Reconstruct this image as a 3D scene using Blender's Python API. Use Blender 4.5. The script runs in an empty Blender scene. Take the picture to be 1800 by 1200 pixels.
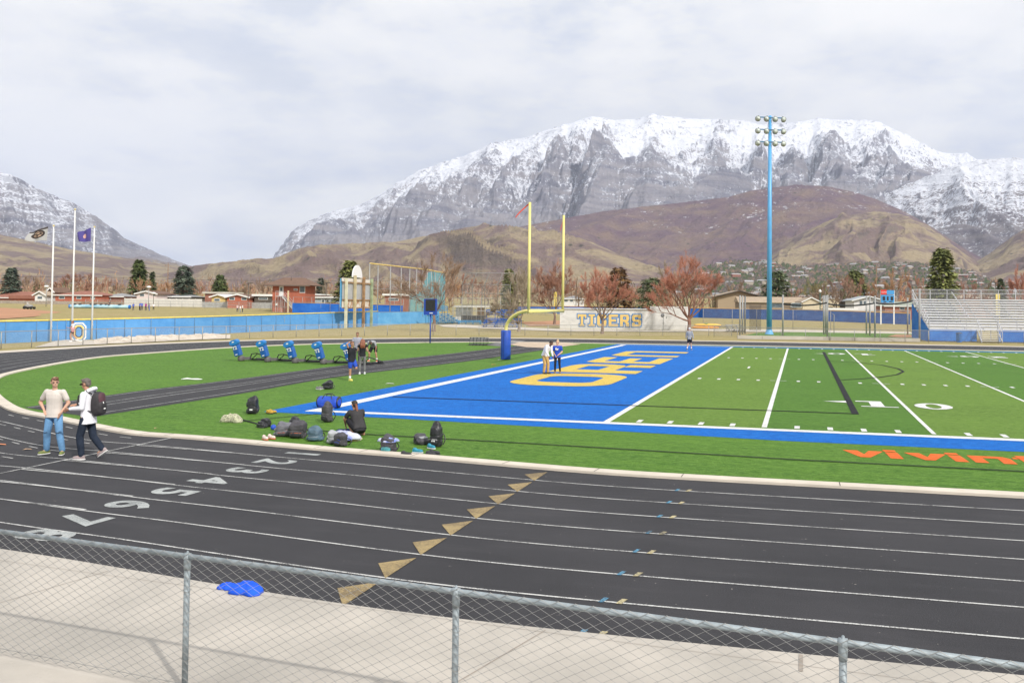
import bpy, bmesh, math, random
import numpy as np
from mathutils import Vector, Matrix
S = bpy.context.scene
COL = S.collection
# ------------------------------------------------------------------ camera
FPX = 1522.378; CX, CY = 1047.294, 493.734
CAM = np.array([5.56451, -25.01694, 3.46110]); YAW, PIT, ROL = -0.2320233, -0.0273786, 0.0093532
_f = np.array([math.sin(YAW)*math.cos(PIT), math.cos(YAW)*math.cos(PIT), -math.sin(PIT)])
_r = np.cross(_f, [0, 0, 1]); _r /= np.linalg.norm(_r); _u = np.cross(_r, _f)
R_ = _r*math.cos(ROL)+_u*math.sin(ROL); U_ = -_r*math.sin(ROL)+_u*math.cos(ROL); F_ = _f
cd = bpy.data.cameras.new('camera'); cam = bpy.data.objects.new('camera', cd); COL.objects.link(cam)
m = Matrix(((R_[0], U_[0], -F_[0], CAM[0]), (R_[1], U_[1], -F_[1], CAM[1]), (R_[2], U_[2], -F_[2], CAM[2]), (0, 0, 0, 1)))
cam.matrix_world = m
cd.sensor_width = 36; cd.lens = FPX/1800*36; cd.shift_x = -(CX-900)/1800; cd.shift_y = (CY-600)/1800
cd.clip_start = 0.1; cd.clip_end = 40000
S.camera = cam
# ------------------------------------------------------------------ light
SUN_EL = math.radians(38.5); SDX, SDY = 1.2, -0.97      # direction towards the sun on the ground plan
az = math.atan2(SDX, SDY)                               # clockwise from +Y
w = bpy.data.worlds.new('World'); S.world = w; w.use_nodes = True
nt = w.node_tree; nt.nodes.clear()
def WN(t, **k):
    n = nt.nodes.new(t)
    for a, b in k.items(): setattr(n, a, b)
    return n
out = WN('ShaderNodeOutputWorld'); bg = WN('ShaderNodeBackground'); sky = WN('ShaderNodeTexSky')
sky.sky_type = 'NISHITA'; sky.sun_disc = False; sky.sun_elevation = SUN_EL; sky.sun_rotation = az
tc = WN('ShaderNodeTexCoord'); sep = WN('ShaderNodeSeparateXYZ'); nt.links.new(tc.outputs['Generated'], sep.inputs[0])
def WM(op, a, b=None, c=None):
    n = WN('ShaderNodeMath', operation=op)
    for i, v in enumerate((a, b, c)):
        if v is None: continue
        if isinstance(v, (int, float)): n.inputs[i].default_value = v
        else: nt.links.new(v, n.inputs[i])
    return n.outputs[0]
# cloud deck: direction projected on a flat layer, so clouds shrink towards the horizon
zc = WM('MAXIMUM', sep.outputs[2], 0.0); zz = WM('ADD', zc, 0.22)
px_ = WM('DIVIDE', sep.outputs[0], zz); py_ = WM('DIVIDE', sep.outputs[1], zz)
cmb = WN('ShaderNodeCombineXYZ'); nt.links.new(px_, cmb.inputs[0]); nt.links.new(py_, cmb.inputs[1])
cmb.inputs[2].default_value = 3.3
n1 = WN('ShaderNodeTexNoise'); n1.inputs['Scale'].default_value = 0.9; n1.inputs['Detail'].default_value = 8; n1.inputs['Roughness'].default_value = 0.52; n1.inputs['Distortion'].default_value = 0.25
nt.links.new(cmb.outputs[0], n1.inputs['Vector'])
mp = WN('ShaderNodeMapping'); mp.inputs['Location'].default_value = (5.2, 1.7, 0); nt.links.new(cmb.outputs[0], mp.inputs[0])
n2 = WN('ShaderNodeTexNoise'); n2.inputs['Scale'].default_value = 2.6; n2.inputs['Detail'].default_value = 7; n2.inputs['Roughness'].default_value = 0.55
nt.links.new(mp.outputs[0], n2.inputs['Vector'])
cover = WN('ShaderNodeValToRGB'); nt.links.new(n1.outputs['Fac'], cover.inputs[0])
cover.color_ramp.elements[0].position = 0.28; cover.color_ramp.elements[0].color = (.86, .86, .86, 1)
cover.color_ramp.elements[1].position = 0.50; cover.color_ramp.elements[1].color = (1, 1, 1, 1)
shade = WN('ShaderNodeValToRGB'); nt.links.new(n2.outputs['Fac'], shade.inputs[0])
e = shade.color_ramp.elements
e[0].position = 0.37; e[0].color = (9.1, 9.6, 10.6, 1); e[1].position = 0.58; e[1].color = (13.0, 12.85, 12.6, 1)
x_ = e.new(0.46); x_.color = (11.6, 11.65, 11.75, 1)
mp3 = WN('ShaderNodeMapping'); mp3.inputs['Scale'].default_value = (3.6, 3.6, 9.5); mp3.inputs['Location'].default_value = (2.1, .4, 1.2); nt.links.new(tc.outputs['Generated'], mp3.inputs[0])
n3 = WN('ShaderNodeTexNoise'); n3.inputs['Scale'].default_value = 1.5; n3.inputs['Detail'].default_value = 8; n3.inputs['Roughness'].default_value = .52; nt.links.new(mp3.outputs[0], n3.inputs['Vector'])
puff = WN('ShaderNodeValToRGB'); nt.links.new(n3.outputs['Fac'], puff.inputs[0]); pe_ = puff.color_ramp.elements
pe_[0].position = .38; pe_[0].color = (8.2, 8.9, 10.6, 1); pe_[1].position = .60; pe_[1].color = (13.2, 13.1, 13.0, 1); pq = pe_.new(.49); pq.color = (10.9, 11.1, 11.6, 1)
band = WM('MULTIPLY', WM('SUBTRACT', .34, sep.outputs[2]), 4.5); bandc = WN('ShaderNodeClamp'); nt.links.new(band, bandc.inputs[0]); bandm = WM('MULTIPLY', bandc.outputs[0], .85)
mixp = WN('ShaderNodeMix', data_type='RGBA'); nt.links.new(bandm, mixp.inputs[0]); nt.links.new(shade.outputs[0], mixp.inputs[6]); nt.links.new(puff.outputs[0], mixp.inputs[7])
mix = WN('ShaderNodeMix', data_type='RGBA'); nt.links.new(cover.outputs[0], mix.inputs[0]); nt.links.new(sky.outputs[0], mix.inputs[6]); nt.links.new(mixp.outputs[2], mix.inputs[7])
nt.links.new(mix.outputs[2], bg.inputs[0]); bg.inputs[1].default_value = 0.092
nt.links.new(bg.outputs[0], out.inputs[0])
sd = bpy.data.lights.new('sun', 'SUN'); sd.energy = 3.9; sd.angle = math.radians(1.2); sd.color = (1, .955, .89)
sun = bpy.data.objects.new('sun', sd); COL.objects.link(sun)
sv = Vector((SDX, SDY, math.hypot(SDX, SDY)*math.tan(SUN_EL))); sun.rotation_euler = sv.to_track_quat('Z', 'Y').to_euler()
sun.location = (40, -60, 60)
S.view_settings.view_transform = 'Standard'; S.view_settings.look = 'None'; S.view_settings.exposure = 0.0; S.view_settings.gamma = 1
S.render.engine = 'CYCLES'
# ------------------------------------------------------------------ where things stand
def ray(px, py): return F_ + R_*((px-CX)/FPX) + U_*((CY-py)/FPX)
def at(px, py, z=0.0):
    d = ray(px, py); t = (z-CAM[2])/d[2]; p = CAM+d*t; return Vector((p[0], p[1], z))
def far(px, py, d): p = CAM+ray(px, py)*d; return Vector(p)
def pxm(d): return FPX/d                 # pixels of the photograph per metre at depth d
def depth(p): return float(np.dot(np.array(p)-CAM, F_))
def smooth(t): t = min(1, max(0, t)); return t*t*(3-2*t)
def gz(x, y):                            # height of the natural ground
    z = 1.3*smooth((-58-x)/55.0) if x < -58 and y > -80 else 0.0
    d = math.hypot(x-CAM[0], y-CAM[1])
    if d > 190 and x < -40: z += (d-190)*.014*smooth((-40-x)/40) if d < 400 else (210+(d-400)*.3)*.014*smooth((-40-x)/40)
    if d > 260: z += (d-260)*0.006*smooth((d-260)/600)
    return z
# ------------------------------------------------------------------ numpy noise
def _hash(ix, iy, s):
    h = (ix.astype(np.int64)*374761393 + iy.astype(np.int64)*668265263 + s*1442695041) & 0xffffffff
    h = ((h ^ (h >> 13))*1274126177) & 0xffffffff
    return ((h ^ (h >> 16)) & 0xffff)/65535.0
def vnoise(x, y, s=0):
    ix = np.floor(x); iy = np.floor(y); fx = x-ix; fy = y-iy
    fx = fx*fx*fx*(fx*(fx*6-15)+10); fy = fy*fy*fy*(fy*(fy*6-15)+10)
    a = _hash(ix, iy, s); b = _hash(ix+1, iy, s); c = _hash(ix, iy+1, s); d = _hash(ix+1, iy+1, s)
    return (a*(1-fx)+b*fx)*(1-fy)+(c*(1-fx)+d*fx)*fy
def fbm(x, y, o=5, s=0, g=.5):
    v = 0; a = 1; t = 0
    for k in range(o): v = v+a*vnoise(x, y, s+k*17); t += a; a *= g; x = x*2.03+11.3; y = y*2.03+7.7
    return v/t
def ridged(x, y, o=5, s=0, g=.5):
    v = 0; a = 1; t = 0; w_ = 1
    for k in range(o):
        n = 1-np.abs(2*vnoise(x, y, s+k*31)-1); n = n*n; v = v+a*n*w_; w_ = np.clip(n*1.6, 0, 1); t += a; a *= g; x = x*2.07+5.1; y = y*2.07+9.2
    return v/t
# ------------------------------------------------------------------ materials
MATS = {}
def nodes_of(name):
    mt = bpy.data.materials.new(name); mt.use_nodes = True
    t = mt.node_tree; return mt, t, t.nodes['Principled BSDF']
def col(c, k=1.0):
    if isinstance(c, str):
        c = [int(c[i:i+2], 16)/255 for i in (0, 2, 4)]
        c = [(v/12.92 if v <= .04045 else ((v+.055)/1.055)**2.4) for v in c]
    return (c[0]*k, c[1]*k, c[2]*k, 1)
def M(name, c, rough=.6, var=.15, scale=8.0, metal=0.0, bump=0.0, bscale=None, c2=None, detail=4, spec=None, alpha=None):
    """plain surface with a little procedural mottling"""
    if name in MATS: return MATS[name]
    mt, t, b = nodes_of(name); N = t.nodes; L = t.links
    b.inputs['Roughness'].default_value = rough; b.inputs['Metallic'].default_value = metal
    if spec is not None: b.inputs['Specular IOR Level'].default_value = spec
    tcn = N.new('ShaderNodeTexCoord'); nz = N.new('ShaderNodeTexNoise'); nz.inputs['Scale'].default_value = scale; nz.inputs['Detail'].default_value = detail
    L.new(tcn.outputs['Object'], nz.inputs['Vector'])
    r = N.new('ShaderNodeValToRGB'); L.new(nz.outputs['Fac'], r.inputs[0])
    a = col(c, 1-var); z = col(c2) if c2 else col(c, 1+var)
    r.color_ramp.elements[0].position = .35; r.color_ramp.elements[0].color = a
    r.color_ramp.elements[1].position = .65; r.color_ramp.elements[1].color = z
    L.new(r.outputs[0], b.inputs['Base Color'])
    if bump:
        n2 = N.new('ShaderNodeTexNoise'); n2.inputs['Scale'].default_value = bscale or scale*6; n2.inputs['Detail'].default_value = 5
        L.new(tcn.outputs['Object'], n2.inputs['Vector'])
        bp = N.new('ShaderNodeBump'); bp.inputs['Strength'].default_value = bump; bp.inputs['Distance'].default_value = .02
        L.new(n2.outputs['Fac'], bp.inputs['Height']); L.new(bp.outputs[0], b.inputs['Normal'])
    if alpha is not None: b.inputs['Alpha'].default_value = alpha
    MATS[name] = mt; return mt
def ramp(t, fac, stops):
    r = t.nodes.new('ShaderNodeValToRGB'); t.links.new(fac, r.inputs[0]); e = r.color_ramp.elements
    e[0].position = stops[0][0]; e[0].color = stops[0][1]; e[1].position = stops[-1][0]; e[1].color = stops[-1][1]
    for p, c in stops[1:-1]: q = e.new(p); q.color = c
    return r.outputs[0]
def noise(t, vec, scale, detail=4, rough=.5, dist=0):
    n = t.nodes.new('ShaderNodeTexNoise'); n.inputs['Scale'].default_value = scale; n.inputs['Detail'].default_value = detail
    n.inputs['Roughness'].default_value = rough; n.inputs['Distortion'].default_value = dist
    if vec is not None: t.links.new(vec, n.inputs['Vector'])
    return n.outputs['Fac']
def mapping(t, vec, scale=(1, 1, 1), rot=(0, 0, 0), loc=(0, 0, 0)):
    n = t.nodes.new('ShaderNodeMapping'); n.inputs['Scale'].default_value = scale; n.inputs['Rotation'].default_value = rot; n.inputs['Location'].default_value = loc
    t.links.new(vec, n.inputs[0]); return n.outputs[0]
def mth(t, op, a, b=None, c=None, clamp=False):
    n = t.nodes.new('ShaderNodeMath'); n.operation = op; n.use_clamp = clamp
    for i, v in enumerate((a, b, c)):
        if v is None: continue
        if isinstance(v, (int, float)): n.inputs[i].default_value = v
        else: t.links.new(v, n.inputs[i])
    return n.outputs[0]
def mixc(t, fac, a, b):
    n = t.nodes.new('ShaderNodeMix'); n.data_type = 'RGBA'
    for i, v in ((0, fac), (6, a), (7, b)):
        if isinstance(v, (int, float)): n.inputs[i].default_value = v
        elif isinstance(v, tuple): n.inputs[i].default_value = v
        else: t.links.new(v, n.inputs[i])
    return n.outputs[2]
# ------------------------------------------------------------------ mesh helpers
def tag(o, label=None, cat=None, group=None, kind=None):
    if label: o['label'] = label
    if cat: o['category'] = cat
    if group: o['group'] = group
    if kind: o['kind'] = kind
    return o
def thing(name, label, cat, loc=(0, 0, 0), rz=0, group=None):
    o = bpy.data.objects.new(name, None); COL.objects.link(o); o.location = loc; o.rotation_euler = (0, 0, rz)
    o.empty_display_size = .2
    return tag(o, label, cat, group)
def meshobj(name, me, mats, parent=None, loc=None):
    if not isinstance(mats, (list, tuple)): mats = [mats]
    for k in mats: me.materials.append(k)
    o = bpy.data.objects.new(name, me); COL.objects.link(o)
    if parent is not None: o.parent = parent
    if loc is not None: o.location = loc
    return o
class MB:
    """collects faces; build() links them as ONE mesh object"""
    def __init__(s): s.v = []; s.f = []; s.m = []; s.sm = []
    def add(s, vs, fs, mi=0, smooth=False):
        k = len(s.v); s.v += [tuple(p) for p in vs]
        for f in fs: s.f.append(tuple(i+k for i in f)); s.m.append(mi); s.sm.append(smooth)
        return s
    def box(s, c, d, rz=0, mi=0, rot=None):
        x, y, z = d[0]/2, d[1]/2, d[2]/2
        P = [Vector(p) for p in ((-x, -y, -z), (x, -y, -z), (x, y, -z), (-x, y, -z), (-x, -y, z), (x, -y, z), (x, y, z), (-x, y, z))]
        R = rot if rot is not None else Matrix.Rotation(rz, 3, 'Z')
        P = [R@p+Vector(c) for p in P]
        return s.add(P, [(3, 2, 1, 0), (4, 5, 6, 7), (0, 1, 5, 4), (1, 2, 6, 5), (2, 3, 7, 6), (3, 0, 4, 7)], mi)
    def b2(s, a, b, mi=0):
        c = [(a[i]+b[i])/2 for i in range(3)]; d = [abs(a[i]-b[i]) for i in range(3)]; return s.box(c, d, 0, mi)
    def beam(s, a, b, wd, ht=None, mi=0):
        a = Vector(a); b = Vector(b); ht = ht or wd; d = (b-a); L = d.length
        if L < 1e-6: return s
        x = d.normalized(); up = Vector((0, 0, 1)) if abs(x.z) < .95 else Vector((0, 1, 0)); y = up.cross(x).normalized(); z = x.cross(y)
        R = Matrix((x, y, z)).transposed(); return s.box((a+b)/2, (L, wd, ht), mi=mi, rot=R)
    def tube(s, pts, rad, n=8, mi=0, cap=True, sx=1.0):
        pts = [Vector(p) for p in pts]; k = len(pts)
        if not isinstance(rad, (list, tuple)): rad = [rad]*k
        base = len(s.v); prev = None; fs = []
        vs = []
        for i, p in enumerate(pts):
            d = (pts[min(i+1, k-1)]-pts[max(i-1, 0)])
            if d.length < 1e-9: d = Vector((0, 0, 1))
            d.normalize()
            if prev is None:
                up = Vector((0, 0, 1)) if abs(d.z) < .9 else Vector((1, 0, 0)); x = up.cross(d).normalized()
            else:
                x = (prev-d*prev.dot(d))
                x = x.normalized() if x.length > 1e-6 else d.orthogonal().normalized()
            prev = x; y = d.cross(x)
            for j in range(n):
                a = 2*math.pi*j/n; vs.append(p+(x*math.cos(a)*sx+y*math.sin(a))*rad[i])
        for i in range(k-1):
            for j in range(n):
                a = i*n+j; b = i*n+(j+1) % n; fs.append((a, b, b+n, a+n))
        if cap: fs.append(tuple(range(n-1, -1, -1))); fs.append(tuple((k-1)*n+j for j in range(n)))
        return s.add(vs, fs, mi, n > 4)
    def cyl(s, c, r, h, n=16, r2=None, mi=0):
        c = Vector(c); return s.tube([c, c+Vector((0, 0, h))], [r, r if r2 is None else r2], n, mi)
    def lathe(s, c, prof, n=16, mi=0, axis=None):
        """prof = [(r, z)...] round the z axis (or the given direction)"""
        c = Vector(c); vs = []; fs = []; Q = Matrix.Identity(3) if axis is None else Vector(axis).to_track_quat('Z', 'Y').to_matrix()
        for r, z in prof:
            for j in range(n):
                a = 2*math.pi*j/n; vs.append(c+Q@Vector((r*math.cos(a), r*math.sin(a), z)))
        k = len(prof)
        for i in range(k-1):
            for j in range(n):
                a = i*n+j; b = i*n+(j+1) % n; fs.append((a, b, b+n, a+n))
        fs.append(tuple(range(n-1, -1, -1))); fs.append(tuple((k-1)*n+j for j in range(n)))
        return s.add(vs, fs, mi, True)
    def ell(s, c, rad, n=14, m_=9, mi=0, rot=None, p=1.0):
        """(super)ellipsoid; p<1 is boxier"""
        vs = []; fs = []; c = Vector(c); sg = lambda v, e: math.copysign(abs(v)**e, v)
        for i in range(m_+1):
            t = -math.pi/2+math.pi*i/m_
            for j in range(n):
                a = 2*math.pi*j/n
                q = Vector((rad[0]*sg(math.cos(t), p)*sg(math.cos(a), p), rad[1]*sg(math.cos(t), p)*sg(math.sin(a), p), rad[2]*sg(math.sin(t), p)))
                vs.append(c+(rot@q if rot else q))
        for i in range(m_):
            for j in range(n):
                a = i*n+j; b = i*n+(j+1) % n; fs.append((a, b, b+n, a+n))
        return s.add(vs, fs, mi, True)
    def prism(s, poly, z0, z1, mi=0):
        """upright prism on a ground-plan polygon (counter-clockwise)"""
        n = len(poly); vs = [(p[0], p[1], z0) for p in poly]+[(p[0], p[1], z1) for p in poly]
        fs = [tuple(range(n-1, -1, -1)), tuple(range(n, 2*n))]+[(i, (i+1) % n, n+(i+1) % n, n+i) for i in range(n)]
        return s.add(vs, fs, mi)
    def mesh(s, name='m'):
        me = bpy.data.meshes.new(name); me.from_pydata(s.v, [], s.f); me.polygons.foreach_set('material_index', s.m)
        me.polygons.foreach_set('use_smooth', s.sm); me.update(); return me
    def build(s, name, mats, parent=None, loc=None): return meshobj(name, s.mesh(name), mats, parent, loc)
def struct(o): o['kind'] = 'structure'; return o
def copy_tree(o, parent=None, label=None):
    c = o.copy(); COL.objects.link(c)
    if parent is not None: c.parent = parent
    elif label: c['label'] = label
    for ch in list(o.children): copy_tree(ch, c)
    return c
def gridmesh(name, X, Y, Z, mat):
    n, k = X.shape; me = bpy.data.meshes.new(name)
    co = np.stack([X, Y, Z], -1).reshape(-1).astype(np.float32)
    me.vertices.add(n*k); me.vertices.foreach_set('co', co)
    a = (np.arange(n-1)[:, None]*k+np.arange(k-1)[None, :]).reshape(-1)
    q = np.stack([a, a+k, a+k+1, a+1], -1).astype(np.int32)
    me.loops.add(q.size); me.loops.foreach_set('vertex_index', q.reshape(-1))
    me.polygons.add(len(q)); me.polygons.foreach_set('loop_start', np.arange(0, q.size, 4, dtype=np.int32))
    me.polygons.foreach_set('loop_total', np.full(len(q), 4, dtype=np.int32)); me.polygons.foreach_set('use_smooth', np.ones(len(q), dtype=bool))
    me.update(calc_edges=True); me.validate()
    return struct(meshobj(name, me, mat))
# ================================================================== mountains
def erode(H, cell, n, steps, seed, k=.5, cap=.35):
    """droplets trace the flow; every cell is then cut by its flow and slope, so gullies branch and deepen"""
    rng = np.random.RandomState(seed); A, B = H.shape
    px = rng.rand(n)*(A-3)+1; py = rng.rand(n)*(B-3)+1; dx = np.zeros(n); dy = np.zeros(n)
    G = blur(H, 1); gX, gY = np.gradient(G); flow = np.zeros(A*B)
    for s in range(steps):
        ix = px.astype(int); iy = py.astype(int)
        dx = dx*.25-gX[ix, iy]; dy = dy*.25-gY[ix, iy]; l = np.hypot(dx, dy)+1e-9; dx /= l; dy /= l
        px = np.clip(px+dx, 1, A-2.01); py = np.clip(py+dy, 1, B-2.01)
        flow += np.bincount(px.astype(int)*B+py.astype(int), minlength=A*B)
    flow = blur(flow.reshape(A, B), 1); flow[:2] = 0; flow[-2:] = 0; flow[:, :3] = 0; flow[:, -3:] = 0
    sl = np.hypot(gX, gY); cut = np.minimum(np.sqrt(flow/(n*steps/(A*B)))*sl*.4, sl*.7)
    return H-blur(cut, 1)
def blur(H, n=1):
    for _ in range(n):
        P = np.pad(H, 1, mode='edge'); H = (P[1:-1, 1:-1]*4+(P[:-2, 1:-1]+P[2:, 1:-1]+P[1:-1, :-2]+P[1:-1, 2:])*2+P[:-2, :-2]+P[2:, 2:]+P[:-2, 2:]+P[2:, :-2])/16
    return H
def mountain(name, prof, mat, D, r0, r1, nA, nR, seed, amp=.25, rib=9.0, skew=.35, power=1.15, drops=60000, steps=60, its=4, crest=.012, base=0.0, strata=0.0, rad=None, cup=0.0, spurs=(), spamp=.2, tlo=.25):
    """relief seen from the field: prof = skyline pixels (x, y) of the photograph, D = its distance in metres"""
    xs = np.linspace(prof[0][0], prof[-1][0], nA); ys = np.interp(xs, [p[0] for p in prof], [p[1] for p in prof])
    dr = np.array([ray(x, y) for x, y in zip(xs, ys)])
    hor = np.hypot(dr[:, 0], dr[:, 1]); ux = dr[:, 0]/hor; uy = dr[:, 1]/hor; tanE = dr[:, 2]/hor
    Dc = D*(1+.06*(fbm(xs/160.0, xs*0+3, 4, seed)-.5)) if rad is None else np.interp(xs, [p[0] for p in rad], [p[1] for p in rad])
    Zc = CAM[2]+Dc*tanE                                                # crest height
    r = np.linspace(0, 1, nR)**1.0*(r1-r0)+r0
    Rr = np.broadcast_to(r[None, :], (nA, nR)); T = (Rr-r0)/(Dc[:, None]-r0)
    lat = (xs[:, None]-900)/FPX*D                                       # metres across at crest distance
    depthm = Rr
    front = np.clip(T, 0, 1)
    shape = np.where(T <= 1, front**power*(1+cup*(front-1)*front*-4), 1-.55*np.clip((T-1)/.5, 0, 1.5)**1.2)
    Z = base+(Zc[:, None]-base)*shape
    L = D/rib                                                           # rib spacing
    wx = lat+skew*(depthm-r0)+L*1.7*(fbm(lat/L*.6, depthm/L*.6, 4, seed+5)-.5)
    rb = ridged(wx/L, depthm/(L*2.2)+wx/L*.25, 6, seed+9, .48)
    rb2 = fbm(wx/L*3, depthm/L*2, 5, seed+21)
    relief = (rb-.42)*1.0+(rb2-.5)*.35
    m_ = np.sin(np.pi*np.clip(T, 0, 1)**1.1)**.7*(T <= 1)+crest*6*np.exp(-((T-1)/.03)**2)
    m_ = np.where(T > 1, np.clip((T-1)*3, 0, .5), m_)
    Z = Z+relief*m_*(Zc[:, None]-base)*amp
    xw = xs[:, None]+60*(fbm(xs[:, None]/45, Rr/450, 5, seed+61, .6)-.5)
    SP = 0
    for xt, Tt, xb, wd in spurs:
        q = np.clip((Tt-T)/max(Tt-tlo, .01), 0, 1.3); xc = xt+(xb-xt)*q
        SP = np.maximum(SP, np.clip(1-np.abs(xw-xc)/(5+wd*q), 0, 1)**1.15*np.clip(q*2.2, 0, 1)*(T < Tt))
    Z = Z+SP*spamp*(Zc[:, None]-base)*np.clip(T*2.5, 0, 1)
    cell = (r[1]-r[0])
    if drops:
        for q in range(its): Z = erode(Z, cell, drops, steps, seed+q)
    if strata:
        bed = Z+60*(fbm(lat/900, depthm/900, 3, seed+40)-.5)+.05*lat
        st = 74.0; u = bed/st; fr = u-np.floor(u); Z = Z+strata*st*(np.clip(fr*1.9-.45, 0, 1)-fr)*np.clip(T*1.4, 0, 1)
    # keep the skyline where the photograph has it, roughened a little
    el = (Z-CAM[2])/Rr; mx = el.max(1); tgt = tanE+crest*.12*(fbm(xs/9, xs*0, 4, seed+77)-.5)
    k = tgt/np.maximum(mx, 1e-4); kw = 9 if D > 7000 else 25; k = np.convolve(np.pad(k, kw//2, mode='edge'), np.ones(kw)/kw, 'valid')
    Z = CAM[2]+(Z-CAM[2])*k[:, None]
    cv = Z-blur(Z, 14); cv = np.clip(cv/(np.std(cv)*2+1e-6), -1, 1)
    RIB = (SP*np.clip(1.6-1.1*T, .3, 1) if len(spurs) else 0*Z)+.30*cv
    Z[:, 0] -= 60
    X = CAM[0]+ux[:, None]*Rr; Y = CAM[1]+uy[:, None]*Rr
    o = gridmesh(name, X, Y, Z, mat)
    at_ = o.data.attributes.new('rib', 'FLOAT', 'POINT'); at_.data.foreach_set('value', RIB.reshape(-1).astype(np.float32))
    return o
def rock_mat(name, snow0, snow1, low, mid, rock, rock2, snowslope=.55, tree=.5, patch=.5, bandz=.016, rockh=.8):
    """snow by height and steepness over banded rock, scrub and dry grass"""
    mt, t, b = nodes_of(name); L = t.links
    b.inputs['Roughness'].default_value = .9; b.inputs['Specular IOR Level'].default_value = .15
    g = t.nodes.new('ShaderNodeNewGeometry'); s = t.nodes.new('ShaderNodeSeparateXYZ'); L.new(g.outputs['Position'], s.inputs[0])
    sn = t.nodes.new('ShaderNodeSeparateXYZ'); L.new(g.outputs['Normal'], sn.inputs[0]); P = g.outputs['Position']
    z = s.outputs[2]; nz = sn.outputs[2]
    big = noise(t, P, .0022, 5, .55); med = noise(t, P, .012, 5, .6); fine = noise(t, P, .05, 4, .7)
    # grass and scrub patches
    pm = mapping(t, P, (1, 1, 2.5)); pn = noise(t, pm, .0045, 7, .62, .6)
    gcol = mixc(t, ramp(t, pn, [(.46-.1*patch, (0, 0, 0, 1)), (.54+.04*patch, (1, 1, 1, 1))]), low, mid)
    gcol = mixc(t, ramp(t, fine, [(.3, (0, 0, 0, 1)), (.8, (.55, .55, .55, 1))]), gcol, tuple(c*.45 for c in low[:3])+(1,))
    vn = t.nodes.new('ShaderNodeTexVoronoi'); vn.inputs['Scale'].default_value = .022; L.new(P, vn.inputs['Vector'])
    sh = mth(t, 'MULTIPLY', ramp(t, vn.outputs['Distance'], [(.10, (1, 1, 1, 1)), (.22, (0, 0, 0, 1))]), ramp(t, med, [(.5, (0, 0, 0, 1)), (.58, (1, 1, 1, 1))]))
    gcol = mixc(t, mth(t, 'MULTIPLY', sh, .8), gcol, (.05, .055, .035, 1))
    # rock with beds
    bd = t.nodes.new('ShaderNodeTexNoise'); bd.inputs['Scale'].default_value = 1; bd.inputs['Detail'].default_value = 6; bd.inputs['Roughness'].default_value = .65
    L.new(mapping(t, P, (.0012, .0012, bandz)), bd.inputs['Vector'])
    rcol = mixc(t, ramp(t, bd.outputs['Fac'], [(.42, (0, 0, 0, 1)), (.58, (1, 1, 1, 1))]), rock, rock2)
    rcol = mixc(t, ramp(t, fine, [(.35, (0, 0, 0, 1)), (.75, (.5, .5, .5, 1))]), rcol, tuple(c*.5 for c in rock[:3])+(1,))
    steep = mth(t, 'SUBTRACT', 1.0, nz)
    st = mth(t, 'ADD', steep, mth(t, 'MULTIPLY', mth(t, 'SUBTRACT', med, .5), .5))
    hgt = mth(t, 'DIVIDE', mth(t, 'SUBTRACT', z, 160), 220, clamp=True)
    rf = ramp(t, mth(t, 'ADD', st, mth(t, 'MULTIPLY', hgt, rockh)), [(.42, (0, 0, 0, 1)), (.6, (1, 1, 1, 1))])
    base = mixc(t, rf, gcol, rcol)
    # snow
    hs = mth(t, 'DIVIDE', mth(t, 'SUBTRACT', z, snow0), snow1-snow0)
    bs = mth(t, 'SUBTRACT', bd.outputs['Fac'], .5)
    sf = mth(t, 'ADD', hs, mth(t, 'MULTIPLY', mth(t, 'SUBTRACT', big, .5), 1.3))
    sf = mth(t, 'ADD', sf, mth(t, 'MULTIPLY', bs, 1.5))
    sf = mth(t, 'ADD', sf, mth(t, 'MULTIPLY', mth(t, 'SUBTRACT', med, .5), 1.6))
    sf = mth(t, 'ADD', sf, mth(t, 'MULTIPLY', mth(t, 'SUBTRACT', fine, .5), 3.6))
    sf = mth(t, 'SUBTRACT', sf, mth(t, 'MULTIPLY', mth(t, 'SUBTRACT', steep, .30), snowslope*2.4))
    an = t.nodes.new('ShaderNodeAttribute'); an.attribute_name = 'rib'
    sf = mth(t, 'SUBTRACT', sf, mth(t, 'MULTIPLY', an.outputs['Fac'], .45))
    smask = ramp(t, sf, [(.34, (0, 0, 0, 1)), (.62, (1, 1, 1, 1))])
    # dark conifers stippled over the snow on the ribs
    tr = noise(t, mapping(t, P, (1, 1, .45)), .04, 4, .85); trm = mth(t, 'ADD', tr, mth(t, 'MULTIPLY', mth(t, 'SUBTRACT', med, .5), .9))
    trm = mth(t, 'SUBTRACT', trm, mth(t, 'MULTIPLY', mth(t, 'DIVIDE', mth(t, 'SUBTRACT', z, snow0), snow1-snow0, clamp=True), .15))
    trm = mth(t, 'ADD', trm, mth(t, 'MULTIPLY', an.outputs['Fac'], .14))
    tm = ramp(t, trm, [(.45, (0, 0, 0, 1)), (.55, (1, 1, 1, 1))])
    snow = mixc(t, mth(t, 'MULTIPLY', tm, tree), (.80, .82, .88, 1), (.15, .155, .19, 1))
    c = mixc(t, smask, base, snow)
    L.new(c, b.inputs['Base Color'])
    bn = noise(t, P, .0065, 9, .66); bp = t.nodes.new('ShaderNodeBump'); bp.inputs['Strength'].default_value = .9; bp.inputs['Distance'].default_value = 80
    L.new(bn, bp.inputs['Height']); L.new(bp.outputs[0], b.inputs['Normal'])
    MATS[name] = mt; return mt
lowg = (.36, .28, .17, 1); scrub = (.19, .13, .135, 1); rk = (.34, .32, .34, 1); rk2 = (.185, .185, .235, 1)
m_main = rock_mat('mountain_rock_and_snow', -60, 1380, lowg, scrub, rk, rk2, .55, .8, .5)
m_left = rock_mat('left_mountain_rock', 430, 1500, lowg, scrub, rk, rk2, .6, .5, .5, .02)
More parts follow.
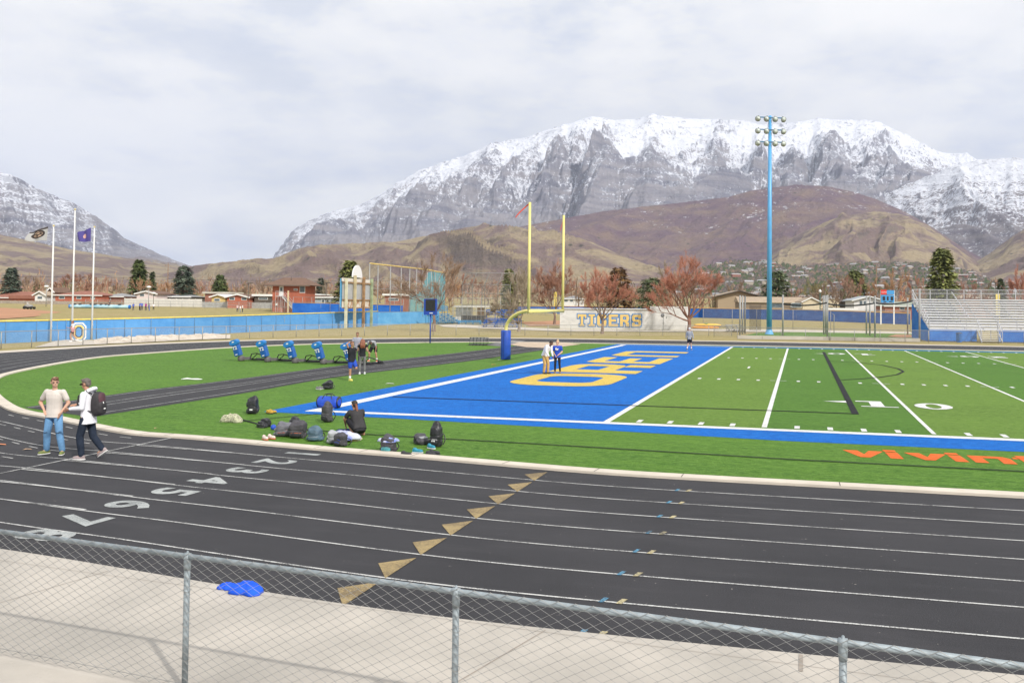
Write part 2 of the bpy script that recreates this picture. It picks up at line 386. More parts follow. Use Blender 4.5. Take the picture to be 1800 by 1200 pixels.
m_right = rock_mat('snowy_hill_rock', 330, 1000, lowg, scrub, (.25, .225, .23, 1), (.16, .14, .165, 1), .3, .5, .5)
m_purple = rock_mat('scrub_hill', 720, 1500, (.27, .19, .145, 1), (.165, .105, .135, 1), (.2, .16, .14, 1), (.14, .11, .12, 1), .2, .1, 1.0, rockh=0.0)
m_tan = rock_mat('dry_grass_hill', 3000, 5000, (.43, .34, .21, 1), (.235, .165, .155, 1), (.25, .20, .15, 1), (.18, .14, .13, 1), .2, .0, .2, rockh=0.0)
P_MAIN = [(440, 470), (470, 462), (480, 452), (500, 425), (515, 403), (540, 390), (580, 372), (620, 364), (640, 356), (680, 335), (700, 320), (740, 298), (780, 284), (820, 272), (850, 258), (880, 248), (930, 240), (960, 228), (1000, 218), (1040, 205), (1080, 210), (1120, 210), (1145, 200), (1200, 207), (1260, 210), (1300, 212), (1340, 218), (1400, 214), (1440, 208), (1500, 211), (1540, 213), (1560, 222), (1600, 240), (1640, 262), (1655, 268), (1700, 270), (1720, 283), (1780, 300), (1860, 340), (1950, 380)]
mountain('snowy_mountain', P_MAIN, m_main, 9200, 5200, 10800, 1000, 330, 3, amp=.24, rib=13, skew=-.6, power=.9, strata=.4, spurs=[(1040, .97, 930, 85), (1052, .80, 1070, 110), (960, .95, 840, 80), (1150, .88, 1140, 130), (1262, .85, 1262, 100), (1395, .80, 1385, 95), (1450, .93, 1480, 110), (1540, .97, 1600, 120), (880, .95, 750, 90), (780, .93, 670, 90), (700, .93, 610, 90), (620, .93, 550, 80)], spamp=.11, crest=.03)
P_LEFT = [(-420, 250), (-250, 262), (-120, 280), (0, 303), (20, 306), (60, 328), (100, 345), (130, 358), (170, 382), (190, 395), (220, 418), (260, 438), (290, 450), (320, 462), (345, 470), (380, 485), (420, 500)]
mountain('left_mountain', P_LEFT, m_left, 7600, 4300, 9000, 520, 260, 23, amp=.28, rib=7, skew=.5, power=1.15, strata=.6, crest=.03)
P_RIGHT = [(1380, 440), (1440, 400), (1500, 368), (1540, 350), (1600, 322), (1640, 305), (1680, 290), (1720, 281), (1780, 277), (1840, 286), (1950, 320), (2100, 350)]
mountain('snowy_hill', P_RIGHT, m_right, 6600, 4300, 7600, 420, 220, 41, amp=.22, rib=7, skew=.3, power=1.1, strata=.3, crest=.03)
P_PURPLE = [(800, 470), (860, 430), (900, 402), (940, 394), (1000, 382), (1060, 372), (1130, 363), (1200, 356), (1280, 346), (1320, 335), (1400, 325), (1450, 327), (1500, 337), (1540, 350), (1590, 372), (1640, 400), (1700, 440), (1760, 470)]
mountain('scrub_hill', P_PURPLE, m_purple, 5000, 3300, 5900, 620, 240, 55, amp=.22, rib=6.5, skew=-.5, its=1, power=1.05, crest=.02, drops=45000)
P_TAN = [(250, 490), (300, 478), (342, 468), (400, 460), (440, 455), (480, 455), (500, 447), (540, 433), (580, 430), (640, 428), (700, 424), (760, 411), (800, 403), (850, 395), (900, 397), (960, 405), (1000, 412), (1040, 425), (1090, 448), (1150, 468), (1250, 492), (1300, 505)]
mountain('tan_foothill', P_TAN, m_tan, 3800, 1900, 4700, 700, 260, 67, amp=.55, rib=7, skew=.6, its=1, power=.9, crest=.03, drops=50000)
P_BR = [(1240, 505), (1290, 482), (1340, 452), (1370, 428), (1420, 404), (1480, 378), (1540, 371), (1590, 378), (1630, 395), (1670, 425), (1700, 450), (1740, 476), (1800, 500)]
mountain('brown_foothill', P_BR, m_tan, 4100, 2500, 4900, 420, 220, 83, amp=.42, rib=9, skew=.3, its=1, power=.95, crest=.03, drops=40000)
P_BR2 = [(1640, 500), (1700, 470), (1740, 445), (1780, 415), (1830, 385), (1900, 365), (2000, 350)]
mountain('right_foothill', P_BR2, m_tan, 4400, 2700, 5200, 260, 180, 91, amp=.38, rib=8, skew=.2, its=1, power=.95, crest=.02, drops=30000)
P_BL = [(-420, 390), (-200, 395), (0, 412), (60, 424), (120, 438), (200, 450), (300, 466), (360, 480), (420, 500)]
mountain('left_foothill', P_BL, m_tan, 4300, 2200, 5200, 460, 220, 97, amp=.34, rib=5, skew=.6, its=1, power=1.0, crest=.02, drops=40000)
# ================================================================== ground, track and field
def spline(pts, n=12):
    P = [Vector((p[0], p[1], 0)) for p in pts]; P = [P[0]*2-P[1]]+P+[P[-1]*2-P[-2]]; out_ = []
    for i in range(1, len(P)-2):
        for k in range(n):
            t = k/n; a, b, c, d = P[i-1], P[i], P[i+1], P[i+2]
            out_.append(.5*((2*b)+(c-a)*t+(2*a-5*b+4*c-d)*t*t+(3*b-a-3*c+d)*t**3))
    out_.append(P[-2]); return out_
def relax(P, n):
    for _ in range(n): P = [P[0]]+[(P[i-1]+P[i]*2+P[i+1])/4 for i in range(1, len(P)-1)]+[P[-1]]
    return P
def offset(P, d):
    o = []
    for i, p in enumerate(P):
        t = (P[min(i+1, len(P)-1)]-P[max(i-1, 0)]).normalized(); o.append(p+Vector((-t.y, t.x, 0))*d)
    return o
def ribbon(mb, A, B, z, mi=0, z2=None):
    k = len(A); vs = [(p.x, p.y, z) for p in A]+[(p.x, p.y, z if z2 is None else z2) for p in B]
    mb.add(vs, [(i, i+1, k+i+1, k+i) for i in range(k-1)], mi)
def flat(poly, z): return [(p[0], p[1], z) for p in poly]
def polyobj(name, polys, z, mat):
    b = MB()
    for i_, p in enumerate(polys):
        # make every polygon face up
        a = sum(p[i][0]*p[(i+1) % len(p)][1]-p[(i+1) % len(p)][0]*p[i][1] for i in range(len(p)))
        p = p if a > 0 else p[::-1]; b.add(flat(p, z+(i_ % 6)*.0004), [tuple(range(len(p)))])
    return struct(b.build(name, mat))
def rect(x0, x1, y0, y1): return [(x0, y0), (x1, y0), (x1, y1), (x0, y1)]
# materials ----------------------------------------------------------
def turf_mat(name, a, b_, c):
    mt, t, b = nodes_of(name); L = t.links; g = t.nodes.new('ShaderNodeNewGeometry'); P = g.outputs['Position']
    b.inputs['Roughness'].default_value = .75; b.inputs['Specular IOR Level'].default_value = .12
    n1 = noise(t, mapping(t, P, (.6, 2.4, 1)), 1.5, 7, .75); n2 = noise(t, mapping(t, P, (2.2, 5, 1)), 2.0, 6, .85); n3 = noise(t, mapping(t, P, (.12, .3, 1)), .8, 4, .6)
    n4 = noise(t, mapping(t, P, (30, 60, 1)), 1.0, 4, .85)
    k = mixc(t, ramp(t, n1, [(.38, (0, 0, 0, 1)), (.62, (1, 1, 1, 1))]), a, b_)
    k = mixc(t, ramp(t, n2, [(.47, (0, 0, 0, 1)), (.62, (.85, .85, .85, 1))]), k, c)
    k = mixc(t, ramp(t, n2, [(.36, (.8, .8, .8, 1)), (.48, (0, 0, 0, 1))]), k, tuple(v*.42 for v in a[:3])+(1,))
    k = mixc(t, ramp(t, n4, [(.40, (.75, .75, .75, 1)), (.54, (0, 0, 0, 1))]), k, tuple(v*.35 for v in a[:3])+(1,))
    k = mixc(t, ramp(t, n3, [(.3, (0, 0, 0, 1)), (.75, (.45, .45, .45, 1))]), k, b_)
    L.new(k, b.inputs['Base Color'])
    bp = t.nodes.new('ShaderNodeBump'); bp.inputs['Strength'].default_value = .6; bp.inputs['Distance'].default_value = .03; L.new(n4, bp.inputs['Height']); L.new(bp.outputs[0], b.inputs['Normal'])
    MATS[name] = mt; return mt
TG = turf_mat('turf_green', (.045, .135, .014, 1), (.120, .25, .030, 1), (.19, .33, .065, 1))
TD = turf_mat('turf_dark', (.055, .150, .018, 1), (.100, .220, .030, 1), (.15, .28, .05, 1))
TL = turf_mat('turf_light', (.095, .185, .022, 1), (.150, .265, .040, 1), (.21, .32, .075, 1))
TB = turf_mat('turf_blue', (.004, .095, .42, 1), (.007, .165, .60, 1), (.02, .22, .68, 1))
TY = turf_mat('turf_gold', (.60, .43, .09, 1), (.74, .55, .13, 1), (.78, .6, .17, 1))
TW = turf_mat('turf_white', (.66, .66, .64, 1), (.86, .86, .84, 1), (.9, .9, .9, 1))
TK = turf_mat('turf_black', (.012, .014, .016, 1), (.03, .03, .032, 1), (.05, .05, .05, 1))
TO = turf_mat('turf_orange', (.78, .13, .02, 1), (.88, .18, .04, 1), (.9, .2, .06, 1))
def track_mat():
    mt, t, b = nodes_of('track_rubber'); L = t.links; g = t.nodes.new('ShaderNodeNewGeometry'); P = g.outputs['Position']
    b.inputs['Roughness'].default_value = .8; b.inputs['Specular IOR Level'].default_value = .25
    n1 = noise(t, P, .35, 5, .6); n2 = noise(t, P, 60, 2, .8); n3 = noise(t, mapping(t, P, (.5, 3, 1)), .8, 5, .7); n4 = noise(t, P, 7, 3, .9)
    k = mixc(t, ramp(t, n1, [(.3, (0, 0, 0, 1)), (.7, (1, 1, 1, 1))]), (.024, .024, .027, 1), (.040, .039, .043, 1))
    k = mixc(t, ramp(t, n2, [(.45, (0, 0, 0, 1)), (.75, (.5, .5, .5, 1))]), k, (.085, .083, .088, 1))
    k = mixc(t, ramp(t, n3, [(.5, (0, 0, 0, 1)), (.8, (.35, .35, .35, 1))]), k, (.075, .073, .077, 1))
    k = mixc(t, ramp(t, n4, [(.70, (0, 0, 0, 1)), (.715, (.8, .8, .8, 1))]), k, (.35, .33, .3, 1))
    L.new(k, b.inputs['Base Color'])
    bp = t.nodes.new('ShaderNodeBump'); bp.inputs['Strength'].default_value = .5; bp.inputs['Distance'].default_value = .01; L.new(n2, bp.inputs['Height']); L.new(bp.outputs[0], b.inputs['Normal'])
    MATS['track'] = mt; return mt
TR = track_mat()
def paint_mat(name, c, base=(.045, .045, .048, 1), wear=.5, scale=55):
    mt, t, b = nodes_of(name); L = t.links; g = t.nodes.new('ShaderNodeNewGeometry'); P = g.outputs['Position']; b.inputs['Roughness'].default_value = .8
    n = noise(t, P, scale, 3, .8); n2 = noise(t, P, 1.5, 4, .7); s = mth(t, 'ADD', n, mth(t, 'MULTIPLY', mth(t, 'SUBTRACT', n2, .5), .7))
    L.new(mixc(t, ramp(t, s, [(wear-.08, (1, 1, 1, 1)), (wear+.1, (0, 0, 0, 1))]), tuple(x*.97 for x in c[:3])+(1,), base), b.inputs['Base Color'])
    return mt
PW = paint_mat('lane_paint', (.56, .56, .54, 1), wear=.43); PG = paint_mat('gold_paint', (.36, .27, .12, 1), (.15, .11, .06, 1), wear=.50)
PN = paint_mat('number_paint', (.40, .42, .41, 1), (.15, .16, .16, 1), wear=.44); PB = paint_mat('blue_paint', (.08, .27, .42, 1), wear=.47); PT = paint_mat('tan_paint', (.50, .43, .24, 1), wear=.46)
CN = M('concrete', (.41, .38, .335), .85, .07, .9, bump=.3, bscale=30, c2=(.485, .445, .39), detail=9)
CN2 = M('concrete_walk', 'BDB4A7', .85, .07, .6, bump=.2, bscale=20)
SANDM = M('sand', (.47, .37, .27), .95, .1, 2, bump=.4, bscale=12)
def ground_mat():
    mt, t, b = nodes_of('dry_grass'); L = t.links; g = t.nodes.new('ShaderNodeNewGeometry'); P = g.outputs['Position']; b.inputs['Roughness'].default_value = .95; b.inputs['Specular IOR Level'].default_value = .1
    n1 = noise(t, P, .06, 6, .65, .5); n2 = noise(t, P, .6, 5, .7); n3 = noise(t, P, 6, 4, .8)
    k = mixc(t, ramp(t, n1, [(.38, (0, 0, 0, 1)), (.62, (1, 1, 1, 1))]), (.34, .275, .125, 1), (.27, .25, .085, 1))
    k = mixc(t, ramp(t, n2, [(.35, (0, 0, 0, 1)), (.7, (1, 1, 1, 1))]), k, (.43, .345, .185, 1))
    k = mixc(t, ramp(t, n3, [(.3, (.6, .6, .6, 1)), (.6, (0, 0, 0, 1))]), k, (.14, .115, .045, 1))
    L.new(k, b.inputs['Base Color'])
    bp = t.nodes.new('ShaderNodeBump'); bp.inputs['Strength'].default_value = .5; bp.inputs['Distance'].default_value = .05; L.new(n3, bp.inputs['Height']); L.new(bp.outputs[0], b.inputs['Normal'])
    return mt
GM = ground_mat()
# the ground as one sheet out to the hills
rr = np.concatenate([np.linspace(0.0, 60, 16), np.linspace(65, 400, 68), np.geomspace(410, 6500, 50)]); aa = np.linspace(0, 2*math.pi, 241)
GX = CAM[0]+rr[:, None]*np.cos(aa)[None, :]; GY = CAM[1]+rr[:, None]*np.sin(aa)[None, :]
GZ = np.vectorize(lambda x, y: gz(x, y)-.04)(GX, GY)
gridmesh('ground', GX, GY, GZ, GM)
# inner edge of the running track, measured along its kerb
near = [(70, -7.72), (40, -7.72), (20, -7.72), (9, -7.72), (3.2, -7.75)]
curve = [(1000, 829.6), (700, 803), (600, 795.5), (440, 781), (300, 769), (238, 765.8), (183, 757), (138, 747.5), (110, 741.5), (70, 733), (46, 729.5), (18, 722.7), (0, 714.4)]
mid = [(-22.3, -.1), (-25.2, 2.3), (-27.9, 4.9)]
farc = [(0, 657.6), (110, 636.5), (183, 626.4), (257, 621), (380, 612), (520, 605.5), (672, 603), (800, 601.3)]
P = near+[tuple(at(*p)[:2]) for p in curve]+mid+[tuple(at(*p)[:2]) for p in farc]+[(-19, 49.6), (-13, 50.6), (0, 51.3), (20, 51.4), (45, 51.4), (70, 51.4)]
INNER = relax(spline(P, 14), 60)
LW = 1.0439
kerb_in = offset(INNER, -.36)
b = MB(); ribbon(b, offset(INNER, -.02), offset(INNER, 8*LW), -.0, 0); struct(b.build('running_track', TR))
b = MB(); K0, K1 = kerb_in, INNER
ribbon(b, K0, K1, .05); ribbon(b, K1, K1, .05, z2=-.01); ribbon(b, K0, K0, -.01, z2=.05); struct(b.build('track_kerb', M('kerb_concrete', 'C9BFB0', .8, .08, 1.5, bump=.2)))
b = MB()
for i in range(3, len(K0)-1, 9):
    p, q = K0[i], K1[i]; t_ = (q-p).normalized(); s_ = Vector((-t_.y, t_.x, 0))*.008
    b.add([(v.x, v.y, .0535) for v in (p-s_, q-s_, q+s_, p+s_)], [(0, 1, 2, 3)])
struct(b.build('kerb_joint', M('joint', (.05, .045, .04), .9)))
poly = [(p.x, p.y) for p in offset(INNER, -.34)]
b = MB(); b.add(flat(poly, .0), [tuple(range(len(poly)))]); o = struct(b.build('infield_turf', TG))
bm = bmesh.new(); bm.from_mesh(o.data); bmesh.ops.triangulate(bm, faces=bm.faces)
for f in bm.faces:
    if f.normal.z < 0: f.normal_flip()
bm.to_mesh(o.data); bm.free()
b = MB()
for k in range(1, 8): ribbon(b, offset(INNER, k*LW-.020), offset(INNER, k*LW+.020), .005)
struct(b.build('lane_line', PW))
# concrete round the outside of the track and the paved apron in front
b = MB(); O0 = offset(INNER, 8*LW-.03); O1 = offset(INNER, 8*LW+1.9)
ribbon(b, O0, O1, .012); struct(b.build('outer_walk', CN2))
b = MB(); ap = [p for p in O0 if p.y < 0 and p.x > -22]
edge = [(p.x, p.y) for p in ap]; poly = edge+[(-26, -60), (70, -60)]
b.add(flat(poly, .016), [tuple(range(len(poly)))]); o = struct(b.build('concrete_apron', CN))
bm = bmesh.new(); bm.from_mesh(o.data); bmesh.ops.triangulate(bm, faces=bm.faces)
for f in bm.faces:
    if f.normal.z < 0: f.normal_flip()
bm.to_mesh(o.data); bm.free()
b = MB()
for (x0, y0), (x1, y1), w_ in [((2.1, -19), (2.95, -16.12), .007), ((5.58, -16.09), (5.58, -16.5), .02), ((-9, -15.2), (-3, -15.75), .003), ((-3, -15.75), (9, -16.6), .003), ((-3.6, -18.5), (-3.0, -15.6), .005), ((8.2, -20), (8.7, -16.2), .005)]:
    d = Vector((x1-x0, y1-y0, 0)).normalized(); s_ = Vector((-d.y, d.x, 0))*w_
    b.add([(x0-s_.x, y0-s_.y, .021), (x1-s_.x, y1-s_.y, .021), (x1+s_.x, y1+s_.y, .021), (x0+s_.x, y0+s_.y, .021)], [(0, 1, 2, 3)])
struct(b.build('concrete_joint', M('joint2', (.30, .26, .22), .9)))
# runway crossing the infield, sand pit
topE = [(42, 716), (125, 704), (250, 686), (350, 674.5), (450, 662), (600, 642), (800, 620.6), (870, 612), (935, 604.5)]
botE = [(160, 733), (250, 719), (375, 699.5), (450, 687.5), (600, 661), (800, 638), (880, 626.5), (930, 619), (985, 611)]
TE = relax(spline([tuple(at(*p)[:2]) for p in topE], 8), 10); BE = relax(spline([tuple(at(*p)[:2]) for p in botE], 8), 10)
n = 60
def resamp(Pp, n):
    L = [0]
    for i in range(1, len(Pp)): L.append(L[-1]+(Pp[i]-Pp[i-1]).length)
    o_ = []
    for k in range(n):
        s_ = L[-1]*k/(n-1); i = max(j for j in range(len(L)) if L[j] <= s_+1e-9); i = min(i, len(Pp)-2)
        o_.append(Pp[i].lerp(Pp[i+1], (s_-L[i])/max(L[i+1]-L[i], 1e-9)))
    return o_
TE, BE = resamp(TE, n), resamp(BE, n)
b = MB(); ribbon(b, TE, BE, .006); struct(b.build('runway_strip', TR))
b = MB()
for fr in (.06, .38, .52, .88):
    wv = .045/4.0; ribbon(b, [a.lerp(c, fr-wv/2) for a, c in zip(TE, BE)], [a.lerp(c, fr+wv/2) for a, c in zip(TE, BE)], .010)
struct(b.build('runway_line', PW))
pit = [at(*p) for p in ((896, 601), (994, 602.6), (1022, 605), (966, 612), (925, 610), (897, 606))]
polyobj('sand_pit', [[(p.x, p.y) for p in pit]], .012, SANDM)
# football field ------------------------------------------------------
Yd = .9144; W = 48.768
strips = [('turf_stripe_light', 0, 5), ('turf_stripe_dark', 5, 10), ('turf_stripe_light', 10, 15), ('turf_stripe_dark', 15, 20), ('turf_stripe_light', 20, 25), ('turf_stripe_dark', 25, 30), ('turf_stripe_light', 30, 35)]
for nm, a, c in strips: polyobj(nm, [rect(a*Yd, c*Yd, .0, W)], .004, TL if 'light' in nm else TD)
polyobj('endzone_turf', [[(-10.85, -.8), (-6, -1.05), (0, -1.55), (5, -2.05), (12, -2.15), (60, -2.15), (60, 0), (0, 0), (0, W), (60, W), (60, W+1.0), (-10.15, W+1.3), (-10.6, 20), (-10.8, 5)]], .0045, TB)
bm = bmesh.new(); o = bpy.data.objects['endzone_turf']; bm.from_mesh(o.data); bmesh.ops.triangulate(bm, faces=bm.faces); bm.to_mesh(o.data); bm.free()
polyobj('sideline', [rect(-9.7, 60, -.33, .07)], .009, TW); polyobj('far_sideline', [rect(-9.7, 0.1, W-.1, W+.12)], .009, TW)
polyobj('end_line', [[(-9.72, -.3), (-9.2, -.3), (-9.05, W), (-9.5, W)]], .0095, TW)
polyobj('goal_line', [rect(-.1, .1, .07, W-.1)], .009, TW)
L_ = []
for k in range(1, 12):
    L_.append(rect(k*5*Yd-.06 if k > 1 else k*5*Yd-.075, k*5*Yd+.06 if k > 1 else k*5*Yd+.075, .3, W-.4))
    for v in (16.3, 33.46): L_.append(rect(k*5*Yd-.38, k*5*Yd-.10, v-.045, v+.045)); L_.append(rect(k*5*Yd+.10, k*5*Yd+.38, v-.045, v+.045))
for k in range(1, 60):
    if k % 5 == 0: continue
    for v, h in ((.55, .28), (16.3, .28), (33.46, .28), (W-.5, .3)): L_.append(rect(k*Yd-.075, k*Yd+.075, v-h, v+h))
L_.append(rect(2.75-.06, 2.75+.06, 24.0, 25.4))
polyobj('yard_line', L_, .009, TW)
K_ = [rect(7.2, 7.42, 4.2, 43.4), rect(-9.0, 7.2, 4.28, 4.42), rect(-9, -4.4, 16.38, 16.46)]
def stroke(pts, w_):
    P_ = [Vector((p[0], p[1], 0)) for p in pts]; A = offset(P_, w_/2); B = offset(P_, -w_/2); return [[(A[i].x, A[i].y), (A[i+1].x, A[i+1].y), (B[i+1].x, B[i+1].y), (B[i].x, B[i].y)] for i in range(len(P_)-1)]
K_ += stroke([(7.42, 17.7), (8.4, 18.6), (9.36, 19.9), (10.4, 21.95), (11.0, 24.4), (10.95, 26.7), (10.3, 29.6), (9.3, 31.0), (7.42, 32.2)], .14)
K_ += stroke([(-10.4, -2.6), (-8.9, -3.6), (-6, -4.15), (-3, -4.3), (0, -4.45), (5.5, -4.85), (10.2, -4.93), (20, -4.93), (60, -4.93)], .08)+stroke([(-10.2, -3.2), (-9.6, -2.0), (-8.75, -.55)], .07)
polyobj('game_line', K_, .0175, TK)
# letters and numbers painted on the ground
def rrect(x0, x1, y0, y1, r, n=6):
    o_ = []
    for cx, cy, a0 in ((x1-r, y1-r, 0), (x0+r, y1-r, 90), (x0+r, y0+r, 180), (x1-r, y0+r, 270)):
        for k in range(n+1): a = math.radians(a0+90*k/n); o_.append((cx+r*math.cos(a), cy+r*math.sin(a)))
    return o_
def ringpoly(A, B): return [[A[i], A[(i+1) % len(A)], B[(i+1) % len(B)], B[i]] for i in range(len(A))]
def EZ(s, t): return (-2.45-t, s)            # s: reading direction, t: up the letter
OR = []
OR += ringpoly([EZ(*p) for p in rrect(10.45, 17.1, 0, 4.6, 1.7)], [EZ(*p) for p in rrect(12.1, 15.45, 1.0, 3.6, .7)])
H = 4.6
OR += [[EZ(17.8, 0), EZ(19.8, 0), EZ(19.8, H), EZ(17.8, H)], [EZ(19.8, H-1.0), EZ(22.6, H-1.0), EZ(22.6, H), EZ(19.8, H)], [EZ(19.8, 1.5), EZ(22.6, 1.5), EZ(22.6, 2.4), EZ(19.8, 2.4)],
       [EZ(22.6, 1.9), EZ(24.2, 2.4), EZ(24.2, H-.7), EZ(22.6, H)], [EZ(22.2, 0), EZ(24.1, 0), EZ(24.1, 1.49), EZ(22.2, 1.49)]]
OR[-2] = [EZ(22.6, 1.5), EZ(23.6, 1.7), EZ(24.2, 2.5), EZ(24.2, 3.7), EZ(23.6, 4.4), EZ(22.6, H), EZ(22.6, H-1.0), EZ(22.6, 2.4)]
OR += [[EZ(25.4, .0), EZ(27.0, 0), EZ(27.0, H), EZ(26.1, H), EZ(25.4, H-.7)], [EZ(27.0, 0), EZ(31.0, 0), EZ(31.0, .9), EZ(27.0, .9)], [EZ(27.0, 1.9), EZ(30.2, 1.9), EZ(30.2, 2.7), EZ(27.0, 2.7)], [EZ(27.0, H-.9), EZ(31.0, H-.9), EZ(31.0, H), EZ(27.0, H)]]
OR += [[EZ(32.5, 0), EZ(34.1, 0), EZ(34.1, H), EZ(33.2, H), EZ(32.5, H-.7)], [EZ(34.1, H-.9), EZ(37.4, H-.9), EZ(37.4, H), EZ(34.1, H)], [EZ(37.4, 0), EZ(39.1, 0), EZ(39.1, H-.8), EZ(38.4, H), EZ(37.4, H)]]
polyobj('endzone_lettering', OR, .0135, TY)
def digit_polys(ch, w_=1.25, h=1.85):
    if ch == '1': return [[(.35, .14*h), (.8, .14*h), (.8, .9*h), (.35, .9*h)], [(0, 0), (w_, 0), (w_, .1*h), (0, .1*h)], [(-.1, .86*h), (.35, .86*h), (.35, h), (-.1, h)], [(.35, .9*h), (.8, .9*h), (.8, h), (.35, h)], [(.35, .1*h), (.8, .1*h), (.8, .14*h), (.35, .14*h)]]
    if ch == '0':
        A = [(w_/2+w_/2*math.cos(a), h/2+h/2*math.sin(a)) for a in [2*math.pi*k/28 for k in range(28)]]; B = [(w_/2+w_*.2*math.cos(a), h/2+h*.38*math.sin(a)) for a in [2*math.pi*k/28 for k in range(28)]]
        return ringpoly(A, B)
    if ch == '2': return [[(0, 0), (w_, 0), (w_, .2*h), (.1, .2*h)], [(.1, .2*h), (.6, .2*h), (w_, .62*h), (.75*w_, .72*h)], [(.72*w_, .6*h), (w_, .62*h), (w_*.9, .92*h), (.6*w_, h), (.6*w_, .84*h)], [(.1, .72*h), (.35, .7*h), (.6*w_, .84*h), (.6*w_, h), (.25, .95*h)]]
NB = []
def put(ch, x, y, flip=False):
    for p in digit_polys(ch): NB.append([((x-q[0]) if flip else (x+q[0]), (y-q[1]) if flip else (y+q[1])) for q in p])
for k, d in ((10, '1'), (20, '2'), (30, '2')):
    X0 = k*Yd; put(d, X0-1.5, 6.55); put('0', X0+.35, 6.45); NB.append([(X0-2.75, 7.9), (X0-1.9, 7.6), (X0-1.9, 8.25)])
    put(d, X0+1.6, 42.2, True); put('0', X0-.35, 42.3, True); NB.append([(X0-2.6, 41.1), (X0-1.8, 40.8), (X0-1.8, 41.4)])
polyobj('yard_number', NB, .0145, TW)
VV = []; v0, v1 = -4.02, -3.08; hh = v1-v0
def vpoly(x): return [[(x, v1), (x+.34, v1), (x+.47, v0+.42), (x+.47, v0), (x+.36, v0)], [(x+.47, v0+.42), (x+.60, v1), (x+.94, v1), (x+.58, v0), (x+.47, v0)]]
def ipoly(x): return [[(x, v0), (x+.28, v0), (x+.22, v1-.08), (x-.06, v1-.08)], [(x-.07, v1), (x+.21, v1), (x+.19, v1+.26), (x-.09, v1+.26)]]
VV += vpoly(6.57)+ipoly(7.60)+vpoly(7.98)+ipoly(9.0)
VV += [[(9.42, v0), (9.7, v0), (9.66, v1), (9.38, v1)], [(9.66, v1-.28), (10.0, v1-.3), (10.0, v1), (9.66, v1)], [(10.0, v0), (10.28, v0), (10.28, v1-.25), (10.15, v1-.03), (10.0, v1)]]
VV += [[(10.5, v0+.1), (10.78, v0), (10.76, v1+.25), (10.46, v1+.25)], [(10.35, v1-.22), (10.46, v1-.22), (10.46, v1), (10.35, v1)], [(10.77, v1-.22), (11.05, v1-.22), (11.05, v1), (10.77, v1)], [(10.78, v0), (11.05, v0), (11.05, v0+.24), (10.78, v0+.24)]]
polyobj('sideline_lettering', VV, .0055, TO)
# marks on the track
def inner_shift(x):                             # how far the lanes have turned in at this x on the near side
    best = min((p for p in INNER if p.y < 12), key=lambda p: abs(p.x-x)); return best.y
def text_mesh(s, size, off=0.0, ext=0.0):
    c = bpy.data.curves.new('t', 'FONT'); c.body = s; c.size = size; c.offset = off; c.extrude = ext; c.align_x = 'CENTER'; c.align_y = 'CENTER'; c.resolution_u = 4
    o = bpy.data.objects.new('t', c); COL.objects.link(o); bpy.context.view_layer.update()
    me = bpy.data.meshes.new_from_object(o.evaluated_get(bpy.context.evaluated_depsgraph_get())); bpy.data.objects.remove(o); bpy.data.curves.remove(c); return me
mb = bmesh.new()
for k in range(1, 9):
    me = text_mesh(str(k), 1.25, .035); x = -5.52; y = inner_shift(x)-(k-.5)*LW+.02+(.15 if k == 8 else 0); x += .25 if k == 8 else 0
    me.transform(Matrix.Translation((x, y, .0065))@Matrix.Rotation(math.radians(-90-4), 4, 'Z')@Matrix.Diagonal((.88, .95, 1, 1))); mb.from_mesh(me)
me = bpy.data.meshes.new('lane_number'); mb.to_mesh(me); mb.free(); struct(meshobj('lane_number', me, PN))
T_ = []; B1 = []; B2 = []
for k in range(8):
    y0 = -7.70-k*LW; T_.append([(.50, y0-.06), (.12, y0-.42), (.50, y0-.97)])
    B1.append([(3.28, y0-LW-.09), (3.34, y0-LW-.09), (3.38, y0-LW+.09), (3.32, y0-LW+.09)]); B2.append([(3.49, y0-LW-.09), (3.56, y0-LW-.09), (3.60, y0-LW+.09), (3.53, y0-LW+.09)])

polyobj('exchange_triangle', T_, .0075, PG); polyobj('blue_lane_mark', B1, .0085, PB); polyobj('tan_lane_mark', B2, .0085, PT)
X_ = stroke([(-9.87, -5.95), (-9.9, -12.0), (-10.1, -14.2)], .05)
polyobj('start_line', X_, .0080, PW)
X_ = []
for k in range(0, 8):                            # short dashes left of the start line
    for m_ in range(1, 9):
        x = -10.1-m_*.9-(k % 2)*.3; y = inner_shift(x)-(k+.35)*LW; s_ = (inner_shift(x-.5)-inner_shift(x+.5))/-1.0
        X_.append([(x-.2, y+.2*-s_-.02), (x+.2, y-.2*-s_-.02), (x+.2, y-.2*-s_+.02), (x-.2, y+.2*-s_+.02)])
polyobj('dash_mark', X_, .0085, PW)
X_ = []
for k in range(1, 7):                            # lanes painted twice where the break line merges
    xs_ = [-9.9+i*.5 for i in range(9)]; P_ = [(x, inner_shift(x)-k*LW-.16+.14*(i/8)) for i, x in enumerate(xs_)]; X_ += stroke(P_, .05)
polyobj('merge_line', X_, .0080, PW)
# dirt infield, gravel bank, path beside the flagpoles, rear ground patches
DIRT = M('infield_dirt', (.40, .20, .105), .95, .12, .3, bump=.3)
def patch(name, pts, z, mat, n=14):
    """a sheet that follows the ground, from points of its outline (fan)"""
    b = MB(); c = Vector((sum(p[0] for p in pts)/len(pts), sum(p[1] for p in pts)/len(pts), 0)); k = len(pts); vs = []; fs = []
    for j in range(n+1):
        for p in pts: q = c.lerp(Vector((p[0], p[1], 0)), j/n); vs.append((q.x, q.y, gz(q.x, q.y)+z))
    for j in range(n):
        for i in range(k): fs.append((j*k+i, j*k+(i+1) % k, (j+1)*k+(i+1) % k, (j+1)*k+i))
    b.add(vs, fs, 0, True); return struct(b.build(name, mat))
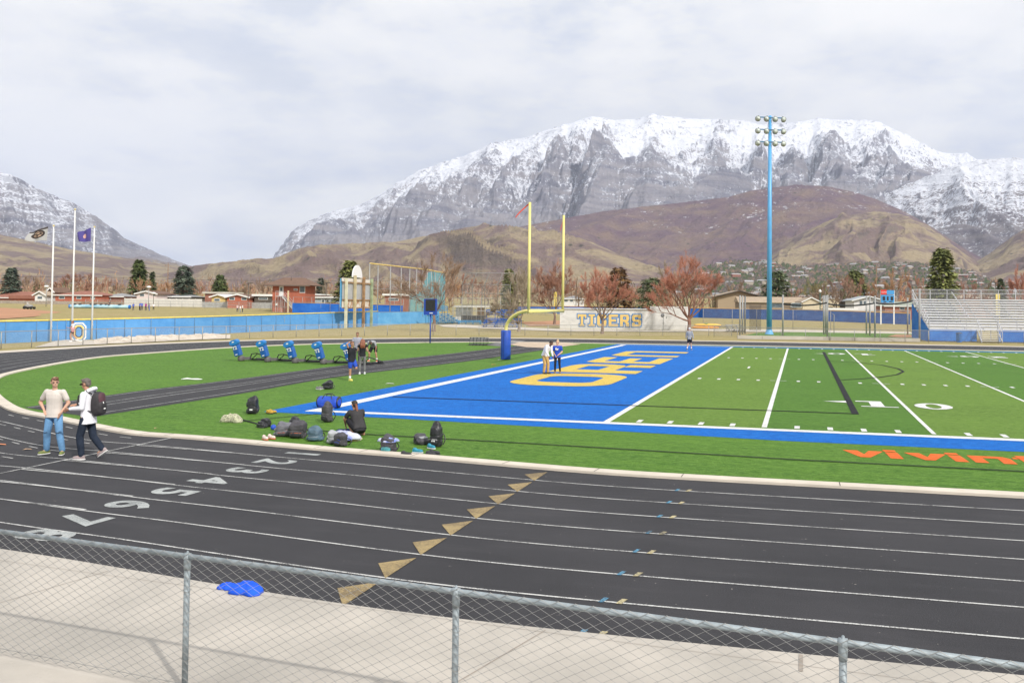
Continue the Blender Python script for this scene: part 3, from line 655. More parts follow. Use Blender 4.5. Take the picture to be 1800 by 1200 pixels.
# ================================================================== fences
GALV = M('galvanised_steel', (.27, .31, .33), .6, .22, 9, metal=.25, bump=.2, detail=8)
WIRE = M('fence_wire', (.27, .27, .26), .5, .12, 5, metal=.3)
GALV2 = M('grey_pipe', (.31, .31, .30), .55, .1, 3, metal=.2)
def fabric_mat(name, c, a):
    mt, t, b = nodes_of(name); b.inputs['Base Color'].default_value = c; b.inputs['Roughness'].default_value = .8
    g = t.nodes.new('ShaderNodeTexCoord'); n = noise(t, g.outputs['Object'], .8, 3)
    t.links.new(mth(t, 'MULTIPLY', mth(t, 'ADD', n, .5), a), b.inputs['Alpha']); return mt
LINKM = fabric_mat('chain_link_fabric', (.38, .37, .34, 1), .17)
# near chain-link fence, bay by bay
FA = Vector((-2.02, -18.07, 0)); FB = Vector((6.95, -18.99, 0)); fd = (FB-FA).normalized()
def fpt(u, z=0, off=0): p = FA+fd*u; return Vector((p.x-fd.y*off, p.y+fd.x*off, z))
def fu(px, py, z): q = at(px, py, z); return (q-FA).dot(fd)
FH = 1.20; posts_u = [fu(307, 985, FH), fu(785, 1050, FH), fu(1482, 1128, FH)]
sp = (posts_u[2]-posts_u[0])/2; ulist = [posts_u[0]-2*sp, posts_u[0]-sp]+posts_u+[posts_u[2]+sp, posts_u[2]+2*sp]
fence = thing('chain_link_fence', 'low galvanised chain link fence along the concrete apron in the foreground', 'fence', (0, 0, 0))
FZ = .016
for u in ulist:
    b = MB(); p = fpt(u, FZ); b.cyl(p, .026, FH-.06, 12); b.build('post', GALV, fence)
    c = MB(); c.lathe(fpt(u, FH-.07), [(.029, -.05), (.031, 0), (.031, .045), (.02, .07), (.02, .075)], 12); c.tube([fpt(u-.03, FH), fpt(u+.03, FH)], .031, 12)
    c.tube([fpt(u, FH-.02, .034), fpt(u, FH+.04, .0), fpt(u, FH-.02, -.034)], .012, 6); c.build('post_cap', GALV, fence)
b = MB(); b.tube([fpt(ulist[0]-1, FH), fpt(ulist[-1]+1, FH)], .0235, 14); b.build('top_rail', GALV, fence)
b = MB(); cw = .070; u = ulist[0]-.9; k = 0
while u < ulist[-1]+.9:
    pts = []; z = FH+.038; j = 0
    while z > .06:
        sgn = 1 if (j+k) % 2 else -1
        pts.append(fpt(u+sgn*cw/2*.98, z, -.033+.004*sgn)); z -= cw/2*1.05; j += 1
    b.tube(pts, .0031, 4, cap=False); u += cw; k += 1
b.build('chain_mesh', WIRE, fence)
b = MB(); b.tube([fpt(ulist[0]-1, .10, -.035), fpt(ulist[-1]+1, .10, -.035)], .003, 4); b.build('tension_wire', WIRE, fence)
for u in ulist[1:-1]:
    for z in (.3, .6, .9):
        c = MB(); c.tube([fpt(u+.035*math.cos(a), z+.01*math.sin(2*a), .035*math.sin(a)+.004) for a in [2*math.pi*q/10 for q in range(11)]], .0022, 4, cap=False); c.build('wire_tie', WIRE, fence)
# fence round the track
fpix = [(-60, 616), (11, 612.5), (57, 611), (101.5, 608), (144, 606.5), (186.4, 603.5), (229, 602.7), (271.4, 600.5), (313.5, 599), (354.5, 597.5), (395, 596.7), (437, 595), (478.7, 593.3), (519.5, 592.2), (560, 591.2), (599.5, 590.7), (640.3, 590.5), (679.7, 590), (720, 589.7), (761, 589.6)]
x = 801.2
while x < 1290: fpix.append((x, 589.6+(x-801)*.0022)); x += 40.4
fp = [at(*p) for p in fpix]
rear = thing('perimeter_fence', 'waist high grey chain link fence round the far side of the track', 'fence')
fp2 = relax([Vector(p) for p in fp], 3)
for p in fp2: b = MB(); b.cyl((p.x, p.y, 0), .032, 1.2, 7); b.build('post', GALV2, rear)
b = MB(); b.tube([(p.x, p.y, 1.2) for p in fp2], .028, 6); b.build('top_rail', GALV2, rear)
b = MB()
for p, q in zip(fp2, fp2[1:]): b.add([(p.x, p.y, .05), (q.x, q.y, .05), (q.x, q.y, 1.18), (p.x, p.y, 1.18)], [(0, 1, 2, 3)])
b.build('chain_mesh', LINKM, rear)
# right part of that fence, on top of the low concrete kerb wall
WALLC = M('concrete_wall', 'B7B1A6', .85, .08, 1, bump=.2)
rw = [(1296, 595.5), (1340, 596.3), (1415, 597.3), (1460, 598.2), (1505, 599.2), (1550, 600), (1592, 600.6), (1618, 601)]
rp = [at(*p) for p in rw]
b = MB()
for p, q in zip(rp, rp[1:]): b.beam((p.x, p.y+.6, .17), (q.x, q.y+.6, .17), .5, .36)
o = b.build('retaining_wall', WALLC); tag(o, 'low grey concrete retaining wall in front of the throwing cage turf', 'wall')
rf = thing('rail_fence', 'low grey pipe and chain link fence before the concrete wall and silver bleachers', 'fence')
rpix = [(1255, 592), (1296, 594), (1330, 595), (1373, 596), (1416, 597), (1459, 598), (1502, 599), (1547, 600), (1591, 601), (1632, 602), (1755, 604), (1800, 605), (1860, 606)]
rq = [at(*p) for p in rpix]
for p in rq: b = MB(); b.cyl((p.x, p.y, 0), .032, 1.2, 7); b.build('post', GALV2, rf)
b = MB(); b.tube([(p.x, p.y, 1.2) for p in rq], .028, 6); b.build('top_rail', GALV2, rf)
b = MB()
for p, q in zip(rq, rq[1:]): b.add([(p.x, p.y, .05), (q.x, q.y, .05), (q.x, q.y, 1.18), (p.x, p.y, 1.18)], [(0, 1, 2, 3)])
b.build('chain_mesh', LINKM, rf)
# ------------------------------------------------------------------ blue windscreen fence of the ball field
def screen_mat(name, a, c, al=1.0):
    mt, t, b = nodes_of(name); L = t.links; g = t.nodes.new('ShaderNodeNewGeometry'); P = g.outputs['Position']; b.inputs['Roughness'].default_value = .7; b.inputs['Specular IOR Level'].default_value = .2
    n1 = noise(t, mapping(t, P, (1, 1, 2.5)), .35, 5, .6); n2 = noise(t, P, 2.5, 4, .7)
    k = mixc(t, ramp(t, mth(t, 'ADD', n1, mth(t, 'MULTIPLY', mth(t, 'SUBTRACT', n2, .5), .5)), [(.35, (0, 0, 0, 1)), (.68, (1, 1, 1, 1))]), a, c); L.new(k, b.inputs['Base Color'])
    b.inputs['Alpha'].default_value = al; return mt
SCR = screen_mat('blue_windscreen', (.085, .28, .60, 1), (.125, .345, .67, 1)); SCR2 = screen_mat('deep_blue_windscreen', (.015, .10, .42, 1), (.03, .16, .55, 1))
YC = M('yellow_cap', (.80, .63, .12), .5, .1, 2); OC = M('orange_cap', (.55, .30, .07), .6, .1, 2)
def screen_fence(name, label, pts, hs, mat, capm, posts=True, capr=.06, postm=None, every=3.05, n=3, cat='fence'):
    r = thing(name, label, cat); k = len(pts)
    b = MB()
    for i in range(k-1):
        p, q = pts[i], pts[i+1]; d = (q-p); d.z = 0; m_ = max(2, int(d.length/1.0)); nn = Vector((-d.y, d.x, 0)).normalized()
        vs = []; fs = []
        for j in range(m_+1):
            t_ = j/m_; c = p.lerp(q, t_); h = hs[i]*(1-t_)+hs[i+1]*t_
            for z in range(n+1):
                o_ = .05*math.sin(j*1.7+i+z*2.1)*math.sin(math.pi*z/n); vs.append((c.x+nn.x*o_, c.y+nn.y*o_, c.z-.05+(h+.05)*z/n))
        for j in range(m_):
            for z in range(n): a = j*(n+1)+z; fs.append((a, a+n+1, a+n+2, a+1))
        b.add(vs, fs, 0, True)
    b.build('windscreen', mat, r)
    b = MB(); b.tube([(p.x, p.y, p.z+h) for p, h in zip(pts, hs)], capr, 8); b.build('top_cap', capm, r)
    if posts:
        s_ = 0; L = 0
        for i in range(k-1):
            p, q = pts[i], pts[i+1]; d = (q-p).length
            while s_ < L+d:
                t_ = (s_-L)/d; c = p.lerp(q, t_); h = hs[i]*(1-t_)+hs[i+1]*t_
                e_ = MB(); nn = Vector((CAM[0]-c.x, CAM[1]-c.y, 0)).normalized()*.07; e_.cyl((c.x+nn.x, c.y+nn.y, c.z), .035, h, 6); e_.build('post', postm or M('screen_post', (.10, .22, .36), .7), r); s_ += every
            L += d
    return r
bp_ = [(-120, 608), (0, 603), (100, 598), (200, 594), (300, 590), (400, 585), (500, 580), (600, 576), (655, 572)]
bpts = [at(*p) for p in bp_]; bpts[0] = Vector((-55.5, 22, 0)); bpts[7].x = -55.3; bpts[8] = Vector((-56.6, 95, 0))
bhs = [1.72, 1.72, 1.72, 1.76, 1.8, 1.85, 1.95, 2.1, 2.15]
screen_fence('outfield_fence', 'long sky blue windscreen fence with yellow top cap left of the scoreboard', bpts, bhs, SCR, YC, capr=.065)
def gp(px, d): p = far(px, 535, d); return Vector((p.x, p.y, gz(p.x, p.y)))
# tall netting fence curving behind
npx = [(645, 572), (663, 571.5), (685, 570.5), (704, 569.5), (719, 568.5), (731, 568), (742, 567.4), (750, 566.9), (757, 566.4), (764, 566), (771, 565.4), (777, 564.8), (781, 564)]
nps = [at(*p) for p in npx]; nps[0] = Vector((-57.3, 93.5, 0))
OC2 = M('faded_yellow_cap', (.62, .46, .14), .6, .15, 2)
net = thing('netting_fence', 'tall fence of grey poles with yellow top rail and torn teal netting', 'netting')
NH = [9.35]*4+[9.4]*5+[9.3]*4
for p, h in zip(nps, NH): b = MB(); b.cyl(p, .08, h, 8); b.build('pole', GALV2, net)
b = MB(); b.tube([(p.x, p.y, h) for p, h in zip(nps, NH)], .10, 8); b.build('top_rail', OC2, net)
b = MB(); b.tube([(p.x, p.y, 5.6) for p in nps[:6]], .03, 5); b.tube([(p.x, p.y, 5.0) for p in nps[4:]], .03, 5); b.build('cable', GALV2, net)
TEAL = fabric_mat('teal_netting', (.10, .36, .42, 1), .62)
b = MB(); tops = [None, None, None, None, 5.4, 5.0, 6.6, 8.9, 9.2, 9.2, 9.2, 9.2, 9.2]; 
for i in range(4, 12):
    p, q = nps[i], nps[i+1]; vs = []; fs = []
    for j in range(7):
        t_ = j/6; c = p.lerp(q, t_); h = tops[i]*(1-t_)+tops[i+1]*t_-.5*math.sin(math.pi*t_)*(1 if i < 7 else .1)
        for z in range(5): o_ = .12*math.sin(j*2+z*1.3+i); vs.append((c.x+o_, c.y+o_, 1.9+(h-1.9)*z/4))
    for j in range(6):
        for z in range(4): a = j*5+z; fs.append((a, a+5, a+6, a+1))
    b.add(vs, fs, 0, True)
b.build('netting', TEAL, net)
screen_fence('lower_windscreen', 'pale blue windscreen hung between the tall netting poles', [Vector((p.x+.15, p.y-.15, 0)) for p in nps[:11]], [2.0]*11, screen_mat('faded_windscreen', (.10, .33, .62, 1), (.16, .42, .70, 1)), GALV2, posts=False, capr=.03)
q1 = [gp(514, 175), gp(610, 176), gp(708, 176)]
for q_, yy in zip(q1, (547, 548, 549)): q_.z = far(600, yy, 176).z-.3
screen_fence('dugout_windscreen', 'deep blue windscreen wall with tan cap beside the red brick tower', q1, [1.95, 1.95, 1.9], SCR2, OC, posts=False, capr=.05)
b = MB()
for i in range(13):
    t_ = i/12; c = q1[0].lerp(q1[2], t_); b.cyl((c.x, c.y+.3, c.z), .04, 3.1, 6)
for h in (3.1, 2.2): b.tube([(q1[0].x, q1[0].y+.3, q1[0].z+h), (q1[2].x, q1[2].y+.3, q1[2].z+h)], .035, 5)
o = b.build('upper_rail_fence', GALV2); tag(o, 'grey pipe fence rising above the deep blue windscreen wall', 'fence')
# rear outfield wall on the right
ow = [(900, 554), (1000, 555.5), (1100, 556.3), (1230, 558), (1400, 562.5), (1500, 566), (1600, 570)]
owp = [at(*p) for p in ow]; owp[0] = Vector((owp[0].x, owp[0].y, 0)); tops_ = [537.6, 538.6, 539.5, 541.5, 544, 547, 550.7]
ohs = [far(p[0], t_, depth(q)).z for p, t_, q in zip(ow, tops_, owp)]
screen_fence('rear_outfield_wall', 'royal blue outfield wall with an orange cap behind the right ball field', owp, ohs, SCR2, OC, posts=False, capr=.11)
def pipe_fence(name, label, pts, h, every, rails, r=.045, mesh=True, cat='fence'):
    t_ = thing(name, label, cat)
    for p, q in zip(pts, pts[1:]):
        L = (q-p).length; k = max(1, int(round(L/every)))
        for i in range(k+1 if q is pts[-1] else k): c = p.lerp(q, i/k); b = MB(); b.cyl(c, r, h, 6); b.build('post', GALV2, t_)
    b = MB()
    for z in rails: b.tube([(p.x, p.y, p.z+z) for p in pts], r*.8, 5)
    b.build('rail', GALV2, t_)
    if mesh:
        b = MB()
        for p, q in zip(pts, pts[1:]): b.add([(p.x, p.y, p.z), (q.x, q.y, q.z), (q.x, q.y, q.z+h), (p.x, p.y, p.z+h)], [(0, 1, 2, 3)])
        b.build('chain_mesh', LINKM, t_)
    return t_
pipe_fence('infield_fence', 'grey pipe fence of the ball field between the cage and the blue wall', [at(1236, 575.5), at(1287, 576.5), at(1330, 577.5), at(1600, 583)], 3.0, 6.0, (3.0,))
# ------------------------------------------------------------------ goal post
GP = thing('goal_post', 'yellow gooseneck football goal post with blue padded base and red ribbons', 'goal post')
YP = M('goalpost_yellow', (.78, .68, .22), .4, .06, 2); PADM = M('blue_vinyl_pad', (.018, .075, .40), .45, .12, 3, bump=.1)
base = Vector((-12.25, 26.2, 0)); cc = Vector((-9.14, 24.6, 3.05))
b = MB(); b.lathe(base, [(.29, .02), (.31, .05), (.31, 1.78), (.29, 1.82), (.1, 1.82)], 24); pad = b.build('base_pad', PADM, GP)
b = MB(); b.box((base.x-.02, base.y-.315, .9), (.03, .02, 1.7)); b.build('pad_seam', M('pad_seam', (.01, .04, .22), .6), pad)
pts = [base+Vector((0, 0, z)) for z in (.1, 1.0, 1.75)]
d_ = cc-Vector((base.x, base.y, 3.05))
for k in range(0, 11): a = math.radians(90*k/10); pts.append(Vector((base.x, base.y, 1.85))+Vector((d_.x*.62*(1-math.cos(a)), d_.y*.62*(1-math.cos(a)), 1.2*math.sin(a))))
pts.append(cc); b = MB(); b.tube(pts, .11, 12); b.build('gooseneck', YP, GP)
b = MB(); b.tube([(-9.14, cc.y-3.63, 3.05), (-9.14, cc.y+3.63, 3.05)], .105, 12); b.build('crossbar', YP, GP)
RB = M('red_ribbon', (.75, .10, .06), .6, .1)
for s_, top in ((-1, 355), (1, 378)):
    p = Vector((-9.14, cc.y+s_*3.556, 3.05)); dd = depth(p); zt = far(930 if s_ < 0 else 986, top, dd).z
    b = MB(); b.tube([p+Vector((0, 0, -.12)), Vector((p.x, p.y, zt))], [.085, .07], 10); up = b.build('upright', YP, GP)
    b = MB(); vs = []
    for k in range(9):
        t_ = k/8; q = Vector((p.x-.05-(.75*t_ if s_ < 0 else .14*t_), p.y+.1*math.sin(5*t_), zt-.1-(.75*t_**1.4 if s_ < 0 else .9*t_)))
        vs += [q+Vector((0, -.02, .04)), q+Vector((0, .02, -.04))]
    b.add(vs, [(2*k, 2*k+1, 2*k+3, 2*k+2) for k in range(8)], 0, True); b.build('ribbon', RB, up)
# ------------------------------------------------------------------ floodlight pole
LP = thing('floodlight_pole', 'tall sky blue floodlight pole carrying three crossarms of round lamps', 'light pole', (1.87, 83.18, 0))
BLP = M('pole_blue_paint', (.10, .36, .66), .4, .08, 1); LPH = 26.9
b = MB(); b.cyl((0, 0, 0), .34, LPH, 14, r2=.2); b.build('pole', BLP, LP)
b = MB(); b.lathe((0, 0, 0), [(.55, 0), (.55, .1), (.5, .12), (.38, .5), (.34, .6)], 14); b.build('base_flange', BLP, LP)
LM = M('lamp_housing', (.23, .25, .23), .5, .1, 5); LG = M('lamp_glass', (.55, .60, .56), .15, .1, 5); ARM = M('crossarm_paint', (.05, .16, .28), .5)
ax = Vector((.90, .36, 0)).normalized(); face = Vector((-.25, -.9, -.42)).normalized()
for j, yy in enumerate((207, 228.5, 250)):
    z = far(1353, yy, depth((1.87, 83.18, 20))).z
    b = MB(); b.beam(Vector((0, -.22, z))-ax*1.75, Vector((0, -.22, z))+ax*1.75, .10, .14); b.build('crossarm', ARM, LP)
    for k, s_ in enumerate((-1.45, -.35, .62, 1.62)):
        fdir = (face+Vector((.42*(k > 1), 0, 0))+Vector((.3*(k == 3), 0, 0))).normalized(); c = Vector((0, -.22, z))+ax*s_+fdir*.18+Vector((0, 0, -.12))
        b = MB(); b.lathe(c, [(.06, -.34), (.12, -.32), (.17, -.18), (.34, .10), (.36, .14), (.34, .15)], 16, axis=fdir); lamp = b.build('floodlight', LM, LP)
        b = MB(); b.lathe(c, [(.0, .13), (.2, .155), (.325, .157), (.01, .175)], 16, axis=fdir); b.build('lens', LG, lamp)
        b = MB(); b.box(c-fdir*.2+Vector((0, 0, .22)), (.12, .16, .2)); b.build('bracket', LM, lamp)
# ------------------------------------------------------------------ play clock
pc = at(756, 603); PCT = thing('play_clock', 'blue play clock with a black screen on a blue post by the track', 'play clock', pc, .1)
PBL = M('play_clock_blue', (.012, .055, .34), .45, .1, 3); BLK = M('black_screen', (.018, .018, .02), .35, .3, 8)
b = MB(); b.cyl((0, 0, 0), .055, 2.5, 10); b.build('post', PBL, PCT)
b = MB(); b.box((0, 0, 3.13), (1.12, .26, 1.38)); cab = b.build('cabinet', PBL, PCT)
b = MB(); b.box((.03, -.14, 3.28), (.84, .03, .98)); b.build('screen', BLK, cab)
b = MB(); b.box((.1, -.14, 2.60), (.3, .02, .06)); b.build('label_plate', M('white_plate', (.8, .8, .8), .5), cab)
# ------------------------------------------------------------------ scoreboard seen from behind
SB = thing('scoreboard', 'back of a rusty white scoreboard with an arched top on four square posts', 'scoreboard')
RUST = M('rusted_white_steel', (.72, .70, .66), .7, .06, .9, c2=(.66, .60, .53), bump=.15, detail=8)
def rust_mat():
    mt, t, b = nodes_of('rust_streaked_panel'); g = t.nodes.new('ShaderNodeTexCoord'); n = noise(t, mapping(t, g.outputs['Object'], (1, 1, .6)), 1.3, 6, .7)
    t.links.new(ramp(t, n, [(.3, (.70, .69, .66, 1)), (.5, (.62, .56, .47, 1)), (.60, (.36, .15, .05, 1))]), b.inputs['Base Color']); b.inputs['Roughness'].default_value = .8; return mt
RS = rust_mat(); GREY = M('grey_panel', (.40, .41, .42), .6, .06, 1); PCREAM = M('cream_steel', (.58, .57, .42), .6, .12, 1.5); PRUST = M('rusty_steel', (.30, .18, .09), .8, .3, 2); POLIVE = M('olive_steel', (.30, .36, .22), .7, .2, 1.5); PTAN = M('tan_steel', (.50, .43, .26), .7, .15, 1.5)
sbp = [at(607.5, 577), at(623, 576), at(638.5, 575), at(652.5, 574)]
tops_ = [488.5, 484, 487, 490]
for p, t_, mt, px in zip(sbp, tops_, (PCREAM, PTAN, PRUST, POLIVE), (607, 623, 638, 652)):
    h = far(px, t_, depth(p)).z; b = MB(); b.box((p.x, p.y, h/2), (.30, .30, h)); b.build('post', mt, SB)
p0, p3 = sbp[0], sbp[3]; dv = (p3-p0).normalized(); off = Vector((-.32, 0, 0))
def sbz(yy, i=0): return far(620, yy, depth(sbp[1])).z
def sbox(mb, s0, s1, z0, z1, th=.3, o_=0, mi=0):
    a = p0+dv*s0+off*(1+o_); c = p0+dv*s1+off*(1+o_); mb.beam((a.x, a.y, (z0+z1)/2), (c.x, c.y, (z0+z1)/2), th, z1-z0, mi)
LS = (p3-p0).length
b = MB(); sbox(b, -.55, LS+.3, sbz(540), sbz(490.5), .2, .8); b.build('cabinet', M('scoreboard_blue', (.10, .33, .55), .6), SB)
b = MB(); sbox(b, -.7, LS+.3, sbz(495.5), sbz(489.5), .12); b.build('top_panel', RUST, SB)
b = MB(); sbox(b, -.5, LS+.1, sbz(526), sbz(496), .10); b.build('middle_panel', GREY, SB)
b = MB(); sbox(b, -.55, LS+.2, sbz(541), sbz(528), .12); b.build('bottom_panel', RS, SB)
b = MB(); c_ = (p0+dv*LS*.48)+off; vs = []; R0 = 1.75; zb = sbz(489)
for th_ in (-.08, .08):
    for k in range(17): a = math.pi*k/16; q = c_+dv*(R0*math.cos(a)); vs.append((q.x+th_, q.y, zb+.15+R0*.98*math.sin(a)))
b.add(vs, [tuple(range(17)), tuple(range(33, 16, -1))]+[(k, k+17, k+18, k+1) for k in range(16)]); b.build('arched_crest', M('white_panel', (.74, .74, .74), .6, .04), SB)
b = MB()
for yy in (497, 527, 541): z = sbz(yy); a = p0-dv*.7+off*.55; c = p3+dv*.3+off*.55; b.beam((a.x, a.y, z), (c.x, c.y, z), .12, .16)
b.build('cross_brace', PRUST, SB)
# ------------------------------------------------------------------ flagpoles
WP = M('white_pole', (.72, .72, .70), .4, .05, 2)
FLAGS = []
for i, (px, py, top, lab) in enumerate(((89, 600, 398, 'leftmost white flagpole, flying a dark flag with an oval badge'), (126, 598, 369, 'tallest white flagpole in the middle, with no flag'), (161, 596, 400, 'rightmost white flagpole of three, flying a purple blue flag'))):
    p = at(px, py); d = depth(p); h = far(px-4, top, d).z
    t_ = thing('flagpole', lab, 'flagpole', p, 0, 'flagpoles by the blue fence')
    b = MB(); b.cyl((0, 0, 0), .075, h, 10, r2=.045); b.build('pole', WP, t_)
    b = MB(); b.ell((0, 0, h+.08), (.09, .09, .09), 10, 6); b.build('finial', M('gold_ball', (.6, .5, .25), .3, .1), t_)
    b = MB(); b.tube([(.1, -.02, h-.2), (.12, -.03, 1.3)], .012, 4); b.box((.09, -.02, 1.25), (.06, .05, .16)); b.build('halyard', M('rope', (.6, .6, .58), .8), t_)
    FLAGS.append((p, d, h))
def flag(name, label, p, corners, mat, seed, extra=None):
    """waving cloth between four corner points given in the photograph, hung on its pole"""
    d = depth(p); n, m_ = 16, 8; C = [far(cx, cy, d) for cx, cy in corners]       # hoist top, hoist bottom, fly bottom, fly top
    o = MB(); vs = []
    for i in range(n+1):
        for j in range(m_+1):
            u, v = i/n, j/m_; q = (C[0]*(1-v)+C[1]*v)*(1-u)+(C[3]*(1-v)+C[2]*v)*u
            q = q+Vector((.1, 1, 0))*(.16*u*math.sin(u*9+v*2.5+seed))+Vector((0, 0, .06*u*math.sin(u*7+seed))); vs.append(q)
    fs = [(i*(m_+1)+j, i*(m_+1)+j+1, (i+1)*(m_+1)+j+1, (i+1)*(m_+1)+j) for i in range(n) for j in range(m_)]
    me = bpy.data.meshes.new(name); me.from_pydata([tuple(v) for v in vs], [], fs)
    uv = me.uv_layers.new(name='UVMap')
    for pl in me.polygons:
        pl.use_smooth = True
        for li in pl.loop_indices: k = me.loops[li].vertex_index; uv.data[li].uv = ((k//(m_+1))/n, 1-(k % (m_+1))/m_)
    return tag(meshobj(name, me, mat), label, 'flag')
def flag_mat(name, bgc, ring, fill, cx, cy, rx, ry, bar=None):
    mt, t, b = nodes_of(name); uvn = t.nodes.new('ShaderNodeUVMap'); s = t.nodes.new('ShaderNodeSeparateXYZ'); t.links.new(uvn.outputs[0], s.inputs[0]); b.inputs['Roughness'].default_value = .8
    dx = mth(t, 'DIVIDE', mth(t, 'SUBTRACT', s.outputs[0], cx), rx); dy = mth(t, 'DIVIDE', mth(t, 'SUBTRACT', s.outputs[1], cy), ry)
    r2 = mth(t, 'SQRT', mth(t, 'ADD', mth(t, 'MULTIPLY', dx, dx), mth(t, 'MULTIPLY', dy, dy)))
    nn = noise(t, mapping(t, uvn.outputs[0], (7, 9, 1)), 1.0, 3)
    inner = mixc(t, ramp(t, nn, [(.45, (0, 0, 0, 1)), (.55, (1, 1, 1, 1))]), fill, ring)
    k = mixc(t, mth(t, 'LESS_THAN', r2, 1.0), bgc, ring); k = mixc(t, mth(t, 'LESS_THAN', r2, .72), k, inner)
    if bar: k = mixc(t, mth(t, 'GREATER_THAN', s.outputs[1], .86), k, bar)
    t.links.new(k, b.inputs['Base Color']); t.links.new(k, b.inputs['Emission Color']) if False else None
    return mt
flag('pole_flag', 'dark bordered grey flag with a black oval badge on the left flagpole', FLAGS[0][0], ((84.5, 398), (82.5, 423), (46, 423.5), (51, 409)), flag_mat('badge_flag', (.40, .40, .40, 1), (.03, .02, .02, 1), (.42, .30, .22, 1), .5, .55, .36, .34, (.06, .05, .05, 1)), 0)
flag('pole_flag', 'purple blue flag with a small pale emblem on the right flagpole', FLAGS[2][0], ((160, 400), (159.5, 424), (136, 425.5), (139, 409)), flag_mat('purple_flag', (.075, .06, .25, 1), (.55, .30, .26, 1), (.5, .45, .45, 1), .52, .5, .12, .2), 2)
# ------------------------------------------------------------------ letter O emblem standing by the poles
E0 = at(138, 600); dE = depth(E0); sE = dE/FPX
OE = thing('letter_sign', 'tall octagonal letter O sign in white and gold before the blue fence', 'sign', (E0.x, E0.y, 0), .9); OE.scale = (.66, 1, .80)
def octring(rx, rz, cz, w_):
    o_ = [(rx-w_, rz), (rx, rz-w_), (rx, -rz+w_), (rx-w_, -rz), (-rx+w_, -rz), (-rx, -rz+w_), (-rx, rz-w_), (-rx+w_, rz)]; return [(x, cz+z) for x, z in o_]
def ring3d(mb, A, B, y0, y1):
    n = len(A); vs = [(p[0], y0, p[1]) for p in A]+[(p[0], y0, p[1]) for p in B]+[(p[0], y1, p[1]) for p in A]+[(p[0], y1, p[1]) for p in B]
    for i in range(n):
        j = (i+1) % n; mb.add([vs[i], vs[j], vs[n+j], vs[n+i], vs[2*n+i], vs[2*n+j], vs[3*n+j], vs[3*n+i]], [(0, 1, 2, 3), (7, 6, 5, 4), (0, 4, 5, 1), (3, 2, 6, 7)])
b = MB(); ring3d(b, octring(.82, .98, .98, .38), octring(.70, .86, .98, .34), -.06, .06); b.build('outer_rim', M('off_white', (.72, .70, .66), .5), OE)
b = MB(); ring3d(b, octring(.58, .74, .98, .28), octring(.40, .56, .98, .22), -.07, .05); b.build('inner_ring', M('gold_sign', (.72, .55, .20), .5), OE)
b = MB(); ring3d(b, octring(.40, .56, .98, .22), octring(.30, .46, .98, .18), -.065, .055); b.build('inner_edge', M('dark_edge', (.03, .04, .06), .5), OE)
b = MB(); b.box((-.45, 0, .06), (.1, .2, .12)); b.box((.45, 0, .06), (.1, .2, .12)); b.build('foot', GALV2, OE)
# gravel bank and path
def near_line(pxs): return [tuple(at(*p)[:2]) for p in pxs]
GRV = M('pale_gravel', (.52, .43, .34), .95, .1, 1.2, bump=.6, bscale=5, c2=(.70, .63, .54))
b = MB(); rnd = random.Random(4)
gl = near_line([(165, 605), (200, 603.5), (240, 602), (280, 600), (320, 598), (360, 596.3), (405, 594.8)]); gu = near_line([(165, 596.5), (200, 595), (240, 593), (280, 591.5), (320, 590), (360, 589), (405, 588)])
vs = []; fs = []; G1 = resamp([Vector((p[0], p[1], 0)) for p in gl], 50); G2 = resamp([Vector((p[0], p[1], 0)) for p in gu], 50)
for i in range(50):
    for j in range(9): q = G1[i].lerp(G2[i], j/8); vs.append((q.x, q.y, .012+.35*math.sin(math.pi*j/8)*(rnd.random()*.6+.5)*(j not in (0, 8))*min(1, (50-i)/8, (i+1)/5)))
for i in range(49):
    for j in range(8): a = i*9+j; fs.append((a, a+9, a+10, a+1))
b.add(vs, fs); struct(b.build('gravel_bank', GRV))
polyobj('flagpole_path', [near_line([(60, 610.5), (190, 604.5), (165, 598), (120, 596.5), (95, 600), (75, 606)])], .016, CN2)
patch('infield_dirt', [tuple(at(-160, 556, .5)[:2]), tuple(far(-160, 549, 190)[:2]), tuple(far(10, 551, 178)[:2]), tuple(far(70, 552.5, 165)[:2]), tuple(far(108, 556, 150)[:2]), tuple(far(60, 559.5, 120)[:2]), tuple(far(0, 560, 110)[:2])], .03, DIRT)
# ================================================================== buildings, stands, cage
RZ = -YAW
def lf(px, d, z=None):                          # ground place on a column of the photograph at depth d
    p = far(px, 535, d); return Vector((p.x, p.y, gz(p.x, p.y) if z is None else z))
BRICK = M('red_brick', (.40, .12, .07), .8, .1, 1.2, bump=.2); BRICK2 = M('dull_brick', (.30, .13, .09), .85, .12, 1)
ROOFB = M('brown_shingle', (.16, .095, .065), .9, .12, 1.5, bump=.2); ROOFR = M('red_brown_shingle', (.27, .115, .08), .9, .12, 1.5); ROOFG = M('grey_shingle', (.27, .27, .27), .9, .1, 1.5); ROOFT = M('tan_shingle', (.36, .28, .20), .9, .1, 1.5)
WHITEW = M('white_siding', (.68, .67, .65), .7, .05, 1); CREAMW = M('cream_siding', (.58, .50, .36), .8, .06, 1); GREYW = M('blue_grey_siding', (.36, .42, .48), .8, .06, 1); DARKW = M('dark_wall', (.10, .085, .07), .8, .15, 1); YELW = M('yellow_siding', (.60, .45, .18), .8, .08, 1)
GLASS = M('window_glass', (.10, .13, .15), .12, .3, 2); FRM = M('white_trim', (.75, .75, .73), .5, .04); 
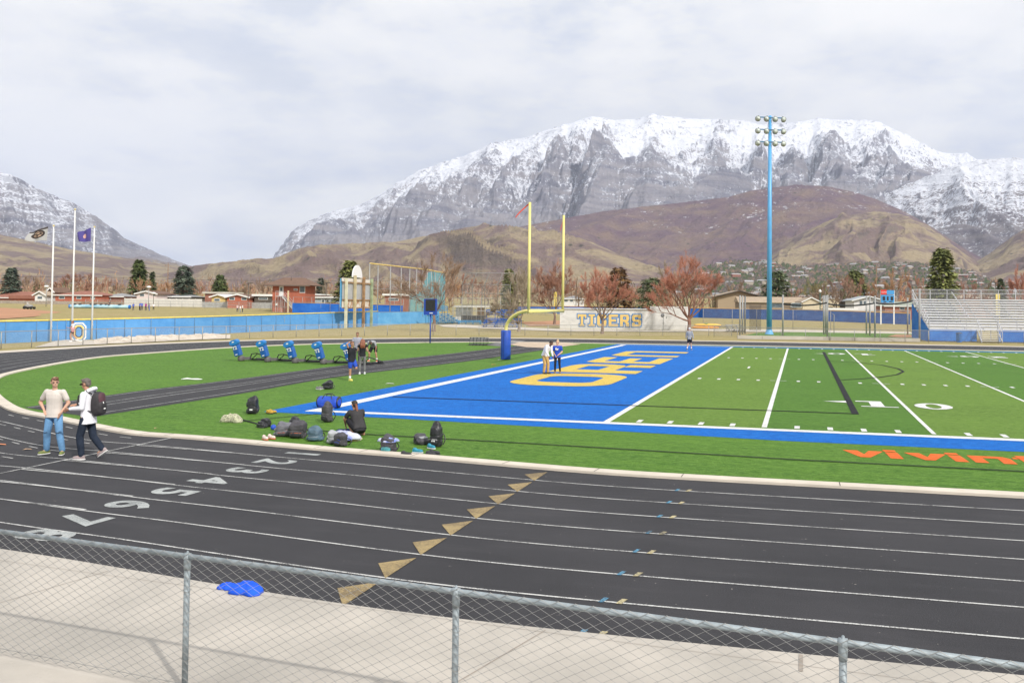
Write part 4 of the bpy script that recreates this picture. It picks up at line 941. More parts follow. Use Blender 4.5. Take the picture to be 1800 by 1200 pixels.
def house(label, px0, px1, eave, base_y, ridge, d, wall, roof, style='hip', wins=(), dep=9, group=None, over=.5, name='house', door=None, trim=None, bury=.6):
    """px0..px1 width; eave, ridge rows; wins = (u0, u1, row top, row bottom) in the photograph"""
    p = lf((px0+px1)/2, d); Wd = (px1-px0)*d/FPX; pxm_ = (px0+px1)/2
    Z = lambda yy: far(pxm_, yy, d).z-p.z
    ze, zr = Z(eave), Z(ridge); zb = min(Z(base_y), 0)-bury
    t_ = thing(name, label, 'house', p, RZ, group)
    b = MB(); b.b2((-Wd/2, 0, zb), (Wd/2, dep, ze)); wl = b.build('wall', wall, t_)
    if style == 'gable_front':
        b = MB(); b.add([(-Wd/2, 0.001, ze), (Wd/2, 0.001, ze), (0, .001, zr-.15), (-Wd/2, dep, ze), (Wd/2, dep, ze), (0, dep, zr-.15)], [(0, 1, 2), (5, 4, 3), (0, 2, 5, 3), (1, 4, 5, 2)]); b.build('gable', wall, t_)
        b = MB(); o = over
        for s_ in (-1, 1): b.add([(0, -o, zr), (s_*(Wd/2+o), -o, ze-.1), (s_*(Wd/2+o), dep+o, ze-.1), (0, dep+o, zr), (0, -o, zr+.18), (s_*(Wd/2+o), -o, ze+.08), (s_*(Wd/2+o), dep+o, ze+.08), (0, dep+o, zr+.18)], [(0, 1, 2, 3), (7, 6, 5, 4), (0, 4, 5, 1), (1, 5, 6, 2), (2, 6, 7, 3)])
        b.build('roof', roof, t_)
        b = MB()
        for s_ in (-1, 1): b.beam((0, -o-.03, zr+.05), (s_*(Wd/2+o), -o-.03, ze-.05), .08, .3)
        b.build('barge_board', trim or FRM, t_)
    elif style == 'flat':
        b = MB(); b.b2((-Wd/2-over, -over, ze), (Wd/2+over, dep+over, zr)); b.build('roof', roof, t_)
    else:
        o = over; rx = Wd/2-(dep/2 if style == 'hip' else -o); rx = max(rx, .2)
        b = MB(); b.add([(-Wd/2-o, -o, ze), (Wd/2+o, -o, ze), (Wd/2+o, dep+o, ze), (-Wd/2-o, dep+o, ze), (-rx, dep/2, zr), (rx, dep/2, zr)], [(0, 1, 5, 4), (1, 2, 5), (2, 3, 4, 5), (3, 0, 4), (3, 2, 1, 0)]); b.build('roof', roof, t_)
        b = MB(); b.b2((-Wd/2-o-.03, -o-.05, ze-.18), (Wd/2+o+.03, -o, ze+.05)); b.build('fascia', trim or FRM, t_)
    for a, c, y0, y1 in wins:
        x0, x1 = (a-pxm_)*d/FPX, (c-pxm_)*d/FPX; z0, z1 = Z(y1), Z(y0)
        b = MB(); b.b2((x0-.1, -.06, z0-.1), (x1+.1, .02, z1+.1)); f = b.build('window', FRM, wl)
        b = MB(); b.b2((x0, -.09, z0), (x1, -.055, z1)); b.build('pane', GLASS, f)
    if door:
        a, c, y0, y1 = door; x0, x1 = (a-pxm_)*d/FPX, (c-pxm_)*d/FPX
        b = MB(); b.b2((x0, -.08, Z(y1)), (x1, .02, Z(y0))); b.build('door', FRM, wl)
    return t_
G_ = 'houses beyond the left ball field'
house('brown roofed house with dark eaves at the far left behind the wooden fence', -20, 64, 523, 528, 512, 245, BRICK2, ROOFR, 'hip', group=G_)
house('low red brick house wing just left of the first flagpole', 20, 74, 525, 530, 519, 238, BRICK, ROOFR, 'flat', group=G_)
house('small white gabled garage beside the first flagpole', 61, 80, 519, 531, 512.5, 232, WHITEW, ROOFT, 'gable_front', [(66, 74, 521, 525)], dep=7, group=G_)
house('chimneyed brick house right behind the first flagpole', 84, 94, 514, 530, 506, 236, BRICK2, ROOFB, 'gable_front', dep=7, group=G_)
house('long red brick ranch house with a white fascia between the flagpoles', 97, 178, 518.6, 531, 511, 232, BRICK, ROOFR, 'hip', [(104, 113, 520.5, 525), (135, 142, 520.5, 525), (160, 166, 520.5, 525)], group=G_)
house('low brick house with a faded grey roof right of the ranch house', 180, 216, 521, 531, 515, 236, BRICK2, ROOFG, 'hip', [(188, 194, 523, 527)], group=G_)
house('pinkish white gabled house behind the white vinyl fence', 240, 275, 516.5, 532, 512, 226, M('pink_white_siding', (.66, .56, .54), .8, .05), ROOFB, 'gable_front', [(246, 253, 516.5, 520.5), (269, 272, 517, 520)], group=G_)
house('grey low roofed house right of the pinkish gabled house', 277, 303, 521, 532, 516.5, 232, DARKW, ROOFG, 'hip', group=G_)
house('grey flat roofed house below the tall dark spruce', 306, 334, 521.5, 532, 518, 230, DARKW, ROOFG, 'hip', group=G_)
house('brick house with a pale flat roof and a yellow wall', 360, 398, 516, 534, 513, 222, BRICK2, M('pale_roof', (.5, .47, .4), .9, .05), 'flat', group=G_)
house('yellow walled carport house left of the small brick house', 372, 396, 522, 534, 518, 214, YELW, FRM, 'gable_front', [(377, 386, 525, 529)], group=G_)
house('small red brick house with a white gable and two windows', 399, 437, 522.5, 537, 517.5, 212, BRICK, ROOFB, 'gable_front', [(404, 412, 523, 527), (425, 433, 523, 527)], group=G_)
house('dark walled house with a white flat roof left of the brick tower', 447, 477, 520.5, 536, 517, 214, DARKW, FRM, 'flat', [(455, 470, 523, 526)], group=G_)
house('brick house with a white flat roof right of the brick tower', 536, 560, 518.5, 540, 516.5, 214, BRICK2, FRM, 'flat', group=G_)
house('low white shed roofed building behind the deep blue windscreen', 547, 592, 524, 545, 521, 205, GREYW, FRM, 'flat', [(566, 570, 527, 532), (574, 578, 527, 532)], group=G_)
house('long low white roofed house seen through the netting poles', 676, 708, 519.5, 540, 516.5, 215, BRICK2, FRM, 'flat', [(684, 700, 524, 528)], group=G_)
G2_ = 'houses beyond the right ball field'
house('grey roofed house with white railings left of the white sign wall', 989, 1026, 525, 541, 519.5, 290, WHITEW, ROOFG, 'hip', [(992, 998, 527, 530), (1002, 1007, 527, 530)], group=G2_)
house('large brown gabled house behind the salmon tree', 1262, 1335, 521.5, 546, 511, 300, M('tan_wall', (.38, .29, .19), .85, .06), ROOFT, 'gable_front', over=1.5, dep=16, group=G2_, trim=DARKW)
house('long brown roofed ranch house with dark windows behind the floodlight pole', 1300, 1412, 531, 548, 521.5, 285, M('dark_tan_wall', (.22, .17, .12), .85, .1), ROOFT, 'gable', [(1357, 1376, 533, 540), (1390, 1398, 533, 540)], group=G2_, trim=M('tan_fascia', (.5, .42, .3), .7))
house('cream gable end of the ranch house left of the green lamp post', 1411, 1441, 531, 546, 523, 276, CREAMW, ROOFT, 'gable_front', [(1392, 1408, 533, 540)], group=G2_)
house('dark roofed cream house further back by the green lamp post', 1425, 1474, 524, 545, 519, 315, CREAMW, ROOFG, 'gable', [(1432, 1440, 526, 530)], group=G2_)
house('white and blue grey house with a low gable left of the small scoreboard', 1501, 1552, 528.5, 548, 521, 262, WHITEW, M('slate_roof', (.33, .36, .38), .9), 'gable_front', [(1511, 1516, 529, 535), (1518, 1522, 529, 535), (1535, 1540, 529, 533)], group=G2_, over=.9)
house('dark green roofed house left of the white house', 1490, 1503, 530, 545, 524, 280, DARKW, ROOFG, 'hip', group=G2_)
house('low brick house with a dull green roof left of the silver bleachers', 1556, 1640, 538, 550, 530, 250, BRICK2, M('green_roof', (.28, .31, .25), .9), 'hip', [(1582, 1590, 540, 544), (1603, 1612, 540, 544)], group=G2_)
house('tan roofed house seen through the bleacher railing', 1660, 1745, 523, 540, 516, 330, M('rust_wall', (.42, .24, .14), .9), ROOFT, 'hip', group=G2_)
# boundary fences behind the left field
def wall_run(name, label, px0, px1, d, z_top_row, mat, th=.12, n=8, posts=True, cat='fence'):
    t_ = thing(name, label, cat); b = MB(); pb = []
    P_ = [lf(px0+(px1-px0)*k/n, d) for k in range(n+1)]
    for p, q in zip(P_, P_[1:]):
        h = far((px0+px1)/2, z_top_row, d).z; b.beam((p.x, p.y, (p.z-.3+h)/2), (q.x, q.y, (p.z-.3+h)/2), th, h-p.z+.3)
        pb.append((p, h))
    b.build('panel', mat, t_)
    if posts:
        for p, h in pb: c = MB(); c.box((p.x, p.y, (p.z+h+.1)/2-.1), (.16, .16, h-p.z+.3)); c.build('post', mat, t_)
    return t_
wall_run('wooden_fence', 'weathered grey brown board fence at the back of the left ball field', -60, 142, 222, 528.5, M('weathered_boards', (.33, .28, .23), .9, .2, 3), n=14)
wall_run('brown_fence', 'brown panel fence between the board fence and the white vinyl fence', 143, 217, 224, 530, M('brown_boards', (.30, .20, .14), .9, .2, 2), n=6)
wall_run('vinyl_fence', 'long white vinyl fence behind the ball players in blue', 219, 355, 218, 525, M('white_vinyl', (.62, .60, .56), .6, .05, 1), n=12)
wall_run('metal_fence', 'grey slatted fence right of the white vinyl fence', 356, 478, 214, 531.5, M('grey_slats', (.36, .36, .35), .7, .15, 3), n=10)
pipe_fence('yard_fence', 'pipe and chain link fence before the small brick houses', [lf(150, 205), lf(300, 203), lf(420, 200), lf(514, 196)], 1.6, 3.0, (1.6, .9))
wall_run('vinyl_railing', 'low white vinyl railing right of the cream gable', 1455, 1508, 258, 541.5, FRM, n=5)
# red brick tower ---------------------------------------------------------
dT = 186; pT = lf(508, dT); ZT = lambda yy: far(508, yy, dT).z-pT.z; XT = lambda x: (x-508)*dT/FPX
TWR = thing('brick_tower', 'two storey red brick announcer tower with brown hip roof and outside stairs', 'building', pT, RZ)
b = MB(); b.b2((XT(478.5), 0, -1.5), (XT(536), 6.6, ZT(501.5))); wl = b.build('wall', BRICK, TWR)
b = MB(); zz0, zz1 = ZT(501.2), ZT(487.3); b.add([(XT(466), -1.3, zz0), (XT(547.5), -1.3, zz0), (XT(547.5), 7.9, zz0), (XT(466), 7.9, zz0), (XT(488.5), 3.3, zz1), (XT(526), 3.3, zz1)], [(0, 1, 5, 4), (1, 2, 5), (2, 3, 4, 5), (3, 0, 4), (3, 2, 1, 0)]); rf_ = b.build('roof', ROOFB, TWR)
b = MB(); b.cyl((XT(506.5), 1.6, (zz0+zz1)/2), .06, 1.1, 6); b.build('vent_pipe', DARKW, rf_)
b = MB(); b.b2((XT(466), -1.34, zz0-.22), (XT(547.5), -1.3, zz0+.02)); b.build('fascia', M('fascia_brown', (.13, .09, .07), .7), TWR)
def win(x0, x1, y0, y1, par, nm='window'):
    b = MB(); b.b2((XT(x0), -.07, ZT(y1)), (XT(x1), .02, ZT(y0))); f = b.build(nm, FRM, par); b = MB(); b.b2((XT(x0+.9), -.10, ZT(y1-.9)), (XT(x1-.9), -.065, ZT(y0+.9))); b.build('pane', GLASS, f)
win(526.3, 536, 502.3, 514.5, wl); win(516, 522.5, 507, 510.6, wl)
b = MB(); b.b2((XT(490.5), -.07, ZT(520)), (XT(498), .02, ZT(503))); dr = b.build('door', FRM, wl); b = MB(); b.b2((XT(492.3), -.1, ZT(512)), (XT(496), -.065, ZT(505.5))); b.build('pane', GLASS, dr)
SG = M('stair_steel', (.50, .50, .50), .6, .08, 2)
st = bpy.data.objects.new('outside_stairs', None); COL.objects.link(st); st.parent = TWR
b = MB(); zl = ZT(520.3); b.b2((XT(489), -1.5, zl-.12), (XT(500), -.1, zl)); b.build('landing', SG, st)
b = MB()
for k in range(13): t_ = k/12; x = XT(500)+(XT(521)-XT(500))*t_; z = zl+(ZT(545)-zl)*t_; b.b2((x, -1.45, z-.2), (x+.32, -.15, z-.14))
b.build('tread', SG, st)
b = MB()
for y in (-1.5, -.12): b.beam((XT(500), y, zl-.1), (XT(521.5), y, ZT(545.5)), .06, .25); b.beam((XT(500), y, zl+1.0), (XT(521.5), y, ZT(545.5)+1.0), .05, .05)
for x in (489, 493, 497, 500): b.beam((XT(x), -1.5, zl+1.0 if x != 493 else zl+1), (XT(x), -1.5, -.5), .06, .06)
b.beam((XT(489), -1.5, zl+1.0), (XT(500), -1.5, zl+1.0), .05, .05)
for k in range(1, 9): t_ = k/9; x = XT(500)+(XT(521.5)-XT(500))*t_; z = zl+(ZT(545.5)-zl)*t_; b.beam((x, -1.5, z), (x, -1.5, z+1), .035, .035)
b.build('railing', SG, st)
b = MB(); b.b2((XT(511.3), -2.2, -.5), (XT(514), -2.12, ZT(511))); b.build('foul_board', M('tan_board', (.60, .48, .30), .7), TWR)
b = MB(); b.b2((XT(484.5), -.25, ZT(537)), (XT(488), -.02, ZT(533))); b.build('utility_box', FRM, TWR)
pipe_fence('tower_fence', 'chain link fence panels at the foot of the brick tower', [lf(478, 182), lf(500, 181), lf(514, 180)], 2.4, 2.5, (2.4, 1.2))
# white sign wall ---------------------------------------------------------
w0, w1 = at(984, 577), at(1207, 580); wd = (w1-w0).normalized(); wn = Vector((-wd.y, wd.x, 0)); LWl = (w1-w0).length
h0 = far(1060, 543.3, depth(w0.lerp(w1, .35))).z; h1 = far(1175, 538.6, depth(w0.lerp(w1, .85))).z; ls = (at(1143, 579)-w0).dot(wd)
WTH = thing('sign_wall', 'long whitewashed dugout wall painted with the word TIGERS in gold and blue', 'wall')
def wall_mat():
    mt, t, b = nodes_of('whitewashed_block'); L = t.links; g = t.nodes.new('ShaderNodeTexCoord'); P = g.outputs['Object']; b.inputs['Roughness'].default_value = .85
    n = noise(t, mapping(t, P, (.5, .5, 1)), .8, 6, .65, 1.0); k = ramp(t, n, [(.32, (.47, .46, .44, 1)), (.5, (.64, .63, .60, 1)), (.7, (.70, .69, .66, 1))]); L.new(k, b.inputs['Base Color']); return mt
WM_ = wall_mat()
b = MB(); q = w0+wd*ls/2+wn*3; b.box((q.x, q.y, h0/2-.1), (ls, 6, h0+.2), math.atan2(wd.y, wd.x)); b.build('wall', WM_, WTH)
b = MB(); q = w0+wd*(ls+(LWl-ls)/2)+wn*3; b.box((q.x, q.y, h1/2-.1), (LWl-ls-.004, 6, h1+.2), math.atan2(wd.y, wd.x)); b.build('taller_wall', WM_, WTH)
b = MB(); q = w0+wd*ls/2+wn*3; b.box((q.x, q.y, h0+.05), (ls+.3, 6.4, .09), math.atan2(wd.y, wd.x)); b.build('coping', FRM, WTH)
SER = .17
LET = {'T': [(0, .8, 1, 1), (.36, 0, .64, .8), (.22, 0, .78, .14), (0, .66, .16, .8), (.84, .66, 1, .8)], 'I': [(.1, .84, .9, 1), (.1, 0, .9, .16), (.34, .16, .66, .84)],
       'G': [(0, .12, .3, .88), (.1, .8, .95, 1), (.1, 0, .95, .2), (.7, .2, .98, .5), (.5, .36, .98, .52), (.7, .66, .95, .8)], 'E': [(0, 0, .3, 1), (.3, .8, 1, 1), (.3, 0, 1, .2), (.3, .4, .8, .6)],
       'R': [(.04, 0, .34, 1), (.34, .82, .9, 1), (.34, .4, .9, .58), (.66, .55, .97, .86), (.62, 0, .97, .34), (.5, .3, .8, .44)], 'S': [(.06, .5, .34, .9), (.14, .8, .95, 1), (.66, .68, .95, .8), (.14, .4, .88, .6), (.68, .1, .96, .5), (.06, 0, .88, .2), (.05, .2, .34, .32)]}
gold = MB(); blue = MB(); dW = depth(w0.lerp(w1, .35)); zt_, zb_ = far(1070, 552.5, dW).z, far(1070, 573.3, dW).z; H_ = zt_-zb_
ang = math.atan2(wd.y, wd.x)
cx = [(1011.5, 1028.5), (1031, 1046.5), (1049, 1067), (1070.5, 1088), (1091, 1109), (1112.5, 1131)]
for ch, (a, c) in zip('TIGERS', cx):
    s0 = (at(a, 578)-w0).dot(wd); s1 = (at(c, 578)-w0).dot(wd)
    for k_, (x0, y0, x1, y1) in enumerate(LET[ch]):
        for mb_, e_, o_ in ((gold, 0, -.05), (blue, .13, -.02)):
            u0, u1, v0_, v1_ = s0+(s1-s0)*x0-e_, s0+(s1-s0)*x1+e_, zb_+H_*y0-e_, zb_+H_*y1+e_
            q = w0+wd*((u0+u1)/2)+wn*(o_-k_*.0015); mb_.box((q.x, q.y, (v0_+v1_)/2), (u1-u0, .02, v1_-v0_), ang)
gold.build('gold_lettering', M('gold_wall_paint', (.74, .52, .18), .8, .05), WTH); blue.build('blue_outline', M('blue_wall_paint', (.06, .22, .50), .8, .08), WTH)
b = MB(); q = at(1166, 580)-wn*.25; b.tube([q, Vector((q.x, q.y, 2.05))], .05, 6); b.lathe((q.x-.1, q.y, 2.05), [(.1, -.05), (.3, 0), (.28, .08)], 12, axis=(-.3, -1, .2)); b.box((q.x+.45, q.y, 1.75), (.1, .1, .3)); b.box((q.x, q.y, .95), (.5, .06, .05)); b.build('wall_fan', GALV2, WTH)
# blue bleachers ----------------------------------------------------------
BBL = M('bleacher_blue', (.02, .10, .36), .5, .12, 2); BBL2 = M('bleacher_faded_blue', (.06, .22, .40), .6, .12, 2)
def bleacher(label, loc, rz, Wd, rows, rise, run, mat, rail=True, group=None):
    t_ = thing('bleachers', label, 'bleachers', loc, rz, group)
    for r_ in range(rows):
        b = MB(); b.box((0, r_*run, .42+r_*rise), (Wd, .28, .05)); b.box((0, r_*run-.14, .38+r_*rise), (Wd, .02, .14)); b.build('seat_plank', mat, t_)
        b = MB(); b.box((0, r_*run+.36, .12+r_*rise), (Wd, .28, .05)); b.build('foot_plank', mat, t_)
    b = MB()
    for s_ in (-1, -.33, .33, 1):
        x = s_*(Wd/2-.2); b.beam((x, -.1, .05), (x, rows*run, .05), .06); b.beam((x, -.1, .1), (x, rows*run-.2, rows*rise+.05), .07)
        for r_ in range(rows): b.beam((x, r_*run, .05), (x, r_*run, .4+r_*rise), .05)
    b.build('frame', mat, t_)
    if rail:
        b = MB(); zt = .42+rows*rise; y = rows*run-.15
        for s_ in range(5): x = -Wd/2+Wd*s_/4; b.beam((x, y, .05), (x, y, zt+1.0), .06)
        for z in (.35, .68, 1.0): b.beam((-Wd/2, y, zt+z), (Wd/2, y, zt+z), .07, .16)
        b.build('back_rail', mat, t_)
    return t_
pb = at(878, 575.5); bleacher('royal blue bleachers with back rails behind the goal post base', pb, .1, 64*depth(pb)/FPX, 5, .22, .55, BBL, group='small blue bleachers')
pb = at(790, 569); bleacher('faded blue bleachers seen from the side behind the play clock', pb, 1.25, 5.5, 5, .3, .6, BBL2, group='small blue bleachers')
pb = at(826, 570.5); bleacher('low light blue bleacher bench right of the faded blue bleachers', pb, .6, 4.0, 2, .25, .6, BBL2, rail=False, group='small blue bleachers')
pb = at(1296, 583); bleacher('small bare metal bleacher beside the yellow kayaks', pb, .5, 2.6, 3, .25, .5, GALV2, rail=False, group='small blue bleachers')
# white dugout box, dark fence panels, backstop
d1 = at(823, 567.5); dd1 = depth(d1)
DG = thing('dugout', 'white dugout shed with a black fence screen left of the blue bleachers', 'dugout', (d1.x, d1.y, 0), RZ)
zt = far(823, 537.5, dd1).z; b = MB(); b.b2((-27*dd1/FPX, 3, 0), (0, 5.5, zt-.25)); b.build('wall', WHITEW, DG)
b = MB(); b.b2((-28*dd1/FPX, 1.2, zt-.2), (37*dd1/FPX, 6, zt)); b.build('roof', FRM, DG)
b = MB(); b.b2((12*dd1/FPX, 2.8, 0), (24*dd1/FPX, 3.0, zt-.3)); b.build('wood_panel', M('plywood', (.45, .28, .15), .8, .15), DG)
b = MB(); b.b2((-14*dd1/FPX, .8, .05), (32*dd1/FPX, .86, 1.3)); b.build('screen_panel', M('black_screen_cloth', (.03, .03, .035), .8, .2), DG)
b = MB()
for k in range(9): x = (-27+8*k)*dd1/FPX; b.cyl((x, .75, 0), .04, 3.0, 6)
for z in (1.35, 2.2, 3.0): b.tube([(-27*dd1/FPX, .75, z), (37*dd1/FPX, .75, z)], .03, 5)
b.build('pipe_frame', GALV2, DG)
BS = thing('backstop', 'tall chain link ball backstop with overhanging grey frame', 'backstop')
dB = 165; bsx = [812, 830, 852, 875, 897]; b = MB(); tp = []
for x in bsx:
    p = lf(x, dB, 0); b.tube([p, p+Vector((0, 0, 7.1)), p+Vector((1.6, -2.0, 9.2))], .07, 6); tp.append((p, p+Vector((1.6, -2.0, 9.2))))
for z in (3.2, 5.4, 7.1): b.tube([t_[0]+Vector((0, 0, z)) for t_ in tp], .05, 5)
b.tube([t_[1] for t_ in tp], .05, 5); b.build('frame', GALV2, BS)
b = MB()
for p, q in zip(tp, tp[1:]): b.add([p[0], q[0], q[0]+Vector((0, 0, 7.1)), p[0]+Vector((0, 0, 7.1)), p[1], q[1]], [(0, 1, 2, 3), (3, 2, 5, 4)])
b.build('chain_mesh', LINKM, BS)
pipe_fence('outfield_pipe_fence', 'grey chain link fence standing above the rear blue wall left of the sign wall', [at(905, 556), at(985, 557)], 5.2, 4.5, (5.2, 3.9))
pipe_fence('dugout_side_fence', 'tall chain link fence between the netting poles and the backstop', [lf(795, 150, 0), lf(812, 150, 0), lf(880, 148, 0)], 4.4, 4.0, (4.4, 2.2))
for lab, px, y0, y1, d in (('yellow foul pole left of the right goal post upright', 978, 513, 550, 240), ('yellow foul pole standing behind the silver bleachers', 1757, 516, 560, 150)):
    p = lf(px, d, 0); t_ = thing('foul_pole', lab, 'foul pole', p, RZ); h = far(px, y0, d).z
    b = MB(); b.box((0, 0, h/2), (.12, .12, h)); b.build('pole', YC, t_); b = MB(); b.box((-.35, 0, h-2.0), (.62, .05, 4)); b.build('side_screen', YC, t_)
# silver bleachers --------------------------------------------------------
ALU = M('aluminium_plank', (.72, .72, .73), .5, .05, 1, metal=.1); ALU2 = M('galvanised_frame', (.50, .50, .52), .5, .1, 2, metal=.3); BPN = screen_mat('blue_panel', (.02, .14, .50, 1), (.05, .22, .62, 1))
SBL = thing('grandstand', 'silver aluminium grandstand with blue skirt panels and front stairs at the right', 'bleachers', (18.6, 70.6, 0), .055)
rows = 11; run = .80; zf = 1.22; top_z = 4.30; rise = (top_z-zf-.3)/(rows-1); Wb = 50
for r_ in range(rows):
    b = MB()
    z = zf+.42+r_*rise; y = .9+r_*run
    b.box((Wb/2, y, z), (Wb, .27, .05)); b.box((Wb/2, y-.13, z-.02), (Wb, .02, .09)); b.box((Wb/2, y+.13, z-.09), (Wb, .03, .18)); b.build('seat_plank', ALU, SBL)
    b = MB(); b.box((Wb/2, y+.34, z-.36), (Wb, .34, .05)); b.box((Wb/2, y+.5, z-.36+.07), (Wb, .03, .12)); b.build('foot_plank', ALU, SBL)
b = MB(); b.b2((0, 0, zf-.03), (Wb, .78, zf+.03)); b.build('front_walkway', ALU, SBL)
b = MB()
for x in [0.15+k*1.83 for k in range(28)]:
    b.beam((x, .8, zf-.1), (x, .9+rows*run, top_z+.1), .08, .1); b.beam((x, .9+rows*run, 0), (x, .9+rows*run, top_z+1.2), .07)
    for k in (2, 6): b.beam((x, .9+k*run, 0), (x, .9+k*run, zf+k*rise), .07)
b.build('frame', ALU2, SBL)
xs0, xs1 = 4.75, 6.6
for x0, x1 in ((0.02, xs0-.1), (xs1+.1, Wb)):
    b = MB(); b.b2((x0, -.04, .05), (x1, -.01, zf-.03)); b.build('skirt_panel', BPN, SBL)
    b = MB()
    for z in (.55, 1.05): b.beam((x0, .02, zf+z), (x1, .02, zf+z), .05)
    x = x0
    while x <= x1: b.beam((x, .02, 0), (x, .02, zf+1.05), .05); x += 1.83
    b.build('front_rail', ALU2, SBL)
b = MB(); yb = .9+rows*run; rl = top_z+1.25
b.add([(-.03, 0, 0), (-.03, yb, 0), (-.03, yb, top_z-.3), (-.03, 0, zf)], [(3, 2, 1, 0)]); b.build('side_panel', BPN, SBL)
b = MB()
for z in (rl, rl-.45): b.beam((0, yb, z), (Wb, yb, z), .05)
b.beam((0, yb, rl), (0, .1, zf+1.1), .05); b.beam((0, yb, rl-.5), (0, .1, zf+.6), .05)
for k in range(8): t_ = k/7; b.beam((0, .1+(yb-.1)*t_, zf+(top_z-zf)*t_), (0, .1+(yb-.1)*t_, zf+1.1+(rl-zf-1.1)*t_), .045)
b.build('guard_rail', ALU2, SBL)
b = MB(); b.add([(0, yb+.02, top_z+.1), (Wb, yb+.02, top_z+.1), (Wb, yb+.02, rl), (0, yb+.02, rl)], [(0, 1, 2, 3)]); b.build('guard_mesh', fabric_mat('guard_mesh_wire', (.35, .35, .35, 1), .22), SBL)
stp = bpy.data.objects.new('front_stairs', None); COL.objects.link(stp); stp.parent = SBL
for k in range(6): b = MB(); b.b2((xs0, -1.75+k*.29, .18*(k+1)-.04+.02), (xs1, -1.75+k*.29+.3, .18*(k+1)+.02)); b.build('tread', ALU, stp)
b = MB()
for x in (xs0-.05, xs1+.05):
    b.beam((x, -1.85, .0), (x, .05, zf), .07, .2); b.beam((x, -1.85, 1.0), (x, .05, zf+1.05), .05)
    for k in range(4): t_ = k/3; b.beam((x, -1.85+1.9*t_, zf*t_), (x, -1.85+1.9*t_, zf*t_+1.02), .045)
for y, z in ((1.5, 1.3), (9.6, top_z)): pass
b.beam(((xs0+xs1)/2-1.5, 1.2, zf+1.3), ((xs0+xs1)/2-1.5, yb-.6, top_z+1.0), .05)
b.build('handrail', ALU2, stp)
t_ = thing('trash_can', 'blue trash can standing against the grandstand skirt', 'trash can', at(1686, 601.5))
b = MB(); b.lathe((0, 0, 0), [(.24, 0), (.27, .05), (.30, .8), (.32, .82), (.31, .88)], 14); b.build('body', BPN, t_); b = MB(); b.lathe((0, 0, .88), [(.33, 0), (.30, .08), (.1, .14)], 14); b.build('lid', M('lid_dark', (.03, .06, .12), .6), t_)
# throwing cage -----------------------------------------------------------
CG = thing('throwing_cage', 'tall grey poles of the discus throwing cage with black netting on a sagging cable', 'cage')
cage = [(1300.5, 589, 519), (1305, 587.5, 519.5), (1309.5, 586, 520), (1376, 590.5, 518), (1448, 588, 519.5), (1451.5, 587, 519), (1454.5, 592, 518), (1523, 588, 521), (1529, 590, 520.5), (1538, 593, 519.5), (1595.5, 589, 523), (1605.5, 591, 521), (1616.5, 600, 507)]
tops = []
for px, y0, y1 in cage:
    p = at(px, y0); h = far(px, y1, depth(p)).z; b = MB(); b.cyl(p, .10, h, 8); b.build('pole', GALV2, CG); tops.append((p, h))
BN = fabric_mat('black_net', (.03, .03, .03, 1), .42)
def swag(mb, a, b_, z0, z1, sag, zlow=None, n=10, w_=.05):
    vs = []
    for k in range(n+1):
        t_ = k/n; c = a.lerp(b_, t_); z = z0*(1-t_)+z1*t_-sag*4*t_*(1-t_); vs += [(c.x, c.y, z+w_), (c.x, c.y, z-w_ if zlow is None else zlow)]
    mb.add(vs, [(2*k, 2*k+1, 2*k+3, 2*k+2) for k in range(n)])
b = MB()
for i, j, za, zb2 in ((3, 6, 3.75, 3.95), (6, 9, 3.8, 3.95), (9, 11, 3.95, 4.3)): 
    b.tube([tops[i][0].lerp(tops[j][0], k/10)+Vector((0, 0, za+(zb2-za)*k/10-.4*4*(k/10)*(1-k/10)*.6)) for k in range(11)], .10, 6)
b.build('gathered_net', M('net_black', (.025, .028, .03), .9, .2), CG)
b = MB(); q0 = at(1317, 581); q1_ = at(1338, 581); swag(b, q0, q1_, 3.6, 3.6, .1, .05); b.build('hanging_net', BN, CG)
b = MB(); q0 = at(1455, 588); q1_ = at(1466, 588); b.tube([q0, q0+Vector((0, 0, 2.9)), Vector((q1_.x, q1_.y, 2.5)), q1_], .05, 6); b.build('gate_frame', GALV2, CG)
polyobj('cage_turf', [near_line([(1300, 592), (1330, 585), (1400, 583.8), (1610, 587), (1620, 598), (1460, 594.5)])], .02, TG)
polyobj('cage_path', [near_line([(1205, 581), (1210, 578), (1380, 579), (1600, 583), (1605, 587), (1400, 583.6), (1300, 583)])], .012, CN2)
polyobj('throwing_circle', [near_line([(1560, 591.5), (1575, 588), (1600, 588.5), (1612, 592), (1590, 594)])], .028, DIRT)
polyobj('dugout_path', [near_line([(770, 571.5), (800, 570), (985, 578), (1207, 581.5), (1207, 583), (984, 582), (780, 574.5)])], .012, CN2)
polyobj('ball_diamond', [near_line([(915, 566), (985, 563), (985, 572), (930, 573)]), near_line([(1215, 577), (1225, 570), (1262, 570.5), (1268, 574), (1245, 577)])], .014, DIRT)
# yellow kayaks on the grass
for i, (dx, z, lab) in enumerate(((0, .18, 'lower yellow orange kayak beside the ball diamond'), (.3, .55, 'upper yellow kayak with a green cover lying on another kayak'))):
    q = at(1240, 577.5); t_ = thing('kayak', lab, 'kayak', (q.x+dx, q.y, z), .2)
    b = MB(); b.ell((0, 0, 0), (2.1, .36, .22), 18, 9, p=.9); b.build('hull', M('kayak_yellow', (.75, .45, .06), .4, .1) if i else M('kayak_orange', (.75, .33, .06), .4, .1), t_)
    b = MB(); b.lathe((-.2, 0, .17), [(.34, 0), (.36, .05), (.25, .08)], 14); b.build('cockpit_rim', M('green_cover', (.03, .25, .12), .6) if i else DARKW, t_)
